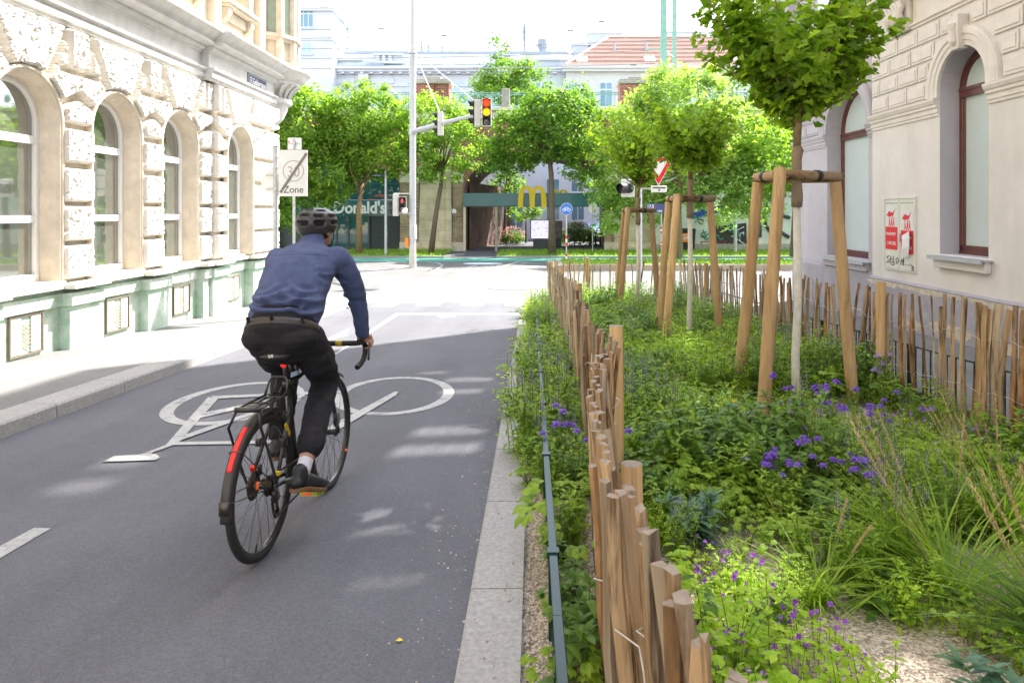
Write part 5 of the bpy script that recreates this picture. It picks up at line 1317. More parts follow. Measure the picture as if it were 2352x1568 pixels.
bed_tree('young plane tree in the middle of the bed with round crown before the yield sign', *TY[1], wb(9.56, [(1585, 315, 104, 80), (1588, 378, 64, 50), (1545, 280, 62, 52), (1645, 305, 58, 55)]), 3600, 32, ls=.075)
bed_tree('farthest young plane tree at the street end of the bed', *TY[2], wb(13.4, [(1442, 328, 92, 74), (1468, 388, 50, 45), (1410, 300, 52, 48), (1492, 302, 45, 48)]), 3000, 33, ls=.075)
# --- stakes
woodmat('stake_wood', (.40, .25, .115), (.60, .40, .21), (1, 1, .07), 1.0, .12, .3)
woodmat('beam_wood', (.25, .155, .075), (.40, .27, .15), (.25, .25, .6))
strap = mat('rubber_strap', (.015, .015, .016), .6, .2, 10)
LBL = ['nearest tripod of tall round stakes with a red-marked crossbar', 'tripod of round stakes around the middle tree', 'weathered tripod of round stakes around the farthest tree']
redm = mat('red_mark', (.6, .04, .04), .7, .1, 10)
for i, ((X, Y), kx) in enumerate(zip(TY, (1.0, .78, .7))):
    z0 = g(Y); zt = z0+2.13
    t = thing('tree_stake', LBL[i], 'tree support', (X, Y, z0), group=None)
    foot = [(-.44, -.35), (-.36, .62), (.70*kx, .40)]; top = [(-.215, -.20), (-.225, .35), (.43*kx, .20)]
    zz = [zt+.05, zt-.05, zt-.05]
    for (a, b), (c, d), z in zip(foot, top, zz):
        m = MB(); A = V(X+a, Y+b, z0-.2); Z = V(X+c, Y+d, z); P = [A.lerp(Z, k/6)+V(random.uniform(-.004, .004), random.uniform(-.004, .004), 0) for k in range(7)]
        m.tube(P, [.056, .0555, .055, .054, .053, .052, .051], 16, up=(0, 1, 0)); m.build('stake', MAT['stake_wood'], t, smooth=False)
    def beam_(p, q, over=.07, rot=0):
        p = Vector(p); q = Vector(q); d = (q-p).normalized(); m = MB(); m.tube([p-d*over, p.lerp(q, .5), q+d*over], [.047, .045, .046], 14); return m.build('crossbar', MAT['beam_wood'], t)
    f_, l_, r_ = [V(X+c, Y+d, zt-.005) for c, d in top]
    beam_(f_+V(.02, .055, 0), l_+V(.01, 0, 0)); beam_(f_+V(.03, .05, 0), r_+V(0, -.0, 0)); beam_(l_+V(.04, .06, -.01), r_+V(-.02, .06, -.01), .02)
    if i == 0:
        m = MB(); d = (l_-f_).normalized(); e = l_+V(.01, 0, 0)+d*.071; m.lathe([(.03, 0), (.001, .001)], e+V(0, 0, .0), 12, d); m.build('red_mark', redm, t)
    m = MB()
    bl = (f_+V(.02, .055, 0), l_+V(.01, 0, 0)); br_ = (f_+V(.03, .05, 0), r_)
    for (p, q), t_ in ((bl, .7), (br_, .64)):
        d_ = (q-p).normalized(); m.lathe([(.047, -.03), (.053, -.027), (.053, .027), (.047, .03)], p.lerp(q, t_), 16, d_, cap=False)
    c = V(X, Y, zt-.02); m.tube([f_.lerp(r_, .62)+V(0, .05, 0), c+V(.04, -.04, 0), c+V(.05, .03, 0), c+V(-.03, .05, 0), c+V(-.05, 0, 0), f_.lerp(l_, .7)+V(.03, 0, 0)], .018, 6, flat=.4); m.build('tie_strap', strap, t)
# ================================================================ SIGNS, SIGNALS, STREET FURNITURE
galv = mat('galvanised', (.46, .47, .48), .45, .1, 8, metal=.5)
sign_w = mat('sign_white', (.72, .72, .70), .4, .03, 3)
sign_g = mat('sign_grey', (.40, .37, .34), .5, .05, 3); sign_d = mat('sign_dark', (.10, .085, .07), .5, .05, 3); sign_m = mat('sign_mid', (.20, .175, .15), .5, .05, 3)
sigred = mat('sign_red', (.62, .02, .02), .4, .05, 3); sigblue = mat('sign_blue', (.03, .16, .52), .4, .05, 3)
housing = mat('signal_housing', (.50, .50, .47), .5, .06, 4); blk = mat('signal_black', (.015, .015, .017), .5, .2, 8)
def disc(mb, c, r, n_, th=.012, seg=28): mb.lathe([(r, 0), (r, th)], c, seg, n_)
def ann(mb, c, r0, r1, x, z, n_, seg=40, th=.003):
    c = Vector(c); x = Vector(x); z = Vector(z); nv = Vector(n_)*th
    for k in range(seg):
        a, b = 2*pi*k/seg, 2*pi*(k+1)/seg
        f = lambda t, r: c+x*r*math.cos(t)+z*r*math.sin(t)
        mb.quad(f(a, r0)+nv, f(b, r0)+nv, f(b, r1)+nv, f(a, r1)+nv)
# end-of-zone sign
Y0 = 12.6; xp = (633-U0)/F*Y0
zs_ = thing('zone_sign', 'white rectangular sign reading 30 Zone crossed out by a dark diagonal bar', 'road sign', (xp, Y0, g(Y0)+.12))
m = MB(); m.tube([(xp, Y0, g(Y0)+.1), (xp, Y0, CAMZ-(338-V0)/F*Y0)], .046, 14); m.build('post', galv, zs_)
m = MB(); m.tube([(xp, Y0, CAMZ+148/F*Y0), (xp, Y0, CAMZ+150/F*Y0)], .044, 14); m.build('post_cap', sign_d, zs_)
yp = Y0-.06
def q30(u, v, o=0): return V((u-U0)/F*yp, yp-o, CAMZ-(v-V0)/F*yp)
a, b = q30(639.5, 451), q30(706, 345)
m = MB(); m.box(a.x, b.x, yp, yp+.02, a.z, b.z); m.build('plate', sign_w, zs_, bevel=.006)
m = MB(); c = q30(674, 393, .002); ann(m, c, 0.182, .191, (1, 0, 0), (0, 0, 1), (0, -1, 0), 48); m.build('ring', sign_m, zs_)
text_mesh('30', .28, q30(674, 406.5, .002), (1, 0, 0), (0, 0, 1), sign_g, 'numerals', zs_, .001, .0, 'CENTER', sx=.86)
text_mesh('Zone', .18, q30(674, 443, .002), (1, 0, 0), (0, 0, 1), sign_d, 'lettering', zs_, .001, .001, 'CENTER', sx=.95)
m = MB(); m.tube([q30(645, 441, .006), q30(704.5, 352, .006)], .022, 10, flat=.2, up=(0, 1, 0)); m.beam(q30(644, 442.5, .006), q30(703.5, 353.5, .006), .046, .008, (0, 1, 0)); m.build('diagonal_bar', sign_m, zs_)
m = MB()
for (u, v) in ((648, 437), (674, 398), (699, 361)): disc(m, q30(u, v, .013), .006, (0, -1, 0), .003, 10)
m.build('rivet', galv, zs_)
m = MB(); cc_ = V(xp-.06, Y0+.05, CAMZ-(419-V0)/F*Y0); nrm = V(.25, .97, 0).normalized(); disc(m, cc_, .255, nrm, .015, 30); m.build('round_plate_back', sign_w, zs_)
m = MB()
for dz in (-.12, .13): m.obox(cc_+V(0, -.012, dz), V(.97, -.25, 0)*.15, V(.25, .97, 0)*.01, V(0, 0, .014))
m.build('clamp_rail', galv, zs_)
m = MB()
for v in (362, 387, 434): m.obox((xp, Y0, CAMZ-(v-V0)/F*Y0), (.05, 0, 0), (0, .05, 0), (0, 0, .012)); m.obox((xp+.07, Y0-.035, CAMZ-(v-V0)/F*Y0), (.05, 0, 0), (0, .006, 0), (0, 0, .012))
m.build('clamp', galv, zs_)
# small sign seen from behind
Y1 = 13.6; x1 = (675-U0)/F*Y1
bs = thing('sign_back', 'small white sign plate seen from behind on a thin pole above the zone sign', 'road sign', (x1, Y1, g(Y1)+.12))
m = MB(); m.tube([(x1, Y1, g(Y1)+.1), (x1, Y1, CAMZ+170/F*Y1)], .025, 10); m.build('pole', galv, bs)
m = MB(); z = CAMZ+156/F*Y1; m.box(x1-.135, x1+.135, Y1+.03, Y1+.045, z-.115, z+.115); m.build('plate', sign_w, bs, bevel=.006)
m = MB(); m.box(x1-.12, x1+.12, Y1+.02, Y1+.03, z-.015, z+.015); m.box(x1-.03, x1+.03, Y1-.03, Y1+.03, z-.02, z+.02); m.build('clamp_rail', galv, bs)
m = MB(); m.box(x1-.118, x1-.095, Y1+.026, Y1+.0295, z-.01, z+.06); m.build('red_sticker', sigred, bs)
# traffic mast
YM = 28.9; XM = (948-U0)/F*YM
mast = thing('traffic_mast', 'tall grey traffic mast with a long bracing arm over the junction', 'mast', (XM, YM, -.8))
def mz(v): return CAMZ-(v-V0)/F*YM
mast_paint = mat('mast_grey', (.44, .45, .46), .5, .06, 2, metal=.2); mast_low = mat('mast_base_paint', (.50, .48, .43), .6, .15, 6)
m = MB(); m.tube([(XM, YM, mz(563)), (XM, YM, mz(175))], .135, 18); m.tube([(XM, YM, mz(178)), (XM, YM, mz(130))], .145, 18); m.tube([(XM, YM, mz(140)), (XM, YM, mz(-60))], [.10, .085], 16); m.build('pole', mast_paint, mast, smooth=False)
m = MB(); m.tube([(XM, YM, -.82), (XM, YM, mz(562))], [.15, .137], 18); m.build('pole_base', mast_low, mast)
E = V(-1.66, 24.0, 5.02); A0 = V(XM+.05, YM-.1, mz(303))
m = MB(); m.tube([A0, A0.lerp(E, .5)+V(0, 0, .03), E+V(0, 0, 0)], [.11, .085, .06], 12); m.build('arm', mast_paint, mast)
m = MB(); T_ = V(XM+.06, YM, mz(119)); m.tube([T_, A0.lerp(E, .46)+V(0, 0, .08)], .018, 6); m.tube([T_, A0.lerp(E, .93)+V(0, 0, .30)], .018, 6); m.tube([A0.lerp(E, .93), A0.lerp(E, .93)+V(0, 0, .32)], .02, 6); m.build('stay_rod', galv, mast)
m = MB(); m.tube([(XM, YM, mz(309)), (XM, YM, mz(295))], .165, 18); m.tube([(XM, YM, mz(124)), (XM, YM, mz(113))], .165, 18)
for v in (473, 457, 492): m.tube([(XM, YM, mz(v+1)), (XM, YM, mz(v-1))], .148, 18)
m.build('clamp', galv, mast)
m = MB(); m.box(XM+.08, XM+.17, YM-.13, YM, mz(549), mz(517)); m.build('cable_box', sign_w, mast, bevel=.01)
m = MB(); m.box(XM-.30, XM-.16, YM-.12, YM+.05, mz(567), mz(547)); m.build('push_button_box', mat('signal_orange', (.75, .22, .02), .4, .05, 2), mast, bevel=.015)
lampred = mat('lamp_red', (1, .03, .004), .3, .05, 2, emit=.55); lampamb = mat('lamp_amber', (1, .30, .004), .3, .05, 2, emit=.55); lampoff = mat('lamp_off', (.06, .06, .055), .15, .1, 6, spec=.8)
def signal(name, label, c, face, lamps, w_=.34, h=.96, boards=True):
    """c centre of front face; face unit direction the lenses look"""
    t = thing(name, label, 'traffic light', c); c = Vector(c); f = Vector(face).normalized(); s = V(-f.y, f.x, 0)
    m = MB(); m.obox(c-f*.11, s*w_/2, f*.11, V(0, 0, h/2)); m.build('housing', housing, t, bevel=.02)
    n = len(lamps); m = MB(); m.obox(c+f*.004, s*(w_/2-.03), f*.006, V(0, 0, h/2-.02)); m.build('face_plate', blk, t)
    for i, lm in enumerate(lamps):
        z = h/2-(i+.5)*h/n; p = c+V(0, 0, z)
        r = min(w_, h/n)*.40; m = MB(); m.lathe([(r, 0), (r*.9, .02), (r*.5, .035), (.005, .04)], p+f*.012, 24, f); m.build('lamp', lm, t, smooth=True)
        m = MB(); k = 14; rows = []
        for j in range(k+1):
            a = R(-25)+R(230)*j/k; d = s*math.cos(a)+V(0, 0, math.sin(a)); L = .20*(.55+.45*math.sin(max(0, min(pi, a))))
            rows.append((p+d*(r+.012)+f*.012, p+d*(r+.008)+f*(.012+L)))
        for (a, b), (c2, d2) in zip(rows[:-1], rows[1:]): m.quad(a, c2, d2, b)
        m.build('visor', blk, t)
    return t
face = (-E).normalized(); face.z = 0
signal('traffic_light', 'traffic light at the arm end showing red and amber', E+V(.03, -.1, -.22+.22), (.05, -1, 0), [lampred, lampamb, lampoff])
sg = signal('traffic_light', 'pale traffic light seen side-on at the end of the arm beside the lit one', E+V(-.42, .02, -.02), (-1, -.25, 0), [lampoff]*3, .30, .92)
p = A0.lerp(E, .42); signal('traffic_light', 'pale traffic light in the middle of the mast arm facing away left', p+V(-.12, 0, .02), (-1, -.1, 0), [lampoff]*3, .30, .92)
x2 = XM-.42; pl = signal('pedestrian_light', 'pedestrian light on the mast showing a red figure', (x2+.05, YM-.35, mz(470)), (.15, -1, 0), [lampoff, lampoff], .34, .66)
m = MB(); c = Vector((x2+.05, YM-.40, mz(470)+.165)); m.ell(c+V(0, -.01, .06), .022, .01, .024, 8, 6); m.ell(c+V(0, -.01, 0), .035, .01, .05, 8, 6); m.ell(c+V(-.012, -.01, -.06), .014, .01, .04, 8, 6); m.ell(c+V(.014, -.01, -.06), .014, .01, .04, 8, 6); m.build('red_figure', mat('figure_red', (.9, .03, .03), .4, .1, 20, emit=.5), pl)
signal('traffic_light', 'pale traffic light on the mast beside the pedestrian light facing left', (x2-.35, YM-.3, mz(471)), (-1, -.1, 0), [lampoff]*3, .28, .92)
m = MB()
for v in (445, 490): m.beam((XM-.75, YM-.25, mz(v)), (XM, YM-.1, mz(v)), .04, .05)
m.build('light_bracket', housing, mast)
m = MB(); m.lathe([(.02, -.1), (.11, -.05), (.13, .05), (.09, .15), (.02, .2)], (XM-.27, YM-.36, mz(486)), 14); m.build('sounder', sign_w, mast, smooth=True)
# slim lamp post on the lawn
YL = 36.2; XL = (886-U0)/F*YL
lp = thing('lamp_post', 'slim grey street lamp with small disc lamp before the restaurant shutters', 'street lamp', (XL, YL, -.72))
m = MB(); m.tube([(XL, YL, -.75), (XL, YL, CAMZ+(V0-390)/F*YL)], [.075, .06], 10); m.build('pole', galv, lp)
m = MB(); z = CAMZ+(V0-404)/F*YL; m.tube([(XL, YL, z), (XL-.3, YL-.1, z+.05)], .025, 6); m.lathe([(.30, 0), (.28, .06), (.1, .14)], (XL-.42, YL-.12, z-.04), 16); m.build('lamp_head', mat('lamp_blue_grey', (.12, .14, .22), .3, .1, 3), lp)
# cycle path sign
YC = 30.0; XC_ = (1301-U0)/F*YC
bsn = thing('cycle_sign', 'round blue cycle path sign on a pole with red and white bands', 'road sign', (XC_, YC, -.6))
def striped(t, x, y, z0, z1, bands, r=.03):
    m = MB(); m.tube([(x, y, z0), (x, y, z1)], r, 10); m.build('pole', galv, t)
    mr, mw = MB(), MB()
    for (a, b) in bands:
        n = 3
        for i in range(n): (mr if i % 2 == 0 else mw).tube([(x, y, a+(b-a)*i/n), (x, y, a+(b-a)*(i+1)/n)], r+.012, 10)
    if mr.v: mr.build('red_band', sigred, t)
    if mw.v: mw.build('white_band', sign_w, t)
def cz(v, y): return CAMZ-(v-V0)/F*y
striped(bsn, XC_, YC, -.62, cz(480, YC), [(cz(565, YC), cz(541, YC)), (cz(600, YC), cz(583, YC))])
c = V(XC_, YC-.05, cz(480, YC)); m = MB(); disc(m, c+V(0, .01, 0), .265, (0, 1, 0), .012, 36); m.build('rim', sign_w, bsn); m = MB(); disc(m, c-V(0, .002, 0), .25, (0, 1, 0), .01, 36); m.build('disc', sigblue, bsn)
m = MB(); ex, ez = V(1, 0, 0), V(0, 0, 1); k = .2
for sx_ in (-.105, .105): ann(m, c+V(sx_, -.004, -.04), .05, .072, ex, ez, (0, -1, 0), 20)
def bb(a, b, w_=.014): m.beam(c+V(a[0], -.008, a[1]), c+V(b[0], -.008, b[1]), w_, .004, (0, 1, 0))
for a, b in (((-.105, -.04), (-.045, .06)), ((-.045, .06), (.06, .06)), ((.06, .06), (.0, -.05)), ((.0, -.05), (-.105, -.04)), ((.0, -.05), (-.045, .07)), ((.105, -.04), (.055, .10)), ((.055, .10), (.09, .11)), ((-.075, .085), (-.02, .085))): bb(a, b)
m.build('bicycle_symbol', sign_w, bsn)
def back_sign(label, u, v, y, r, v0, bands=None, z0=-.7):
    x = (u-U0)/F*y; t = thing('sign_back', label, 'road sign', (x, y, z0)); striped(t, x, y, z0-.02, cz(v-6, y), bands or [])
    m = MB(); disc(m, V(x+.03, y+.03, cz(v, y)), r, V(.75, 1, 0).normalized(), .012, 28); m.build('plate', sign_w, t); return t
back_sign('white round sign seen from behind on a plain pole inside the arch side lawn', 1361, 478, 38, .30, 585)
y = 40.2; x = (1036-U0)/F*y
t = thing('marker_post', 'thin post with red and white bands and small white disc before the brick pilaster', 'post', (x, y, -.7)); striped(t, x, y, -.72, cz(474, y), [(cz(548, y), cz(540, y)), (cz(562, y), cz(553, y))], .025); m = MB(); m.lathe([(.14, 0), (.14, .02)], (x+.18, y-.05, cz(485, y)), 18, (0, 1, 0)); m.build('disc', sign_w, t)
for u, y, v0, bands, lab in ((1421, 37.5, 490, ((524, 530), (544, 553)), 'thin red and white banded post between the weathered stakes and the stone pier'), (1519, 33.0, 487, ((521, 536), (556, 566)), 'thin red and white banded post under the dark street name plate')):
    x = (u-U0)/F*y; t = thing('marker_post', lab, 'post', (x, y, -.7)); striped(t, x, y, -.72, cz(v0, y), [(cz(b, y), cz(a, y)) for a, b in bands], .03)
    if u == 1519:
        m = MB(); m.box(x-.75, x+.32, y-.05, y-.03, cz(489, y), cz(468, y)); m.build('name_plate', MAT['blue_enamel'], t, bevel=.01)
        text_mesh('17.E', .20, (x-.70, y-.052, cz(477, y)), (1, 0, 0), (0, 0, 1), sign_w, 'lettering', t, .001, .004); text_mesh('viel', .17, (x-.2, y-.052, cz(487, y)), (1, 0, 0), (0, 0, 1), sign_w, 'lettering', t, .001, .003)
# signal post with yield sign by the island
YS_ = 20.4; XS = (1470-U0)/F*YS_
sp = thing('signal_post', 'pale steel signal post behind the farthest young tree carrying a yield sign', 'post', (XS, YS_, -.8))
m = MB(); m.tube([(XS, YS_, -.82), (XS, YS_, cz(300, YS_))], .06, 14); m.build('pole', galv, sp)
def s5(u, v, o=0): return V((u-U0)/F*20.2, 20.2-o, cz(v, 20.2))
m = MB(); m.beam(s5(1470, 433, -.05), s5(1532, 433, -.05), .05, .05); m.build('arm', galv, sp)
def tri(cu, vb, vt, hw, o, th):
    m.prism([s5(cu, vb, o), s5(cu+hw, vt, o), s5(cu-hw, vt, o)], (0, th, 0))
m = MB(); tri(1512.5, 426, 361, 37.5, 0, .015); m.build('yield_rim', sign_w, sp); m = MB(); tri(1512.5, 424, 362.3, 35.5, .004, .004); m.build('yield_border', sigred, sp); m = MB(); tri(1512.5, 406, 371, 20, .008, .004); m.build('yield_field', sign_w, sp)
m = MB(); a, b = s5(1495, 442), s5(1530, 427); m.box(a.x, b.x, 20.1, 20.22, a.z, b.z); m.build('sensor_box', sign_w, sp, bevel=.02)
m = MB(); a, b = s5(1497.5, 433.3), s5(1527.5, 430); m.box(a.x, b.x, 20.095, 20.101, a.z, b.z); a, b = s5(1511, 439.5), s5(1514, 434.5); m.box(a.x, b.x, 20.095, 20.101, a.z, b.z); m.build('sensor_slot', sign_d, sp)
m = MB(); c = V((1440-U0)/F*20.3, 20.3, cz(432, 20.3)); m.obox(c+V(.03, .02, 0), (.20, 0, 0), (0, .02, 0), (0, 0, .26)); m.build('signal_backboard', sign_w, sp, bevel=.02)
m = MB(); m.lathe([(.15, -.02), (.15, .12), (.1, .14)], c+V(.0, -.02, 0), 20, (-.5, -1, 0)); m.lathe([(.155, .1), (.15, .34)], c+V(.02, 0, .0), 20, (-.75, -.65, -.05), cap=False); m.ell(c+V(.05, -.10, 0), .14, .1, .16); m.build('signal_hood', blk, sp, smooth=True)
m = MB(); m.lathe([(.1, 0), (.08, .02), (.01, .03)], c+V(-.07, -.16, -.03), 18, (-.5, -1, 0)); m.build('lamp', lampoff, sp)
y = 37; x = (1689-U0)/F*y; t = thing('bollard_post', 'plain grey steel post on the lawn before the dark graffiti poster', 'post', (x, y, -.7)); m = MB(); m.tube([(x, y, -.72), (x, y, cz(470, y))], .09, 10); m.build('pole', galv, t); m = MB(); m.tube([(x, y, cz(470, y)), (x, y, cz(467, y))], .1, 10); m.build('cap', galv, t)
# waste container
y = 39.2; xa, xb = (1564-U0)/F*y, (1598-U0)/F*y
t = thing('waste_container', 'black wheeled waste container with orange notice on the front', 'bin', ((xa+xb)/2, y, -.7))
m = MB(); m.prism([(xa+.06, y, -.62), (xb-.06, y, -.62), (xb, y, cz(531, y)), (xa, y, cz(531, y))], (0, .7, 0)); m.build('body', blk, t, bevel=.03); m = MB(); m.prism([(xa-.03, y-.04, cz(531, y)), (xb+.03, y-.04, cz(531, y)), (xb-.03, y, cz(525, y)), (xa+.03, y, cz(525, y))], (0, .75, 0)); m.build('lid', blk, t, bevel=.02)
m = MB()
for x in (xa+.12, xb-.12): m.lathe([(.09, -.03), (.09, .03)], (x, y+.1, -.68), 12, (1, 0, 0))
m.build('wheel', blk, t)
m = MB(); a, b = xa+.03, xa+.62; m.box(a, b, y-.03, y-.018, cz(556, y), cz(536, y)); m.build('notice', mat('notice_orange', (.80, .20, .02), .5, .05, 2), t, bevel=.004)
text_mesh('RESTMÜLL', .11, (a+.06, y-.032, cz(541, y)), (1, 0, 0), (0, 0, 1), sign_w, 'lettering', t, .001)
m = MB(); 
for (dx, dz, r1, r2) in ((.2, -.1, .09, .05), (.33, -.09, .08, .07), (.46, -.06, .07, .07), (.27, -.05, .05, .04)): m.lathe([(r1, 0), (r1*.6, .004)], (a+dx, y-.031, cz(543, y)+dz), 10, (0, -1, 0))
m.build('notice_print', mat('notice_lilac', (.5, .42, .55), .5, .2, 3), t)
# bollards and parked car deep inside the arch
for i, u in enumerate((1368, 1379)):
    y = 46.5; x = (u-U0)/F*y; t = thing('bollard', ('dark iron bollard left of a twin before the parked car', 'dark iron bollard right of a twin before the parked car')[i], 'bollard', (x, y, -.8)); m = MB(); m.lathe([(.10, 0), (.10, .1), (.06, .14), (.055, .7), (.075, .74), (.05, .82)], (x, y, -.8), 12); m.build('post', blk, t); m = MB(); m.ell((x, y, .1), .07, .07, .08); m.build('finial', blk, t)
yc_ = 53.5; xc = (1378-U0)/F*yc_
car = thing('parked_car', 'pale blue parked car half hidden by the pier inside the arch', 'car', (xc, yc_, -.8))
pc = mat('car_paint', (.36, .45, .60), .25, .03, 2, coat=.6, spec=.6)
sec = [(-2.0, .35), (-2.05, .75), (-1.6, .95), (-.9, 1.02), (-.2, 1.42), (.9, 1.45), (1.6, 1.05), (2.0, .95), (2.05, .4)]
m = MB(); P0 = [V(xc-.82, yc_+a+2, -.8+b) for a, b in sec]; m.prism(P0, (1.64, 0, 0)); m.build('body', pc, car, bevel=.08)
m = MB(); m.quad((xc-.68, yc_+1.02, .24), (xc+.68, yc_+1.02, .24), (xc+.6, yc_+1.72, .60), (xc-.6, yc_+1.72, .60)); m.build('windscreen', MAT['far_glass'], car)
for sx_ in (-1, 1):
    for wy_ in (-1.25, 1.3):
        m = MB(); m.lathe([(.30, -.1), (.31, 0), (.30, .1)], (xc+sx_*.74, yc_+2+wy_, -.49), 18, (1, 0, 0)); wl = m.build('wheel', blk, car); m = MB(); m.lathe([(.19, -.105), (.19, .105)], (xc+sx_*.74, yc_+2+wy_, -.49), 14, (1, 0, 0)); m.build('rim', galv, wl)
    m = MB(); m.ell((xc+sx_*.62, yc_+.02, -.02), .14, .08, .08); m.build('headlight', sign_w, car)
m = MB(); m.box(xc-.26, xc+.26, yc_-.1, yc_-.06, -.38, -.27); m.build('number_plate', sign_w, car)
# ================================================================ PALING FENCES AND LOW RAILINGS
woodmat('paling', (.28, .17, .085), (.52, .37, .215), (1, 1, .09), 2.2)
woodmat('paling_grey', (.28, .215, .145), (.50, .40, .285), (1, 1, .09), 2.2)
woodmat('paling_bark', (.11, .055, .026), (.42, .25, .115), (1, 1, .20), 1.8)
wirem = mat('galvanised_wire', (.55, .53, .50), .4, .1, 10, metal=.6)
cutm = mat('cut_end', (.24, .195, .15), .85, .2, 25)
def picket_mesh(mb, x, y, z0, h, w, d, ang, lean, rnd, n=6):
    k = 6; angs = sorted(rnd.uniform(0, 2*pi, n)) if rnd.rand() < .4 else [2*pi*i/n+rnd.uniform(-.25, .25) for i in range(n)]
    rad = [rnd.uniform(.75, 1.1) for _ in range(n)]
    ca, sa = math.cos(ang), math.sin(ang); rg = []
    bend = rnd.normal(0, .008, 2); jit = rnd.normal(0, .003, (k+1, 2))
    for i in range(k+1):
        t = i/k; z = z0-.06+(h+.06)*t; s = 1.0-.10*t+rnd.normal(0, .03)
        ox = lean[0]*h*t+bend[0]*math.sin(pi*t)*2+jit[i][0]; oy = lean[1]*h*t+bend[1]*math.sin(pi*t)*2+jit[i][1]
        row = []
        for a, r in zip(angs, rad):
            px = math.cos(a)*w/2*r*s; py = math.sin(a)*d/2*r*s
            dz = 0 if i < k else rnd.uniform(-.003, .003)+px*rnd.choice([-.12, .0, .12])
            row.append(V(x+ox+px*ca-py*sa, y+oy+px*sa+py*ca, z+dz))
        rg.append(row)
    o = len(mb.v); mb.rings(rg, cap=False)
    mb.mi = 1; mb.add(rg[-1], [tuple(range(n))]); mb.mi = 0
def fence(name, label, path, spacing, hfun, seed, wide=(.035, .06), thick=.03, maxp=96, posts=(), gap=None, lean_near=False, mats=('paling', 'paling_grey', 'paling_bark'), pr=(.5, .35, .15)):
    rnd = np.random.RandomState(seed)
    P = [Vector((x, y, 0)) for x, y in path]; L = [0]
    for a, b in zip(P[:-1], P[1:]): L.append(L[-1]+(b-a).length)
    def pos(s):
        for i in range(len(P)-1):
            if s <= L[i+1] or i == len(P)-2:
                t = (s-L[i])/(L[i+1]-L[i]); return P[i].lerp(P[i+1], t), (P[i+1]-P[i]).normalized()
    t = thing(name, label, 'fence', (P[0].x, P[0].y, g(P[0].y)))
    s = 0.0; items = []
    while s < L[-1]:
        p, d = pos(s); items.append((p, d, s)); sp = (spacing(p) if callable(spacing) else spacing)*rnd.uniform(.6, 1.45)
        if gap and gap(p): sp *= 2.3
        s += sp
    if len(items) > maxp:
        order = sorted(range(len(items)), key=lambda i: items[i][0].length); near = set(order[:maxp])
    else: near = set(range(len(items)))
    rest = MB(); wires = [[], []]; back = [[], []]; lean = np.zeros(2)
    for i, (p, d, s) in enumerate(items):
        z0 = bed_h(p.x, p.y); h = hfun(p)*(rnd.uniform(.975, 1.02) if p.y < 3 else rnd.uniform(.94, 1.05)); lean = lean*.75+rnd.normal(0, .012 if p.y < 3 and lean_near else .028, 2)
        if lean_near and p.y < 3: lean = lean*.7+np.array([-.15, .0])*.3
        w_ = rnd.uniform(*(wide(p) if callable(wide) else wide)); x = p.x-(lean[0]*h if lean_near and p.y < 3 else 0)+rnd.normal(0, .012); y = p.y+rnd.normal(0, .006)
        m = MB() if i in near else rest
        picket_mesh(m, x, y, z0, h, w_, thick*rnd.uniform(.7, 1.2), math.atan2(d.y, d.x)+rnd.normal(0, .25), lean, rnd)
        if i in near:
            mm = mats[rnd.choice(3, p=pr)]; m.build('picket', [MAT[mm], cutm], t)
        for k, f in enumerate((.34, .76)):
            nrm = V(-d.y, d.x, 0); side = .021
            wp = V(x+lean[0]*h*f, y+lean[1]*h*f, z0+h*f*.97+.010*math.sin(i*1.1)); wires[k].append(wp+nrm*side); back[k].append(wp-nrm*side-V(0, 0, .004))
    if rest.v: tag(rest.build('picket_run', [MAT[mats[1]], cutm], t), kind='stuff')
    for w_, b_ in zip(wires, back):
        m = MB(); m.tube(w_, .0019, 5); m.tube(b_, .0019, 5)
        m.build('wire', wirem, t)
    for (x, y, h, r) in posts:
        m = MB(); z0 = bed_h(x, y); n = 14; m.tube([(x, y, z0-.1), (x+.004, y, z0+h*.5), (x, y, z0+h)], [r*1.05, r, r*.98], n, cap=False); o = [V(x+r*.98*math.cos(2*pi*k/n), y+r*.98*math.sin(2*pi*k/n), z0+h) for k in range(n)]; m.mi = 1; m.add(o, [tuple(range(n))]); m.mi = 0; m.build('post', [MAT['stake_wood'], cutm], t)
    return t
def hl(p): return 1.02 if p.y > 2 else 1.02
fence('paling_fence', 'split wood paling fence running along the street side of the bed', [(.265, .80), (.222, 1.05), (.195, 1.26), (.175, 1.65), (.205, 2.3), (.27, 2.75), (.36, 3.5), (.42, 4.5), (.455, 6.0), (.445, 9), (.40, 13), (.37, 15.3), (.42, 16.2)], (lambda p: .044 if p.y < 3.2 else .086), hl, 51, (.031, .053), .032, 98, lean_near=True, pr=(.42, .28, .30), posts=[(.325, 2.27, .80, .036), (.47, 3.9, 1.06, .04), (.50, 7.6, 1.05, .04), (.47, 11.4, 1.05, .04), (.42, 15.2, 1.05, .04)])
fence('paling_fence', 'wired paling fence along the wall side of the bed with wide gaps', [(3.62, 3.6), (3.56, 5.0), (3.50, 6.0), (3.42, 7.2), (3.46, 9.3), (3.5, 12.5), (3.52, 16.3)], (lambda p: .078 if p.y < 5.9 or p.y > 9 else .082), lambda p: 1.03, 52, (lambda p: (.06, .105) if p.y < 5.6 else (.034, .062)), .03, 100, [(3.40, 6.72, 1.12, .045), (3.44, 8.9, 1.06, .042), (3.46, 11.2, 1.05, .042), (3.47, 13.8, 1.05, .042)], pr=(.5, .2, .3))
fence('paling_fence', 'short paling fence closing the far end of the bed at the junction', [(.55, 16.25), (1.3, 16.35), (2.3, 16.4), (3.4, 16.35)], .10, lambda p: 1.0, 53, (.035, .055), .03, 98, [(1.28, 16.33, 1.12, .045), (2.95, 16.36, 1.15, .04)], gap=lambda p: 1.35 < p.x < 2.9)
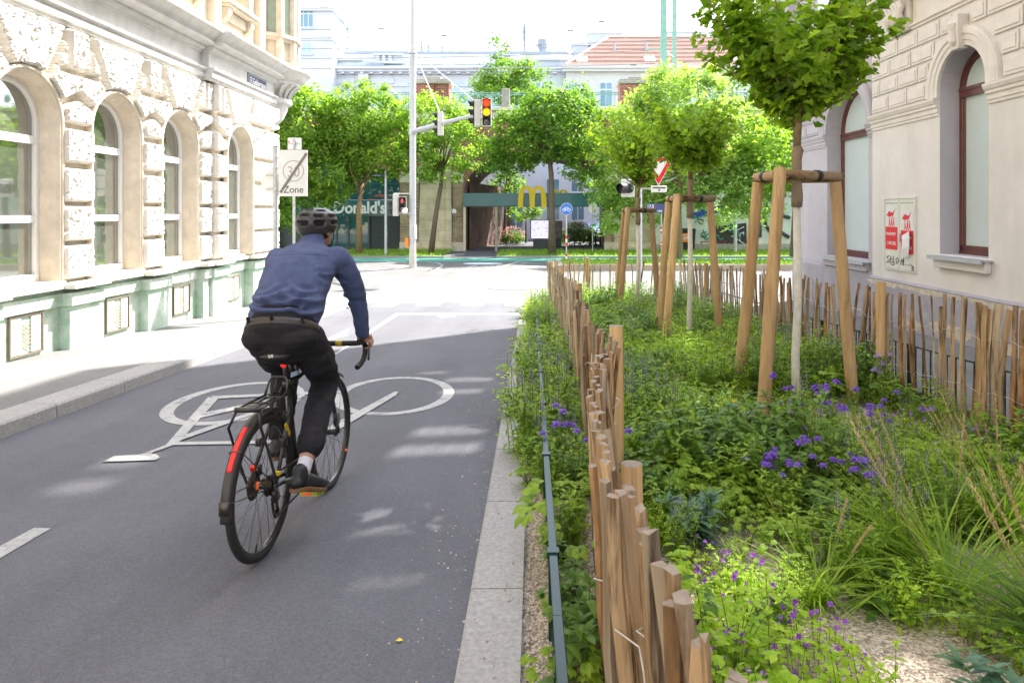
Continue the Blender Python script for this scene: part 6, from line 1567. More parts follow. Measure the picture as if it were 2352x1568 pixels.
# dark green flat-bar railing along the kerb
gpaint = mat('dark_green_paint', (.012, .038, .032), .38, .1, 10, spec=.3)
def railing_low(label, pts, h, step, post=True):
    t = thing('low_railing', label, 'railing', (pts[0][0], pts[0][1], g(pts[0][1])))
    P = [V(x, y, g(y)+h) for x, y in pts]
    L = [0]
    for a, b in zip(P[:-1], P[1:]): L.append(L[-1]+(b-a).length)
    def pos(s):
        for i in range(len(P)-1):
            if s <= L[i+1] or i == len(P)-2: return P[i].lerp(P[i+1], (s-L[i])/(L[i+1]-L[i]))
    for a, b in zip(P[:-1], P[1:]):
        m = MB(); d = (b-a); m.beam(a, b, .032, .012); m.build('top_rail', gpaint, t, bevel=.002)
        m = MB(); m.beam(a-V(0, 0, h-.09), b-V(0, 0, h-.09), .02, .010); m.build('lower_rail', gpaint, t)
    s = .55; mb = MB()
    while s < L[-1]:
        p = pos(s); m = MB(); m.box(p.x-.018, p.x+.018, p.y-.018, p.y+.018, p.z-h-.1, p.z+.012); m.box(p.x-.024, p.x+.024, p.y-.022, p.y+.022, p.z-.012, p.z+.014); m.build('post', gpaint, t, bevel=.002); s += step
    n = int(L[-1]/.12)
    for i in range(n):
        p = pos(L[-1]*(i+.5)/n); mb.box(p.x-.005, p.x+.005, p.y-.005, p.y+.005, p.z-h+.09, p.z-.006)
    o = mb.build('bar', gpaint, t); o['kind'] = 'stuff'
    return t
railing_low('dark green flat-bar low railing between kerb and street-side paling fence', [(.085, .9), (.078, 2.2), (.07, 4.5), (.06, 8), (.05, 11.7)], .35, 1.2)
railing_low('dark low railing on the pavement side behind the wired paling fence', [(3.80, 3.2), (3.70, 6.5), (3.66, 12), (3.66, 16)], .52, 1.0)
# ================================================================ BICYCLE (local frame: x right, y forward, z up, origin under the rear axle)
BL = (-1.33, 3.37, g(3.37)); BR = (-.04, R(-1.0), -.058)
bike = thing('bicycle', 'black drop-bar bicycle with rear rack and red reflective strip on its mudguard', 'bicycle', BL, BR)
satin = mat('bike_black', (.022, .020, .019), .35, .15, 8, spec=.5, coat=.3)
tyre_m = mat('tyre_rubber', (.022, .021, .021), .7, .2, 12, .3, 80); bar_m = mat('bar_tape', (.03, .028, .026), .75, .25, 20, .4, 60)
silver = mat('silver_alloy', (.55, .55, .55), .25, .1, 10, metal=.9); guard_m = mat('mudguard_black', (.028, .026, .025), .38, .2, 10, spec=.5)
reflect_red = mat('reflective_red_glow', (.75, .025, .02), .35, .12, 30, emit=.02); tape_y = mat('yellow_tape', (.55, .40, .02), .6, .1, 20)  # red strip and decal get a faint emission of their own
pedal_y = mat('pedal_lime', (.40, .55, .03), .45, .1, 20); refl_o = mat('reflector_orange_glow', (.80, .14, .02), .3, .15, 60, emit=.05)  # orange reflectors glow slightly by added emission
gum = mat('gum_sole', (.19, .095, .045), .75, .2, 20); chain_m = mat('chain_steel', (.10, .09, .075), .4, .4, 200, metal=.8)
def lb(m, name, mt, parent=None, smooth=True, **k): return m.build(name, mt, parent or bike, smooth=smooth, world=False, **k)
RW_ = .345; BB = V(0, .42, .28); RA = V(0, 0, RW_); FA = V(0, .95, RW_)
def circ(c, r, a0=0, a1=360, n=64): return [V(c.x, c.y+r*math.cos(R(a0+(a1-a0)*k/n)), c.z+r*math.sin(R(a0+(a1-a0)*k/n))) for k in range(n+(0 if a1-a0 == 360 else 1))]
def wheel(name, A, rear):
    m = MB(); m.tube(circ(A, .325), .0205, 12, closed=True, up=(1, 0, 0)); w_ = lb(m, 'wheel', tyre_m)
    w_.name = name
    m = MB(); rg = []
    for p in circ(A, 1.0, n=64):
        d = (p-A); rg.append([A+d*.300+V(-.011, 0, 0), A+d*.312+V(-.011, 0, 0), A+d*.312+V(.011, 0, 0), A+d*.300+V(.011, 0, 0), A+d*.294])
    m.rings(rg, closed=True); lb(m, 'rim', satin, w_, smooth=False)
    m = MB()
    for k in range(24):
        s = 1 if k % 2 else -1; a = R(k*15); h = a+R(55 if k % 4 < 2 else -55)
        m.tube([A+V(s*.026, .022*math.cos(h), .022*math.sin(h)), A+V(0, .298*math.cos(a), .298*math.sin(a))], .0013, 4)
    lb(m, 'spokes', silver if False else chain_m, w_)
    m = MB(); m.lathe([(.012, -.05), (.027, -.034), (.017, -.028), (.017, .028), (.03, .034), (.012, .05)], A, 14, (1, 0, 0)); lb(m, 'hub', satin, w_)
    m = MB(); m.tube([A+V(0, -.07, -.287), A+V(0, -.062, -.255)], .004, 6); lb(m, 'valve', tyre_m, w_)
    return w_
rw = wheel('rear_wheel', RA, True); fw = wheel('front_wheel', FA, False)
m = MB(); m.lathe([(.0175, -.03), (.0185, -.03), (.0185, -.012), (.0175, -.012)], RA, 14, (1, 0, 0)); lb(m, 'hub_band', refl_o, rw)
m = MB(); p = FA+V(.012, .21, -.19); m.tube([FA+V(.0, .255, -.20), FA+V(.0, .262, -.185)], .0215, 8); lb(m, 'rim_reflector', refl_o, fw)
m = MB()
ST = V(0, .285, .80); HT = V(0, .715, .87); HB = V(0, .765, .70)
m.tube([BB, ST], [.018, .0165], 12); m.tube([V(0, .295, .775), V(0, .725, .835)], [.017, .019], 12); m.tube([BB, V(0, .758, .735)], [.022, .021], 12); m.tube([HT, HB], .021, 12)
for s in (-1, 1):
    m.tube([BB+V(s*.02, -.02, 0), V(s*.055, .2, .31), V(s*.068, 0, RW_)], [.014, .012, .009], 8); m.tube([V(s*.016, .285, .765), V(s*.045, .2, .62), V(s*.068, 0, RW_)], [.013, .011, .009], 8)
    m.obox(V(s*.068, 0, RW_), (.004, 0, 0), (0, .02, 0), (0, 0, .022))
m.lathe([(.024, -.04), (.024, .04)], BB, 14, (1, 0, 0)); m.obox(V(0, .2, .63), (.05, 0, 0), (0, .012, 0), (0, 0, .02)); fr_ = lb(m, 'frame', satin)
m = MB(); m.obox(V(.056, .165, .575), (.0035, 0, 0), (0, .008, .006), (0, -.026, .033)); m.obox(V(.068, .02, .40), (.013, 0, 0), (0, .012, 0), (0, 0, .008)); lb(m, 'yellow_decal', tape_y, fr_, smooth=False)
m = MB(); m.obox(V(-.0655, .035, .415), (.0105, 0, 0), (0, .008, .005), (0, -.009, .014)); lb(m, 'red_decal', reflect_red, fr_, smooth=False)
m = MB()
for s in (-1, 1): m.tube([V(0, .768, .695), V(s*.045, .785, .665), V(s*.052, .84, .56), V(s*.053, .95, RW_)], [.018, .017, .015, .010], 8)
m.lathe([(.05, -.006), (.05, .006)], V(.058, .90, .44), 10, (1, 0, 0)); lb(m, 'fork', satin)
def guard(A, a0, a1, n, r=.372, hw=.027, name='mudguard'):
    rg = []
    for p in circ(A, 1.0, a0, a1, n):
        d = p-A; rg.append([A+d*(r-.020)+V(-hw, 0, 0), A+d*(r-.004)+V(-hw*.8, 0, 0), A+d*r, A+d*(r-.004)+V(hw*.8, 0, 0), A+d*(r-.020)+V(hw, 0, 0), A+d*(r-.024)+V(hw*.9, 0, 0), A+d*(r-.006), A+d*(r-.024)+V(-hw*.9, 0, 0)])
    m = MB(); m.rings(rg); return lb(m, name, guard_m)
gd = guard(RA, 62, 186, 40); guard(FA, 60, 212, 44)
m = MB(); rg = []
for p in circ(RA, 1.0, 117, 152, 16):
    d = p-RA; rg.append([RA+d*(.3725-.003)+V(-.016, 0, 0), RA+d*.3735+V(-.008, 0, 0), RA+d*.3735+V(.006, 0, 0), RA+d*(.3725-.002)+V(.012, 0, 0)])
m.rings(rg); lb(m, 'red_reflective_strip', reflect_red, gd)
m = MB()
for a in (138, 172):
    q = RA+V(0, .366*math.cos(R(a)), .366*math.sin(R(a)))
    for s in (-1, 1): m.tube([V(s*.07, 0, RW_), q+V(s*.03, 0, 0), q+V(0, -.010*math.cos(R(180-a)), .006)], .0028, 5)
q = RA+V(0, -.372, .03); m.obox(q, (.022, 0, 0), (0, .005, 0), (0, 0, .03)); lb(m, 'mudguard_stay', chain_m, gd)
# rack
m = MB(); z = .765; xc = .022; hw = .055
m.tube([V(xc-hw, .11, z), V(xc-hw, -.16, z), V(xc-hw, -.20, z), V(xc+hw, -.20, z), V(xc+hw, -.16, z), V(xc+hw, .11, z)], .0065, 8)
for x in (xc-.02, xc+.02): m.tube([V(x, .11, z), V(x, -.2, z)], .005, 6)
for y in (.05, -.06): m.tube([V(xc-hw, y, z), V(xc+hw, y, z)], .005, 6)
m.obox(V(xc, -.205, z), (hw+.004, 0, 0), (0, .008, 0), (0, 0, .011)); m.obox(V(xc, -.13, z+.002), (.03, 0, 0), (0, .03, 0), (0, 0, .003))
m.tube([V(xc-hw, .10, z), V(xc-hw+.006, .13, z+.06), V(xc-hw+.02, .14, z+.085), V(xc+hw-.02, .14, z+.085), V(xc+hw-.006, .13, z+.06), V(xc+hw, .10, z)], .006, 8); m.tube([V(xc-.02, .12, z), V(xc-.01, .14, z+.083)], .004, 6)
for s, x in ((-1, xc-hw), (1, xc+hw)): m.tube([V(x, -.17, z-.004), V(x-.006+s*.004, -.19, z-.02), V(s*.078, -.185, z-.09), V(s*.080, -.13, .58), V(s*.078, -.03, .40), V(s*.074, 0, RW_)], .0068, 8); m.tube([V(x, .10, z), V(s*.02, .24, z-.02)], .0045, 6)
lb(m, 'luggage_rack', satin)
# saddle, seatpost, rear lamp
m = MB(); rg = []
for (y, hw, zt, th) in ((.105, .040, .962, .014), (.115, .064, .967, .024), (.14, .079, .970, .030), (.19, .078, .972, .03), (.26, .058, .974, .03), (.34, .032, .973, .03), (.42, .022, .972, .028), (.445, .014, .966, .018)):
    n = 16; rg.append([V(hw*math.cos(2*pi*k/n), y, zt-th/2+th/2*math.sin(2*pi*k/n)*(1 if math.sin(2*pi*k/n) > 0 else 1.3)) for k in range(n)])
m.rings(rg); sd_ = lb(m, 'saddle', mat('saddle_black', (.018, .017, .017), .42, .1, 8, spec=.5))
sr = text_mesh('SR', .024, (0, 0, 0), (1, 0, 0), (0, 0, 1), sign_w, 'lettering', None, .0006, .0, 'CENTER', sx=1.2); sr.parent = sd_; sr.location = (-.005, .1015, .9525); sr.rotation_euler = (R(-18), 0, 0)
m = MB(); m.tube([ST+V(0, .004, -.02), V(0, .258, .925)], .0135, 12); m.lathe([(.021, -.008), (.021, .02)], ST+V(0, 0, -.02), 12, (0, -.25, 1)); m.tube([V(-.022, .20, .94), V(-.022, .36, .95)], .0035, 6); m.tube([V(.022, .20, .94), V(.022, .36, .95)], .0035, 6); lb(m, 'seatpost', satin)
m = MB(); m.lathe([(.016, -.028), (.019, -.02), (.019, .02), (.016, .028)], V(0, .252, .936), 12, (1, 0, 0)); m.lathe([(.015, 0), (.013, .012), (.006, .014)], V(0, .236, .94), 12, (0, -1, .1)); lb(m, 'seat_clamp', silver)
m = MB(); m.lathe([(.0155, -.012), (.0155, .008), (.011, .013), (.002, .015)], V(0, .250, .893), 16, (0, -1, .15)); lb(m, 'rear_lamp', mat('lamp_red_plastic', (.8, .01, .01), .25, .05, 4, emit=.25))
m = MB(); m.tube([V(.028, .25, .90), V(.034, .275, .85), V(.05, .285, .83), V(.062, .27, .835), V(.058, .26, .90)], .009, 8); lb(m, 'bike_lock', satin)
m = MB(); m.obox(V(.055, .262, .842), (.018, .0, .006), (0, .012, 0), (0, 0, .012)); lb(m, 'lock_end', mat('lock_blue', (.22, .30, .42), .2, .1, 4, spec=.8), smooth=False)
# cockpit
bar = [(0, .815, .918), (.10, .815, .918), (.195, .818, .918), (.218, .835, .918), (.226, .87, .916), (.229, .91, .905), (.230, .938, .878), (.229, .935, .838), (.227, .90, .802), (.225, .855, .786), (.223, .80, .778)]
m = MB(); m.tube([V(-x, y, z) for x, y, z in reversed(bar)]+[V(*p) for p in bar[1:]], .0165, 12); hb_ = lb(m, 'handlebar', bar_m)
m = MB()
for s in (-1, 1): m.tube([V(s*.085, .815, .918), V(s*.125, .8155, .918)], .0178, 14)
lb(m, 'yellow_tape_band', tape_y, hb_)
for s in (-1, 1):
    m = MB(); m.tube([V(s*.229, .90, .912), V(s*.231, .95, .92), V(s*.232, .985, .935), V(s*.232, .99, .95)], [.018, .019, .018, .012], 10); h_ = lb(m, 'brake_hood', bar_m)
    m = MB(); m.tube([V(s*.232, .985, .93), V(s*.236, 1.0, .89), V(s*.238, .985, .83), V(s*.240, .965, .79)], [.008, .007, .006, .007], 8); lb(m, 'brake_lever', satin, h_)
    m = MB(); m.lathe([(.018, 0), (.017, .006), (.008, .008)], V(s*.223, .80, .778), 12, (0, -1, -.15)); lb(m, 'bar_plug', satin, hb_)
m = MB(); m.tube([HT+V(0, -.004, .0), HT+V(0, -.008, .03), V(0, .76, .91), V(0, .815, .918)], [.021, .021, .017, .022], 12); lb(m, 'stem', satin)
# drivetrain
m = MB(); n = 44
rg = [[V(.045+dx, .42+(.083+(.006 if k % 2 else 0))*math.cos(2*pi*k/88), .28+(.083+(.006 if k % 2 else 0))*math.sin(2*pi*k/88)) for k in range(88)] for dx in (-.002, .002)]
m.rings(rg); lb(m, 'chainring', chain_m, smooth=False)
PR = V(.085, .262, .222); PL = V(-.085, .578, .338)
for s, P in ((1, PR), (-1, PL)):
    m = MB(); m.tube([BB+V(s*.058, 0, 0), P+V(-s*.008, 0, 0)], [.016, .012], 8, flat=.6); m.lathe([(.014, -.012), (.014, .012)], P, 12, (1, 0, 0)); lb(m, 'crank', silver if s > 0 else satin)
    c = P+V(s*.062, 0, -.004); tl = R(-12 if s > 0 else 0); fy = V(0, math.cos(tl), math.sin(tl)); fz = V(0, -math.sin(tl), math.cos(tl))
    m = MB()
    for q in (-1, 1): m.obox(c+fy*q*.045, V(.046, 0, 0), fy*.006, fz*.010); m.obox(c+V(q*.044, 0, 0), V(.005, 0, 0), fy*.045, fz*.010)
    m.tube([c-V(.05, 0, 0), c+V(.05, 0, 0)], .008, 8)
    for q in (-.03, 0, .03):
        for e in (-1, 1): m.obox(c+V(q, 0, 0)+fy*e*.045+fz*.012, V(.002, 0, 0), fy*.002, fz*.004)
    pd = lb(m, 'pedal', pedal_y if s > 0 else satin, smooth=False)
    m = MB()
    for q in (-1, 1): m.obox(c+fy*q*.0535-V(.004, 0, 0), V(.026, 0, 0), fy*.004, fz*.008)
    lb(m, 'reflector', refl_o, pd, smooth=False)
m = MB()
for i, r in enumerate((.05, .045, .04, .035, .03, .026)): m.lathe([(r, 0), (r, .0018)], RA+V(.028+.0045*i, 0, 0), 26, (1, 0, 0))
lb(m, 'cassette', chain_m, smooth=False)
J1 = V(.046, .025, .275); J2 = V(.046, .045, .195)
m = MB(); m.obox(V(.062, .01, .30), (.012, 0, 0), (0, .018, .01), (0, -.012, .03)); m.tube([J1+V(.012, 0, 0), J2+V(.012, 0, 0)], .009, 6, flat=.4); m.tube([J1-V(.010, 0, 0), J2-V(.010, 0, 0)], .008, 6, flat=.4)
for J in (J1, J2): m.lathe([(.022, -.004), (.022, .004)], J, 12, (1, 0, 0))
m.tube([V(.075, 0, .36), V(.085, -.045, .36), V(.082, -.04, .31), V(.068, .0, .29)], .003, 6); lb(m, 'rear_derailleur', satin)
m = MB()
def chain(P, up=True):
    for i in range(len(P)-1):
        a, b = Vector(P[i]), Vector(P[i+1]); n = max(1, int((b-a).length/.0127))
        for k in range(n): p = a.lerp(b, (k+.5)/n); d = (b-a).normalized(); e = V(1, 0, 0).cross(d); m.obox(p, V(.004 if k % 2 else .0026, 0, 0), d*.0066, e*.004)
chain([V(.045, .42, .366), V(.042, .0, RW_+.046)]); chain([V(.042, -.046, RW_), V(.042, -.02, .31), J1+V(0, .022, 0)]); chain([J1+V(0, -.02, -.01), J2+V(0, -.022, 0), J2+V(0, 0, -.022), V(.045, .43, .194)])
lb(m, 'chain', chain_m, smooth=False)
m = MB(); m.lathe([(.07, -.001), (.07, .001)], RA+V(-.045, 0, 0), 24, (1, 0, 0)); m.obox(V(-.05, .06, .40), (.012, 0, 0), (0, .02, 0), (0, 0, .025)); lb(m, 'disc_brake', chain_m)
m = MB(); m.obox(V(.0, .19, .64), (.036, 0, 0), (0, .02, 0), (0, 0, .018)); m.obox(V(-.062, .10, .53), (.014, 0, 0), (0, .02, 0), (0, 0, .02)); m.obox(V(.062, .10, .53), (.014, 0, 0), (0, .02, 0), (0, 0, .024)); lb(m, 'brake_caliper', satin, bevel=.004)
# ================================================================ CYCLIST (same local frame as the bicycle)
person = thing('person', 'cyclist seen from behind in a blue pullover, black trousers and dark helmet', 'person', BL, BR)
skin_m = mat('skin', (.40, .21, .145), .5, .12, 25, .15, 120, spec=.35)
def knit():
    m = mat('blue_pullover', (.058, .074, .150), .85, .10, 14, .45, 420, col2=(.084, .104, .200), spec=.2, bdist=.003); return m
knit()
trous = mat('black_denim', (.017, .0155, .018), .85, .2, 30, .4, 380, spec=.25, bdist=.002)
white_sock = mat('white_sock', (.62, .60, .66), .9, .08, 30, .6, 200); shoe_m = mat('shoe_black', (.017, .017, .02), .5, .15, 20, spec=.4)
hair_m = mat('dark_hair', (.022, .015, .011), .7, .3, 60, .6, 120, stretch=(1, 1, .3)); helm = mat('helmet_shell', (.036, .034, .033), .40, .06, 5, spec=.5); helm_in = mat('helmet_foam', (.008, .008, .009), .8, .1, 20)
YAW = R(-17)
HC = V(0.0, .735, 1.615)
def hr(p):   # rotate about the head axis
    d = Vector(p)-HC; c, s = math.cos(YAW), math.sin(YAW); return HC+V(d.x*c-d.y*s, d.x*s+d.y*c, d.z)
def arm(m, s, r=1.0, add=0):
    m.limb([V(s*.175, .595, 1.435), V(s*.205, .635, 1.375), V(s*.232, .70, 1.27), V(s*.243, .75, 1.185), V(s*.245, .795, 1.085), V(s*.241, .845, .985)], [x*r+add for x in (.080, .072, .064, .056, .050, .041)], 16)
def torso(m, k=1.0, hem=True):
    t = V(0, .62, .78); b = V(0, .78, -.62); a = V(1, 0, 0)
    S_ = [((-.018, .300, 1.135), .196, .138), ((-.017, .335, 1.185), .203, .142), ((-.014, .40, 1.27), .197, .137), ((-.012, .47, 1.35), .203, .135), ((-.008, .54, 1.42), .208, .126), ((-.004, .595, 1.468), .178, .10), ((0, .635, 1.505), .092, .075), ((0, .668, 1.548), .068, .062)]
    m.loft([(V(*c), a*rx*k, b*ry*k) for c, rx, ry in S_], 24)
# body: one continuous surface (head, neck, trunk, arms with five-fingered hands, legs)
m = MB()
m.limb([V(0, .60, 1.44), V(0, .655, 1.515), V(.0, .69, 1.575)], [.066, .056, .054], 16)
for c, r in (((0, .735, 1.645), (.076, .096, .092)), ((0, .765, 1.575), (.060, .068, .068)), ((0, .79, 1.545), (.045, .045, .045)), ((0, .835, 1.60), (.014, .022, .018)), ((0, .826, 1.625), (.010, .014, .028)), ((0, .815, 1.565), (.024, .014, .008))):
    o = MB(); o.ell(c, *r, 18, 12); m.add([hr(p) for p in o.v], o.f)
for s in (-1, 1):
    o = MB(); o.ell((s*.081, .735, 1.605), .010, .020, .032, 10, 8); m.add([hr(p) for p in o.v], o.f)
torso(m, .79)
for s in (-1, 1):
    arm(m, s, .70)
    w0 = V(s*.241, .845, .985); pm = V(s*.240, .885, .948); kn = V(s*.246, .925, .936)
    b_ = V(s*.6, -.4, .7).normalized()*.013
    m.limb([w0, V(s*.243, .865, .963), pm, kn], [(.026, .022), (.030, .022), (.038, .019), (.038, .017)], 14)
    for k, (yk, L) in enumerate(((.958, .95), (.937, 1.05), (.915, 1.0), (.893, .82))):      # index .. little finger curled round the bar
        x0 = .252+.003*k; z0 = .936-.006*k
        m.limb([V(s*(x0-.012), yk-.012, z0+.004), V(s*(x0+.012), yk, z0-.004), V(s*(x0+.018), yk+.004, z0-.030*L), V(s*(x0+.002), yk+.006, z0-.050*L), V(s*(x0-.018), yk+.006, z0-.052*L)], [.0105, .0105, .0095, .0088, .0078], 10)
    m.limb([V(s*.226, .868, .955), V(s*.205, .880, .940), V(s*.196, .897, .918), V(s*.203, .910, .896)], [.014, .0125, .0105, .0085], 10)
def leg(m, s, k):
    if s > 0: P = [(.098, .30, 1.02), (.122, .42, .875), (.112, .56, .735), (.137, .36, .60), (.165, .20, .49), (.168, .10, .40), (.16, .075, .355)]
    else: P = [(-.105, .30, 1.02), (-.14, .46, .905), (-.165, .655, .80), (-.145, .58, .63), (-.13, .51, .48), (-.128, .475, .41), (-.128, .455, .375)]
    r = [.104, .100, .082, .074, .064, .036, .036]
    return P, r
for s in (-1, 1):
    P, r = leg(m, s, 1); m.limb([V(*p) for p in P], [x*(.78 if i < 5 else .85) for i, x in enumerate(r)], 14)
    if s > 0: m.limb([V(.16, .075, .36), V(.165, .14, .315), V(.178, .26, .262), V(.183, .31, .25)], [.032, .032, .03, .022], 12)
    else: m.limb([V(-.128, .455, .38), V(-.13, .52, .37), V(-.135, .63, .365), V(-.137, .68, .362)], [.032, .032, .03, .022], 12)
m.loft([(V(-.015, .29, 1.07), V(.150, 0, 0), V(0, .085, -.02)), (V(-.018, .31, 1.13), V(.15, 0, 0), V(0, .08, -.05))], 20)
me = fuse(m, .0055, 4); body = link_mesh(me, 'body', skin_m, person)
for s in (-1, 1):
    o = MB(); p = hr(V(s*.032, .812, 1.632)); o.ell(p, .012, .012, .012, 12, 8); e = lb(o, 'eye', sign_w, person); o = MB(); o.ell(hr(V(s*.032, .822, 1.632)), .005, .004, .005, 8, 6); lb(o, 'iris', hair_m, e)
    o = MB(); q = [hr(V(s*(.018+.01*k), .818-.002*k*k, 1.652+.003*math.sin(k))) for k in range(4)]; o.tube(q, .004, 6); lb(o, 'eyebrow', hair_m, person)
o = MB(); o.tube([hr(V(x, .829-abs(x)*.25, 1.566)) for x in (-.022, -.01, 0, .01, .022)], [.002, .004, .0045, .004, .002], 6); lb(o, 'mouth', mat('lip', (.36, .13, .11), .5, .1, 20), person)
# hair: cap on the back and sides of the head
m = MB(); rg = []
for i in range(15):
    el = R(-62+132*i/14); row = []
    for k in range(25):
        az = R(-112+224*k/24); lim = 1.0
        row.append(hr(V(.0835*math.sin(az)*math.cos(el), .733-.103*math.cos(az)*math.cos(el), 1.637+.098*math.sin(el))))
    rg.append(row)
for a, b in zip(rg[:-1], rg[1:]):
    for i in range(24): m.quad(a[i], a[i+1], b[i+1], b[i])
h = lb(m, 'hair', hair_m, person); sm = h.modifiers.new('thick', 'SOLIDIFY'); sm.thickness = .006; sm.offset = 0
# helmet with modelled vents
VENTS = [(0, 60, 26, 9.5), (0, 33, 21, 6.5), (0, 4, 20, 8), (-50, 30, 14, 7), (50, 30, 16, 7), (-52, 2, 12, 11), (52, 3, 16, 10), (-62, 55, 20, 6), (62, 55, 20, 6), (-98, 30, 18, 7), (98, 30, 18, 7), (-100, 6, 17, 7), (100, 6, 17, 7), (-150, 40, 14, 16), (150, 40, 14, 16), (180, 30, 10, 20), (-140, 14, 14, 6), (140, 14, 14, 6), (180, 62, 18, 7)]
NA, NE = 180, 74; vs = []; inn = []
C0 = HC+V(0, -.004, .030)
for j in range(NE+1):
    el = -27+117*j/NE
    for i in range(NA):
        az = -180+360*i/NA
        f = 0; rim_ = 0
        for (a, e, wa, we) in VENTS:
            da = (az-a+180) % 360-180; q = (abs(da)/wa)**3.2+(abs(el-e)/we)**3.2
            if q < 2.2: f = max(f, min(1, (1.25-q)*3)); rim_ = max(rim_, 1-abs(q-1.4)/.6)
        ea, ec = R(az), R(el); k = max(0, math.cos(ec))**.86
        r = 1-.16*max(0, f)+.012*max(0, rim_)+.012*math.cos(3*ea)*math.sin(ec*2)
        lowcut = 1.0
        p = V(.115*math.sin(ea)*k*r, -.142*math.cos(ea)*k*r, .103*math.copysign(abs(math.sin(ec))**.92, math.sin(ec))*r)
        if el < 0: p.z -= .012*(-el/27)*max(0, math.cos(ea)); p.x *= 1-.16*(-el/27)**1.5; p.y *= 1-.10*(-el/27)
        vs.append(hr(C0+p)); inn.append(f > .85)
m = MB(); m.v = [tuple(p) for p in vs]
for j in range(NE):
    for i in range(NA):
        a, b = j*NA+i, j*NA+(i+1) % NA; c, d = a+NA, b+NA; m.f.append((a, b, d, c)); m.m.append(1 if inn[a] and inn[b] and inn[c] and inn[d] else 0)
hm = lb(m, 'helmet', [helm, helm_in], person); sm = hm.modifiers.new('t', 'SOLIDIFY'); sm.thickness = .014; sm.offset = -1
m = MB()
for s in (-1, 1): m.tube([hr(V(s*.098, .76, 1.615)), hr(V(s*.090, .775, 1.57)), hr(V(s*.06, .79, 1.525)), hr(V(0, .80, 1.505))], .004, 5)
m.tube([hr(V(.06, .79, 1.525)), hr(V(.075, .76, 1.49))], .003, 5); lb(m, 'chin_strap', helm_in, hm)
# pullover with folds
m = MB(); torso(m, 1.0); arm(m, 1); arm(m, -1)
for s in (-1, 1): m.ell((s*.165, .585, 1.435), .085, .085, .07, 14, 10)
for s in (-1, 1): m.limb([V(s*.243, .83, 1.015), V(s*.241, .85, .978)], [.044, .045], 14)
m.ell((0, .53, 1.425), .17, .075, .06, 16, 10)
me = fuse(m, .0075, 5)
n = len(me.vertices); co = np.zeros(n*3); me.vertices.foreach_get('co', co); co = co.reshape(-1, 3); no = np.zeros(n*3); me.vertices.foreach_get('normal', no); no = no.reshape(-1, 3)
disp = np.zeros(n)
FOLDS = [((-.20, 1.245), (.02, 1.285), .018, .011), ((.0, 1.275), (.19, 1.225), .016, .012), ((-.21, 1.205), (.12, 1.200), .015, .012), ((.05, 1.205), (.20, 1.165), .014, .010), ((-.20, 1.275), (-.04, 1.31), .014, .006), ((.02, 1.33), (.15, 1.27), .012, .006), ((-.1, 1.24), (.16, 1.25), .012, .007), ((.14, 1.36), (.215, 1.30), .012, .007), ((.13, 1.40), (.20, 1.36), .010, .005)]
x, y, z = co[:, 0], co[:, 1], co[:, 2]
back = np.clip(-no[:, 1]*1.5+.35, 0, 1)
for (a, b, wd, am) in FOLDS:
    ax, az = a; bx_, bz_ = b; dx, dz = bx_-ax, bz_-az; L2 = dx*dx+dz*dz
    t = np.clip(((x-ax)*dx+(z-az)*dz)/L2, 0, 1); sag = .02*np.sin(np.pi*t)
    d = np.hypot(x-ax-t*dx, z-az-t*dz+sag); disp += back*am*2.5*(np.exp(-(d/wd)**2)-.55*np.exp(-((d-wd*1.6)/wd)**2))*np.sin(np.pi*np.clip(t, .12, .88))
armf = (np.abs(x) > .2) & (z < 1.35)
for i in np.where(armf)[0]: disp[i] += .0035*mnoise.noise((x[i]*9, y[i]*9, z[i]*34))
for i in range(n): disp[i] += .006*mnoise.noise((x[i]*9, y[i]*9, z[i]*17))
yoke = np.exp(-((z-(1.47-.35*x*x)-.0)/.004)**2)*back*(np.abs(x) < .19); disp -= .003*yoke
hemb = np.exp(-((z-(1.185))/.006)**2)*back; disp -= .003*hemb
co = co+no*disp[:, None]; me.vertices.foreach_set('co', co.ravel()); me.update()
link_mesh(me, 'pullover', MAT['blue_pullover'], person)
# shirt edge and belt
tdir = V(0, .42, .9); bvec = V(0, .9, -.42)
m = MB(); m.loft([(V(-.018, .283, 1.092), V(.188, 0, 0), bvec*.139), (V(-.018, .292, 1.112), V(.184, 0, 0), bvec*.134)], 28); lb(m, 'shirt', mat('purple_shirt', (.065, .05, .115), .85, .1, 20), person)
m = MB(); rg = [[V(-.018+rx*math.cos(2*pi*k/40), .0, 0)+V(0, .276+.012*h, 1.080+.032*h)+bvec*ry*math.sin(2*pi*k/40) for k in range(40)] for h, rx, ry in ((-.6, .196, .146), (-.5, .201, .150), (.5, .196, .146), (.6, .19, .14))]
m.rings(rg); lb(m, 'belt', mat('belt_leather', (.030, .022, .018), .4, .2, 10, spec=.5), person)
# trousers
m = MB()
m.loft([(V(-.016, .268, 1.015), V(.205, 0, 0), V(0, .135, -.03)), (V(-.018, .268, 1.055), V(.203, 0, 0), V(0, .145, -.05)), (V(-.018, .278, 1.085), V(.194, 0, 0), bvec*.143)], 28)
for s in (-1, 1): m.ell((s*.092-.012, .232, 1.035), .112, .105, .075, 18, 12)
for s in (-1, 1):
    P, r = leg(m, s, 1); m.limb([V(*p) for p in P[:5]], r[:5], 18)
    e = V(*P[4]); d = (V(*P[4])-V(*P[3])).normalized(); m.limb([e-d*.035, e+d*.012], [.071, .071], 18)
me = fuse(m, .0075, 5)
n = len(me.vertices); co = np.zeros(n*3); me.vertices.foreach_get('co', co); co = co.reshape(-1, 3); no = np.zeros(n*3); me.vertices.foreach_get('normal', no); no = no.reshape(-1, 3)
x, y, z = co.T
disp = np.array([.006*mnoise.noise((a*8, b*10, c*22))+.003*mnoise.noise((a*25, b*25, c*40)) for a, b, c in co])
disp *= np.where(z > .95, .5, 1.0)
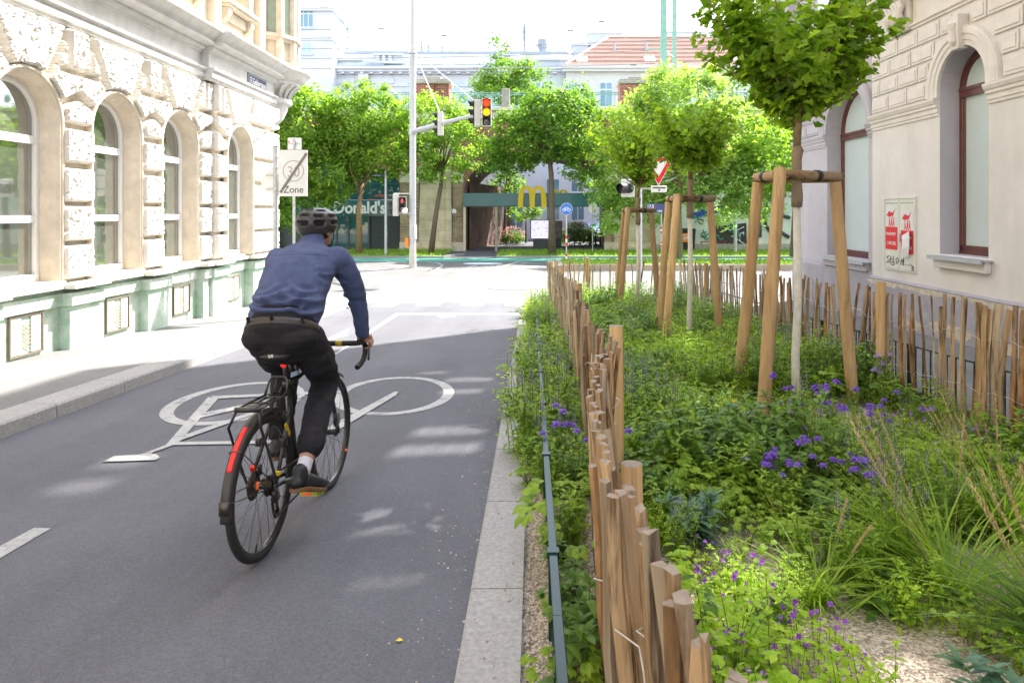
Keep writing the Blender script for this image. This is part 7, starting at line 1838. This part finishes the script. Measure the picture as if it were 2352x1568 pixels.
seam = np.exp(-((x+.018)/.004)**2)*(no[:, 1] < -.2)*(z > .98); disp -= .004*seam
for (x0, x1, zz) in ((-.17, -.075, 1.0), (.035, .145, 1.005)): disp -= .0028*np.exp(-((z-zz-.1*(x-x0))/.0035)**2)*(no[:, 1] < -.1)*(x > x0)*(x < x1)
disp -= .0025*np.exp(-((z-1.045)/.0035)**2)*(no[:, 1] < -.1)
co = co+no*disp[:, None]; me.vertices.foreach_set('co', co.ravel()); me.update(); tr_ = link_mesh(me, 'trousers', trous, person)
m = MB()
for x0 in (-.018, .13, -.16): m.obox(V(x0, .276-.146*.9*math.sqrt(max(0, 1-((x0+.018)/.2)**2))-.003, 1.082+.0635*math.sqrt(max(0, 1-((x0+.018)/.2)**2))), (.008, 0, 0), (0, .004, 0), (0, -.008, .026))
lb(m, 'belt_loop', trous, tr_, smooth=False)
# socks and shoes
for s in (-1, 1):
    P, r = leg(m, s, 1); m = MB(); m.limb([V(*P[4]), V(*P[5]), V(*P[6])], [.036, .037, .036], 18); lb(m, 'sock', white_sock, person)
    if s > 0: Q = [(.155, .030, .350), (.160, .075, .352), (.168, .15, .318), (.180, .235, .278), (.190, .315, .248)]; dn = V(0, -.33, -.94)
    else: Q = [(-.125, .415, .385), (-.127, .455, .390), (-.132, .53, .378), (-.136, .62, .370), (-.140, .695, .362)]; dn = V(0, -.08, -1)
    m = MB(); m.limb([V(*p) for p in Q], [(.030, .040), (.037, .046), (.041, .040), (.045, .030), (.034, .020)], 18)
    m.limb([V(*Q[1])-dn*.0, V(*P[6])+V(0, .0, .035)], [.043, .041], 16)
    me = fuse(m, .006, 5); sh = link_mesh(me, 'shoe', shoe_m, person)
    ff = (V(*Q[4])-V(*Q[0])).normalized(); sd2 = ff.cross(dn).normalized(); m = MB(); pts = []
    for k in range(28):
        a = 2*pi*k/28; t = .5-.5*math.cos(a); L = t
        wd = (.036+.012*math.sin(pi*min(1, t*1.1)))*(1 if math.sin(a) >= 0 else -1)*abs(math.sin(a))**.45
        j = min(3, int(L*4)); c = V(*Q[j]).lerp(V(*Q[j+1]), L*4-j); off = [.030, .030, .030, .024, .016]
        pts.append(c+ff*((t-.5)*.03)+sd2*wd+dn*(off[j]+(off[min(4, j+1)]-off[j])*(L*4-j)))
    m.prism([tuple(p) for p in pts], dn*.020); lb(m, 'sole', gum, sh, smooth=False, bevel=.004)
# ================================================================ PLANTING
leafmat('herb_mid', (.17, .28, .03), (.34, .46, .06), .48)
leafmat('herb_dark', (.075, .155, .03), (.18, .30, .055), .4, rough=.45)
leafmat('herb_bright', (.27, .42, .03), (.46, .58, .07), .52)
leafmat('herb_blue', (.06, .13, .08), (.13, .24, .15), .28, rough=.35)
leafmat('herb_silver', (.17, .26, .15), (.30, .41, .26), .32)
leafmat('herb_yellow', (.24, .24, .03), (.36, .25, .06), .4)
leafmat('petal_violet', (.14, .06, .42), (.27, .14, .60), .4, tcol=(1.5, 1.2, 1.3))
leafmat('petal_purple', (.24, .05, .42), (.38, .14, .58), .4, tcol=(1.4, 1.2, 1.3))
leafmat('petal_lilac', (.34, .25, .52), (.48, .36, .66), .35, tcol=(1.2, 1.2, 1.2))
leafmat('petal_yellow', (.75, .42, .01), (.85, .55, .02), .3, tcol=(1.1, 1.1, 1))
leafmat('straw', (.42, .30, .14), (.55, .42, .22), .3, tcol=(1.1, 1.1, 1))
leafmat('plant_stem', (.10, .14, .035), (.17, .20, .06), .15)
PM = [MAT[k] for k in ('herb_mid', 'herb_dark', 'herb_bright', 'herb_blue', 'herb_silver', 'petal_violet', 'petal_purple', 'petal_lilac', 'petal_yellow', 'straw', 'plant_stem', 'herb_yellow')]
MID, DARK, BRI, BLU, SIL, VIO, PUR, LIL, YEL, STR, STM, YLW = range(12)
class PB:
    def __init__(s, seed): s.v = []; s.f = []; s.m = []; s.r = np.random.RandomState(seed)
    def leaf(s, p, d, up, L, w, mt, n=3, bend=.35, prof=None, fold=.15):
        p = np.array(p, float); d = np.array(d, float); d /= np.linalg.norm(d)+1e-9; up = np.array(up, float); up = up-d*up.dot(d); up /= np.linalg.norm(up)+1e-9; sd_ = np.cross(d, up)
        prof = prof or {2: (.0, 1, 0), 3: (.12, 1, .75, 0), 4: (.15, .85, 1, .7, 0), 5: (.4, .9, 1, .85, .55, 0), 6: (.7, 1, 1, .9, .7, .4, 0)}[n]
        o = len(s.v); k = len(prof)-1
        for i in range(k+1):
            t = i/k; c = p+d*L*t*(1-.15*bend*t)+up*L*(-bend*t*t)
            hw = w/2*prof[i]
            if i == k: s.v.append(c)
            else: s.v += [c-sd_*hw+up*hw*fold*2, c+sd_*hw+up*hw*fold*2]
        for i in range(k-1): a = o+2*i; s.f.append((a, a+1, a+3, a+2)); s.m.append(mt)
        a = o+2*(k-1); s.f.append((a, a+1, o+2*k)); s.m.append(mt)
    def stem(s, P, r, mt=STM):
        P = [np.array(p, float) for p in P]; o = len(s.v)
        for i, p in enumerate(P):
            q = r*(1-.5*i/len(P))
            for a in (0, 2.09, 4.19): s.v.append(p+np.array([q*math.cos(a), q*math.sin(a), 0]))
        for i in range(len(P)-1):
            for k in range(3): a = o+3*i+k; b = o+3*i+(k+1) % 3; s.f.append((a, b, b+3, a+3)); s.m.append(mt)
    def curve(s, h, lean, az, n=5):
        d = np.array([math.cos(az), math.sin(az), 0]); return [d*lean*h*(i/n)**1.6+np.array([0, 0, h*(i/n)*(1-.12*lean*(i/n))]) for i in range(n+1)]
    def flower(s, c, r, mt, n=5, tilt=(0, 0, 1), cup=.5):
        ax = np.array(tilt, float); ax /= np.linalg.norm(ax); a = np.cross(ax, [1, .3, .2]); a /= np.linalg.norm(a); b = np.cross(ax, a)
        for k in range(n):
            t = 2*pi*k/n+s.r.rand()*.3; d = a*math.cos(t)+b*math.sin(t)+ax*cup; s.leaf(c, d, ax, r, r*.8, mt, 3, .2)
    def bell(s, c, r, mt):
        for k in range(5):
            t = 2*pi*k/5+s.r.rand()*.4; d = np.array([.75*math.cos(t), .75*math.sin(t), -.75]); s.leaf(c, d, (0, 0, 1), r*1.2, r*.75, mt, 3, -.35); s.leaf(np.array(c)+[0, 0, .004], [math.cos(t+.6), math.sin(t+.6), -.15], (0, 0, 1), r*1.0, r*.55, mt, 3, .1)
            s.leaf(c, [.35*math.cos(t), .35*math.sin(t), 1], (math.cos(t), math.sin(t), 0), r*.6, r*.16, mt, 2)
    def mesh(s, name):
        me = mesh_np(name, np.array(s.v), s.f); used = sorted(set(s.m)); 
        for u in used: me.materials.append(PM[u])
        ix = {u: i for i, u in enumerate(used)}; mi = [ix[q] for q in s.m]
        if len(mi) == len(me.polygons): me.polygons.foreach_set('material_index', mi)
        return me
def leafy(seed, mt=MID, h=.38, stems=11, L=.075, w=.026, spread=.5, pairs=7, flowers=None, fm=VIO):
    b = PB(seed); r = b.r
    for i in range(stems):
        az = r.uniform(0, 2*pi); hh = h*r.uniform(.6, 1.15); C = b.curve(hh, r.uniform(.05, spread), az); off = np.array([r.normal(0, .05), r.normal(0, .05), 0]); C = [c+off for c in C]; b.stem(C, .0028)
        for j in range(pairs):
            t = (j+.8)/pairs; k = min(4, int(t*5)); p = C[k]+(C[k+1]-C[k])*(t*5-k); a = az+j*1.57+r.uniform(-.4, .4)
            for q in (0, pi): 
                d = np.array([math.cos(a+q), math.sin(a+q), r.uniform(.15, .75)]); b.leaf(p, d, (0, 0, 1), L*r.uniform(.7, 1.25)*(1.15-.45*t), w*r.uniform(.8, 1.2), mt, 4, r.uniform(.1, .7))
        for q in range(5): a = r.uniform(0, 6.3); b.leaf(C[-1], [math.cos(a), math.sin(a), 1.1], (0, 0, 1), L*.6, w*.7, mt, 3, .3)
        if flowers and r.rand() < flowers:
            hs = r.uniform(.10, .18); b.stem([C[-1], C[-1]+[0, 0, hs]], .002)
            for q in range(16):
                t = q/16; a = q*2.4; b.leaf(C[-1]+[0, 0, hs*(.15+.85*t)], [math.cos(a), math.sin(a), .5], (0, 0, 1), .016*(1.1-.6*t), .010, fm if t < .8 else DARK, 2)
    return b
def feather(seed, mt=BRI, h=.34, stems=14):
    b = PB(seed); r = b.r
    for i in range(stems):
        az = r.uniform(0, 2*pi); C = b.curve(h*r.uniform(.6, 1.15), r.uniform(.1, .8), az); off = np.array([r.normal(0, .05), r.normal(0, .05), 0]); C = [c+off for c in C]; b.stem(C, .0022)
        for j in range(26):
            t = r.uniform(.15, 1); k = min(4, int(t*5)); p = C[k]+(C[k+1]-C[k])*(t*5-k); a = r.uniform(0, 6.3); b.leaf(p, [math.cos(a), math.sin(a), r.uniform(.1, .9)], (0, 0, 1), r.uniform(.02, .045), .008, mt, 2, .3)
    return b
def lobed(seed, mt=MID, h=.22, n=26, L=.085):
    b = PB(seed); r = b.r
    for i in range(n):
        az = r.uniform(0, 2*pi); hh = h*r.uniform(.5, 1.2); C = b.curve(hh, r.uniform(.2, 1.1), az, 3); b.stem(C, .002); c = C[-1]; tilt = np.array([r.normal(0, .3), r.normal(0, .3), 1])
        for k in range(5):
            a = az+(k-2)*.62; d = np.array([math.cos(a), math.sin(a), .0])-np.array([0, 0, 1])*(tilt[0]*math.cos(a)+tilt[1]*math.sin(a))*.6; b.leaf(c, d, tilt, L*r.uniform(.5, .75)*(1 if k in (1, 2, 3) else .8), L*.34, mt, 4, .25)
    return b
def grass(seed, n=110, L=.55, mt=MID, heads=7, lean=0, az0=0):
    b = PB(seed); r = b.r
    for i in range(n):
        az = r.uniform(0, 2*pi) if r.rand() > lean else az0+r.normal(0, .7); p = [r.normal(0, .035), r.normal(0, .035), 0]; e = r.uniform(.5, 2.2); b.leaf(p, [math.cos(az), math.sin(az), e], (-math.cos(az)*e, -math.sin(az)*e, 1), L*r.uniform(.5, 1.15), .0105, mt, 6, r.uniform(.25, .85), fold=.3)
    for i in range(heads):
        az = az0+r.normal(0, .8); d = np.array([math.cos(az)*.55, math.sin(az)*.55, 1.0]); d /= np.linalg.norm(d); P = [d*L*t*1.15 for t in (0, .35, .7, 1)]; b.stem(P, .0018, STR)
        for q in range(34): t = .68+.36*q/34; a = q*2.4; b.leaf(d*L*1.15*t, d*1.2+np.array([math.cos(a), math.sin(a), .2])*.55, (0, 0, 1), .024, .0075, STR, 2, 0)
    return b
def columbine(seed, h=.5, n=14, mt=VIO):
    b = lobed(seed, MID, .2, 16, .075); r = b.r
    for i in range(n):
        az = r.uniform(0, 2*pi); C = b.curve(h*r.uniform(.72, 1.2), r.uniform(.1, .6), az); b.stem(C, .0022)
        for q in range(2 if r.rand() < .6 else 1):
            p = C[-1]+np.array([r.normal(0, .02), r.normal(0, .02), -.012*q]); b.bell(p, r.uniform(.024, .033), mt)
        for q in range(3): t = r.uniform(.4, .9); k = int(t*5); a = r.uniform(0, 6.3); b.leaf(C[k], [math.cos(a), math.sin(a), .5], (0, 0, 1), .035, .016, MID, 3)
    return b
def mound(seed, mt=BRI, r0=.2, h=.16, n=150, fl=30, fm=PUR):
    b = PB(seed); r = b.r
    for i in range(n):
        a = r.uniform(0, 6.3); q = r0*math.sqrt(r.rand()); z = h*(1-(q/r0)**2)*r.uniform(.3, 1)+.01; p = np.array([q*math.cos(a), q*math.sin(a), z]); u = np.array([math.cos(a)*q/r0*.8+r.normal(0, .3), math.sin(a)*q/r0*.8+r.normal(0, .3), 1]); d = np.cross(u, r.normal(size=3)); b.leaf(p, d, u, r.uniform(.022, .04), .027, mt, 4, .2)
        if i % 3 == 0: b.stem([[p[0]*.5, p[1]*.5, 0], p], .0012)
    for i in range(fl):
        a = r.uniform(0, 6.3); q = r0*1.05*math.sqrt(r.rand()); z = h*(1-(q/r0)**2*.7)+r.uniform(.02, .07); p = np.array([q*math.cos(a), q*math.sin(a), z]); b.stem([[p[0]*.9, p[1]*.9, z-.06], p], .0012); b.flower(p, r.uniform(.012, .018), fm, 5, (r.normal(0, .5), r.normal(0, .5)-.3, 1), .7)
    return b
def rosette(seed, mt=BRI, n=13, L=.22, w=.07, up=.6, ser=True):
    b = PB(seed); r = b.r
    for i in range(n):
        a = i*2.4+r.uniform(-.2, .2); e = up*r.uniform(.4, 1.6); pr = (.25, .45, .95, .55, 1, .6, .8, .35, 0) if ser else None; b.leaf([0, 0, .02+.004*i], [math.cos(a), math.sin(a), e], (-math.cos(a)*e, -math.sin(a)*e, 1), L*r.uniform(.65, 1.1), w, mt, 5, r.uniform(.3, .8), pr)
    return b
def tallstem(seed, mt=MID, h=.7, n=3, L=.13, w=.04):
    b = PB(seed); r = b.r
    for i in range(n):
        C = b.curve(h*r.uniform(.8, 1.1), r.uniform(.02, .15), r.uniform(0, 6.3)); off = np.array([r.normal(0, .03), r.normal(0, .03), 0]); C = [c+off for c in C]; b.stem(C, .004)
        for j in range(16): t = (j+1)/17; k = min(4, int(t*5)); p = C[k]+(C[k+1]-C[k])*(t*5-k); a = j*2.4; b.leaf(p, [math.cos(a), math.sin(a), .55], (0, 0, 1), L*(1.1-.75*t), w*(1.1-.6*t), mt, 4, .5)
    return b
PROTO = [leafy(1), leafy(2, DARK, .34, 10, .07, .03), leafy(3, MID, .42, 10, .06, .018, .4, 9, .5, LIL), feather(4), feather(5, MID, .3), lobed(6), lobed(7, DARK, .2, 24, .1), lobed(8, BRI, .2), rosette(9, DARK, 14, .2, .05, .7, False), rosette(10, SIL, 16, .13, .045, .6, False), leafy(11, BRI, .3, 12, .055, .02), grass(12, 60, .38, MID, 2), tallstem(13, MID, .55, 2, .11, .03), leafy(14, BLU, .24, 9, .1, .024, .7, 5), mound(15, BRI, .2, .18, 150, 6, PUR), feather(16, BRI, .24, 18), lobed(17, MID, .26, 28, .07)]
def scatter(name, pts, seed, weights, label_kind='stuff'):
    r = np.random.RandomState(seed); Vs = []; F_ = []; M_ = []; o = 0
    wt = np.array(weights, float); wt /= wt.sum()
    arrs = [(np.array(b.v), b.f, b.m) for b in PROTO]
    for (x, y, s, k) in pts:
        i = int(k) if k is not None else r.choice(len(PROTO), p=wt); v, f, mm = arrs[i]; a = r.uniform(0, 6.3); c, sn = math.cos(a), math.sin(a); sc = s*r.uniform(.8, 1.2)
        q = v*sc; q = np.stack([q[:, 0]*c-q[:, 1]*sn+x, q[:, 0]*sn+q[:, 1]*c+y, q[:, 2]+bed_h(x, y)-.01], 1); Vs.append(q); F_ += [tuple(j+o for j in t) for t in f]; M_ += mm; o += len(v)
    me = mesh_np(name, np.concatenate(Vs), F_)
    for mt in PM: me.materials.append(mt)
    if len(M_) == len(me.polygons): me.polygons.foreach_set('material_index', M_)
    ob = bpy.data.objects.new(name, me); COL.objects.link(ob); ob['kind'] = 'stuff'; return ob
r = np.random.RandomState(77); pts = []
def gapf(x, y):      # bare gravel patches near the camera
    for (cx_, cy_, rx, ry) in ((1.95, 2.9, .36, .3), (1.38, 2.5, .27, .36), (1.65, 2.2, .28, .18), (2.3, 3.3, .28, .2), (.85, 3.45, .18, .12), (1.1, 1.75, .5, .3)):
        if ((x-cx_)/rx)**2+((y-cy_)/ry)**2 < 1: return True
    return False
y = 1.6
while y < 16.1:
    step = .125+.005*y
    for x in np.arange(.62, 3.45, step):
        px, py = x+r.uniform(-.09, .09), y+r.uniform(-.09, .09)
        if gapf(px, py) or any((px-tx)**2+(py-ty)**2 < .012 for tx, ty in TY): continue
        if py < 3.3 and px < 1.35 and r.rand() < .62: continue
        s = (1.0 if py > 4.2 else .9)+.42*mnoise.noise((px*1.1, py*1.1, 9))+(.12 if py > 8 else 0)
        if py < 4.2: s *= .80
        if 1.45 < px < 3.15 and 4.6 < py < 6.35: s = min(s, .42)
        zone = mnoise.noise((px*.8+5, py*.55, 2)); k = None
        if r.rand() < .62: k = [7, 10, 3, 15, 16, 5, 0, 1, 6, 2, 4, 15][int(min(11, max(0, (zone+.55)/1.1*12)))]
        pts.append((px, py, s, k))
    y += step*.85
scatter('ground_cover', pts, 5, [4, 3, 3, 3, 2, 4, 3, 2, 1.5, 1.2, 3, 1.2, 1.2, .15, .8, 1.5, 3])
pts = []
for _ in range(300):          # herbs spilling over the kerb between railing and paling fence
    y = r.uniform(4.0, 15.5); x = r.uniform(-.02, .34)
    if 5.35 < y < 5.8 and x < .1: continue
    pts.append((x-.05, y, (r.uniform(.55, .75) if .0 < x-.05 < .20 else r.uniform(.85, 1.25)) if y > 4.8 else r.uniform(.6, .8), None))
for _ in range(16): pts.append((r.uniform(.05, .16), r.uniform(1.7, 3.9), r.uniform(.12, .3), r.choice([5, 10, 4, 7])))
for _ in range(16): pts.append((r.uniform(.14, .22), r.uniform(2.3, 4.2), r.uniform(.45, .75), r.choice([6, 5, 1, 0])))
for _ in range(60): a = r.uniform(pi/2, pi); pts.append((2.725+2.6*math.cos(a)+r.normal(0, .08), 13.5+2.6*math.sin(a)*.98, r.uniform(.6, 1), None))
scatter('kerbside_herbs', pts, 6, [5, 2, 4, 3, 3, 3, 1, 2, .3, .2, 4, .6, .4, .2, .2, 2, 2])
# ---- plants that stand out
USED = {}
def plant(name, key, maker, x, y, s, label, cat='plant', rot=0, group=None):
    if key not in USED: USED[key] = maker().mesh(name)
    o = bpy.data.objects.new(name, USED[key]); COL.objects.link(o); o.location = (x, y, bed_h(x, y)-.01); o.scale = (s, s, s); o.rotation_euler = (0, 0, rot); return tag(o, label, cat, group)
plant('columbine', 'c1', lambda: columbine(31, .5, 17), 2.02, 4.9, 1.0, 'tall violet columbine in flower before the right leg of the nearest stakes', rot=.4)
plant('columbine', 'c2', lambda: columbine(32, .40, 15), 1.42, 3.85, .95, 'violet columbine in flower among silver leaves in the middle of the bed', rot=1.2)
plant('columbine', 'c3', lambda: columbine(33, .46, 13, LIL), 3.22, 6.55, .95, 'pale lilac columbine against the thick post of the wired fence', rot=2.2)
plant('columbine', 'c4', lambda: columbine(34, .50, 12), .27, 4.05, 1.0, 'deep violet columbine leaning on the street side of the paling fence', rot=.9)
plant('columbine', 'c2', None, .82, 7.0, .8, 'small violet columbine just inside the street-side paling fence', rot=3)
plant('columbine', 'c1', None, .62, 13.0, .75, 'far violet columbine at the street corner of the bed', rot=4)
plant('columbine', 'c3', None, 1.62, 4.55, .85, 'lilac columbine among silver leaves behind the low violet columbine', rot=1)
plant('columbine', 'c4', None, 2.35, 4.55, .9, 'violet columbine on the far side of the arching grass', rot=2)
plant('columbine', 'c2', None, 1.75, 3.75, .9, 'violet columbine just above the arching grass', rot=5)
for i, (x, y, s, lab) in enumerate(((.86, 2.85, 1.0, 'sunlit mound of bellflowers nearest the paling fence'), (1.02, 2.45, .95, 'mound of bellflowers at the edge of the gravel patch'), (.66, 2.35, .9, 'mound of bellflowers crowding the foot of the nearest palings'), (.74, 3.15, .8, 'small mound of bellflowers behind the sunlit one'), (3.1, 4.75, 1.1, 'mound of purple bellflowers under the wide boards of the wired fence'), (2.95, 5.4, .9, 'mound of purple bellflowers below the loose wire of the wall-side fence'), (2.05, 2.75, .9, 'mound of purple bellflowers behind the ornamental grass'), (2.55, 4.3, .8, 'thin mound of purple bellflowers between grass and wired fence'), (1.9, 2.32, .75, 'low mound of purple bellflowers at the right edge of the gravel'))):
    plant('bellflower', 'm%d' % (i % 3), lambda i=i: mound(41+i % 3, (BRI, BRI, MID)[i % 3], .22, .17, 190, 34, PUR), x, y, s, lab, rot=i*1.1)
plant('ornamental_grass', 'g1', lambda: grass(51, 240, .80, MID, 12, .5, 2.5), 1.82, 3.0, .86, 'large arching ornamental grass with straw seed heads beyond the gravel', rot=0)
plant('ornamental_grass', 'g2', lambda: grass(52, 220, .72, DARK, 11, .5, 2.3), 1.98, 2.5, .82, 'arching ornamental grass beside the bare gravel at the right')
plant('ornamental_grass', 'g3', lambda: grass(53, 90, .42, MID, 3), 1.22, 2.95, .9, 'small grass tuft left of the gravel patch')
plant('ornamental_grass', 'g1', None, 2.45, 3.6, .8, 'ornamental grass farthest right with several tall seed heads', rot=1)
plant('sow_thistle', 'r1', lambda: rosette(61, BRI, 15, .26, .085, .9), 1.42, 6.9, 1.0, 'bright green serrated rosette in the sunlit middle of the bed')
plant('sow_thistle', 't2', lambda: tallstem(62, BRI, .75, 2, .17, .06), 1.50, 7.7, 1.0, 'tall bright serrated stem in front of the middle stakes')
plant('tall_herb', 't1', lambda: tallstem(63, MID, .78, 3, .14, .045), 2.78, 6.9, 1.0, 'tall leafy stems between limewashed trunk and right stake')
plant('tall_herb', 't1', None, 1.65, 12.3, .9, 'tall leafy stem before the farthest stakes', rot=2)
plant('tall_herb', 't1', None, 1.72, 8.9, .95, 'tall dark leafy stem at the foot of the middle stakes', rot=4)
for i, (x, y, sc, lab) in enumerate(((1.1, 8.6, .8, 'tall leafy stem close to the paling fence beyond the dandelion clock'), (1.25, 10.6, .85, 'tall leafy stem between the middle and farthest stakes'), (2.75, 8.3, .8, 'tall leafy stem beside the wired fence right of the middle tree'), (.75, 10.0, .75, 'tall leafy stem touching the paling fence at mid length'), (2.6, 11.4, .8, 'tall leafy stem at the far right of the bed'), (1.15, 14.6, .8, 'last tall leafy stem before the far fence'))):
    plant('tall_herb', 't%d' % (4+i % 2), lambda i=i: tallstem(65+i % 2, (MID, BRI)[i % 2], .8, 4, .15, .04), x, y, sc, lab, rot=i)
plant('lambs_ear', 's1', lambda: rosette(71, SIL, 26, .13, .045, .8, False), 1.55, 4.6, 1.2, 'silvery soft-leaved rosette below the nearest stake')
plant('lambs_ear', 's1', None, 1.75, 4.35, 1.1, 'silvery rosette just left of the tall columbine', rot=2)
plant('lambs_ear', 's1', None, 1.30, 4.25, 1.0, 'silvery rosette behind the low columbine', rot=4)
plant('glossy_herb', 'd1', lambda: leafy(81, BLU, .22, 13, .13, .03, .8, 5), .80, 3.50, 1.0, 'clump of dark glossy lance leaves behind the bellflowers')
plant('glossy_herb', 'd1', None, 1.40, 2.02, 1.0, 'clump of glossy lance leaves at the lower edge of the gravel', rot=2)
plant('glossy_herb', 'd1', None, 1.70, 1.95, 1.0, 'clump of glossy lance leaves in the near right corner', rot=3.5)
plant('glossy_herb', 'd2', lambda: leafy(82, DARK, .30, 7, .11, .034, .4, 6), .185, 2.45, .95, 'upright dark leafy shoot between low railing and near palings')
plant('leafy_herb', 'l1', lambda: lobed(83, MID, .34, 26, .12), .20, 3.25, 1.0, 'broad-leaved clump between low railing and paling fence')
plant('leafy_herb', 'l1', None, .17, 1.85, .7, 'broad-leaved clump at the lower edge of the gravel strip', rot=1.5)
plant('leafy_herb', 'l2', lambda: rosette(84, BRI, 12, .24, .03, 1.3, False), .11, 1.75, .8, 'tuft of strap leaves at the kerb in the foreground')
plant('yellow_flower', 'y1', lambda: (lambda b: ([b.flower(np.array([a, c, .34+d]), .024, YEL, 5, (0, -.5, 1), .5) for a, c, d in ((0, 0, 0), (.04, .01, .015), (-.03, .02, -.03))], [b.stem([[0, 0, 0], [a, c, .34]], .002) for a, c in ((0, 0), (.04, .01))], b)[2])(PB(91)), 1.41, 4.95, 1.0, 'single orange-yellow flower in the middle of the green bed')
plant('dandelion_clock', 'w1', lambda: (lambda b: ([b.leaf(np.array([0, 0, .3]), b.r.normal(size=3), (0, 0, 1), .022, .006, SIL, 2, 0) for _ in range(60)], b.stem([[0, 0, 0], [.01, 0, .3]], .002), b)[2])(PB(92)), 1.56, 6.4, 1.0, 'round white dandelion seed head in the bed')
for i, (x, y, lab) in enumerate(((-.16, 5.95, 'sage with purple spikes hanging over the kerb edge at its lowest bulge'), (.12, 4.75, 'sage with lilac spikes poking through the low railing'), (-.08, 8.2, 'sage with faded spikes over the kerb where the shadow begins'), (.10, 12.2, 'sage with tall faded spikes at the far end of the railing'), (.15, 5.35, 'sage with violet spikes between railing and paling fence'))):
    plant('sage', 'sg', lambda: leafy(95, MID, .36, 14, .07, .03, .5, 7, .9, PUR), x, y, 1.0, lab, rot=i)
for i, (x, y, s, lab) in enumerate(((1.18, 5.55, 1.1, 'feathery yellow-green clump in the sunlit patch left of the stakes'), (1.62, 5.75, 1.0, 'feathery yellow-green clump at the foot of the nearest stake'), (2.08, 5.5, 1.1, 'feathery green clump hiding the foot of the limewashed trunk'), (1.0, 6.4, 1.0, 'feathery clump deep in the bed by the paling fence'))):
    plant('feathery_herb', 'f%d' % (i % 2), lambda i=i: feather(97+i, BRI, .34, 34), x, y, s, lab, rot=i)
plant('hellebore', 'yl', lambda: lobed(99, YLW, .16, 14, .1), 1.62, 3.45, .9, 'low clump of yellowing leaves under the arching grass')
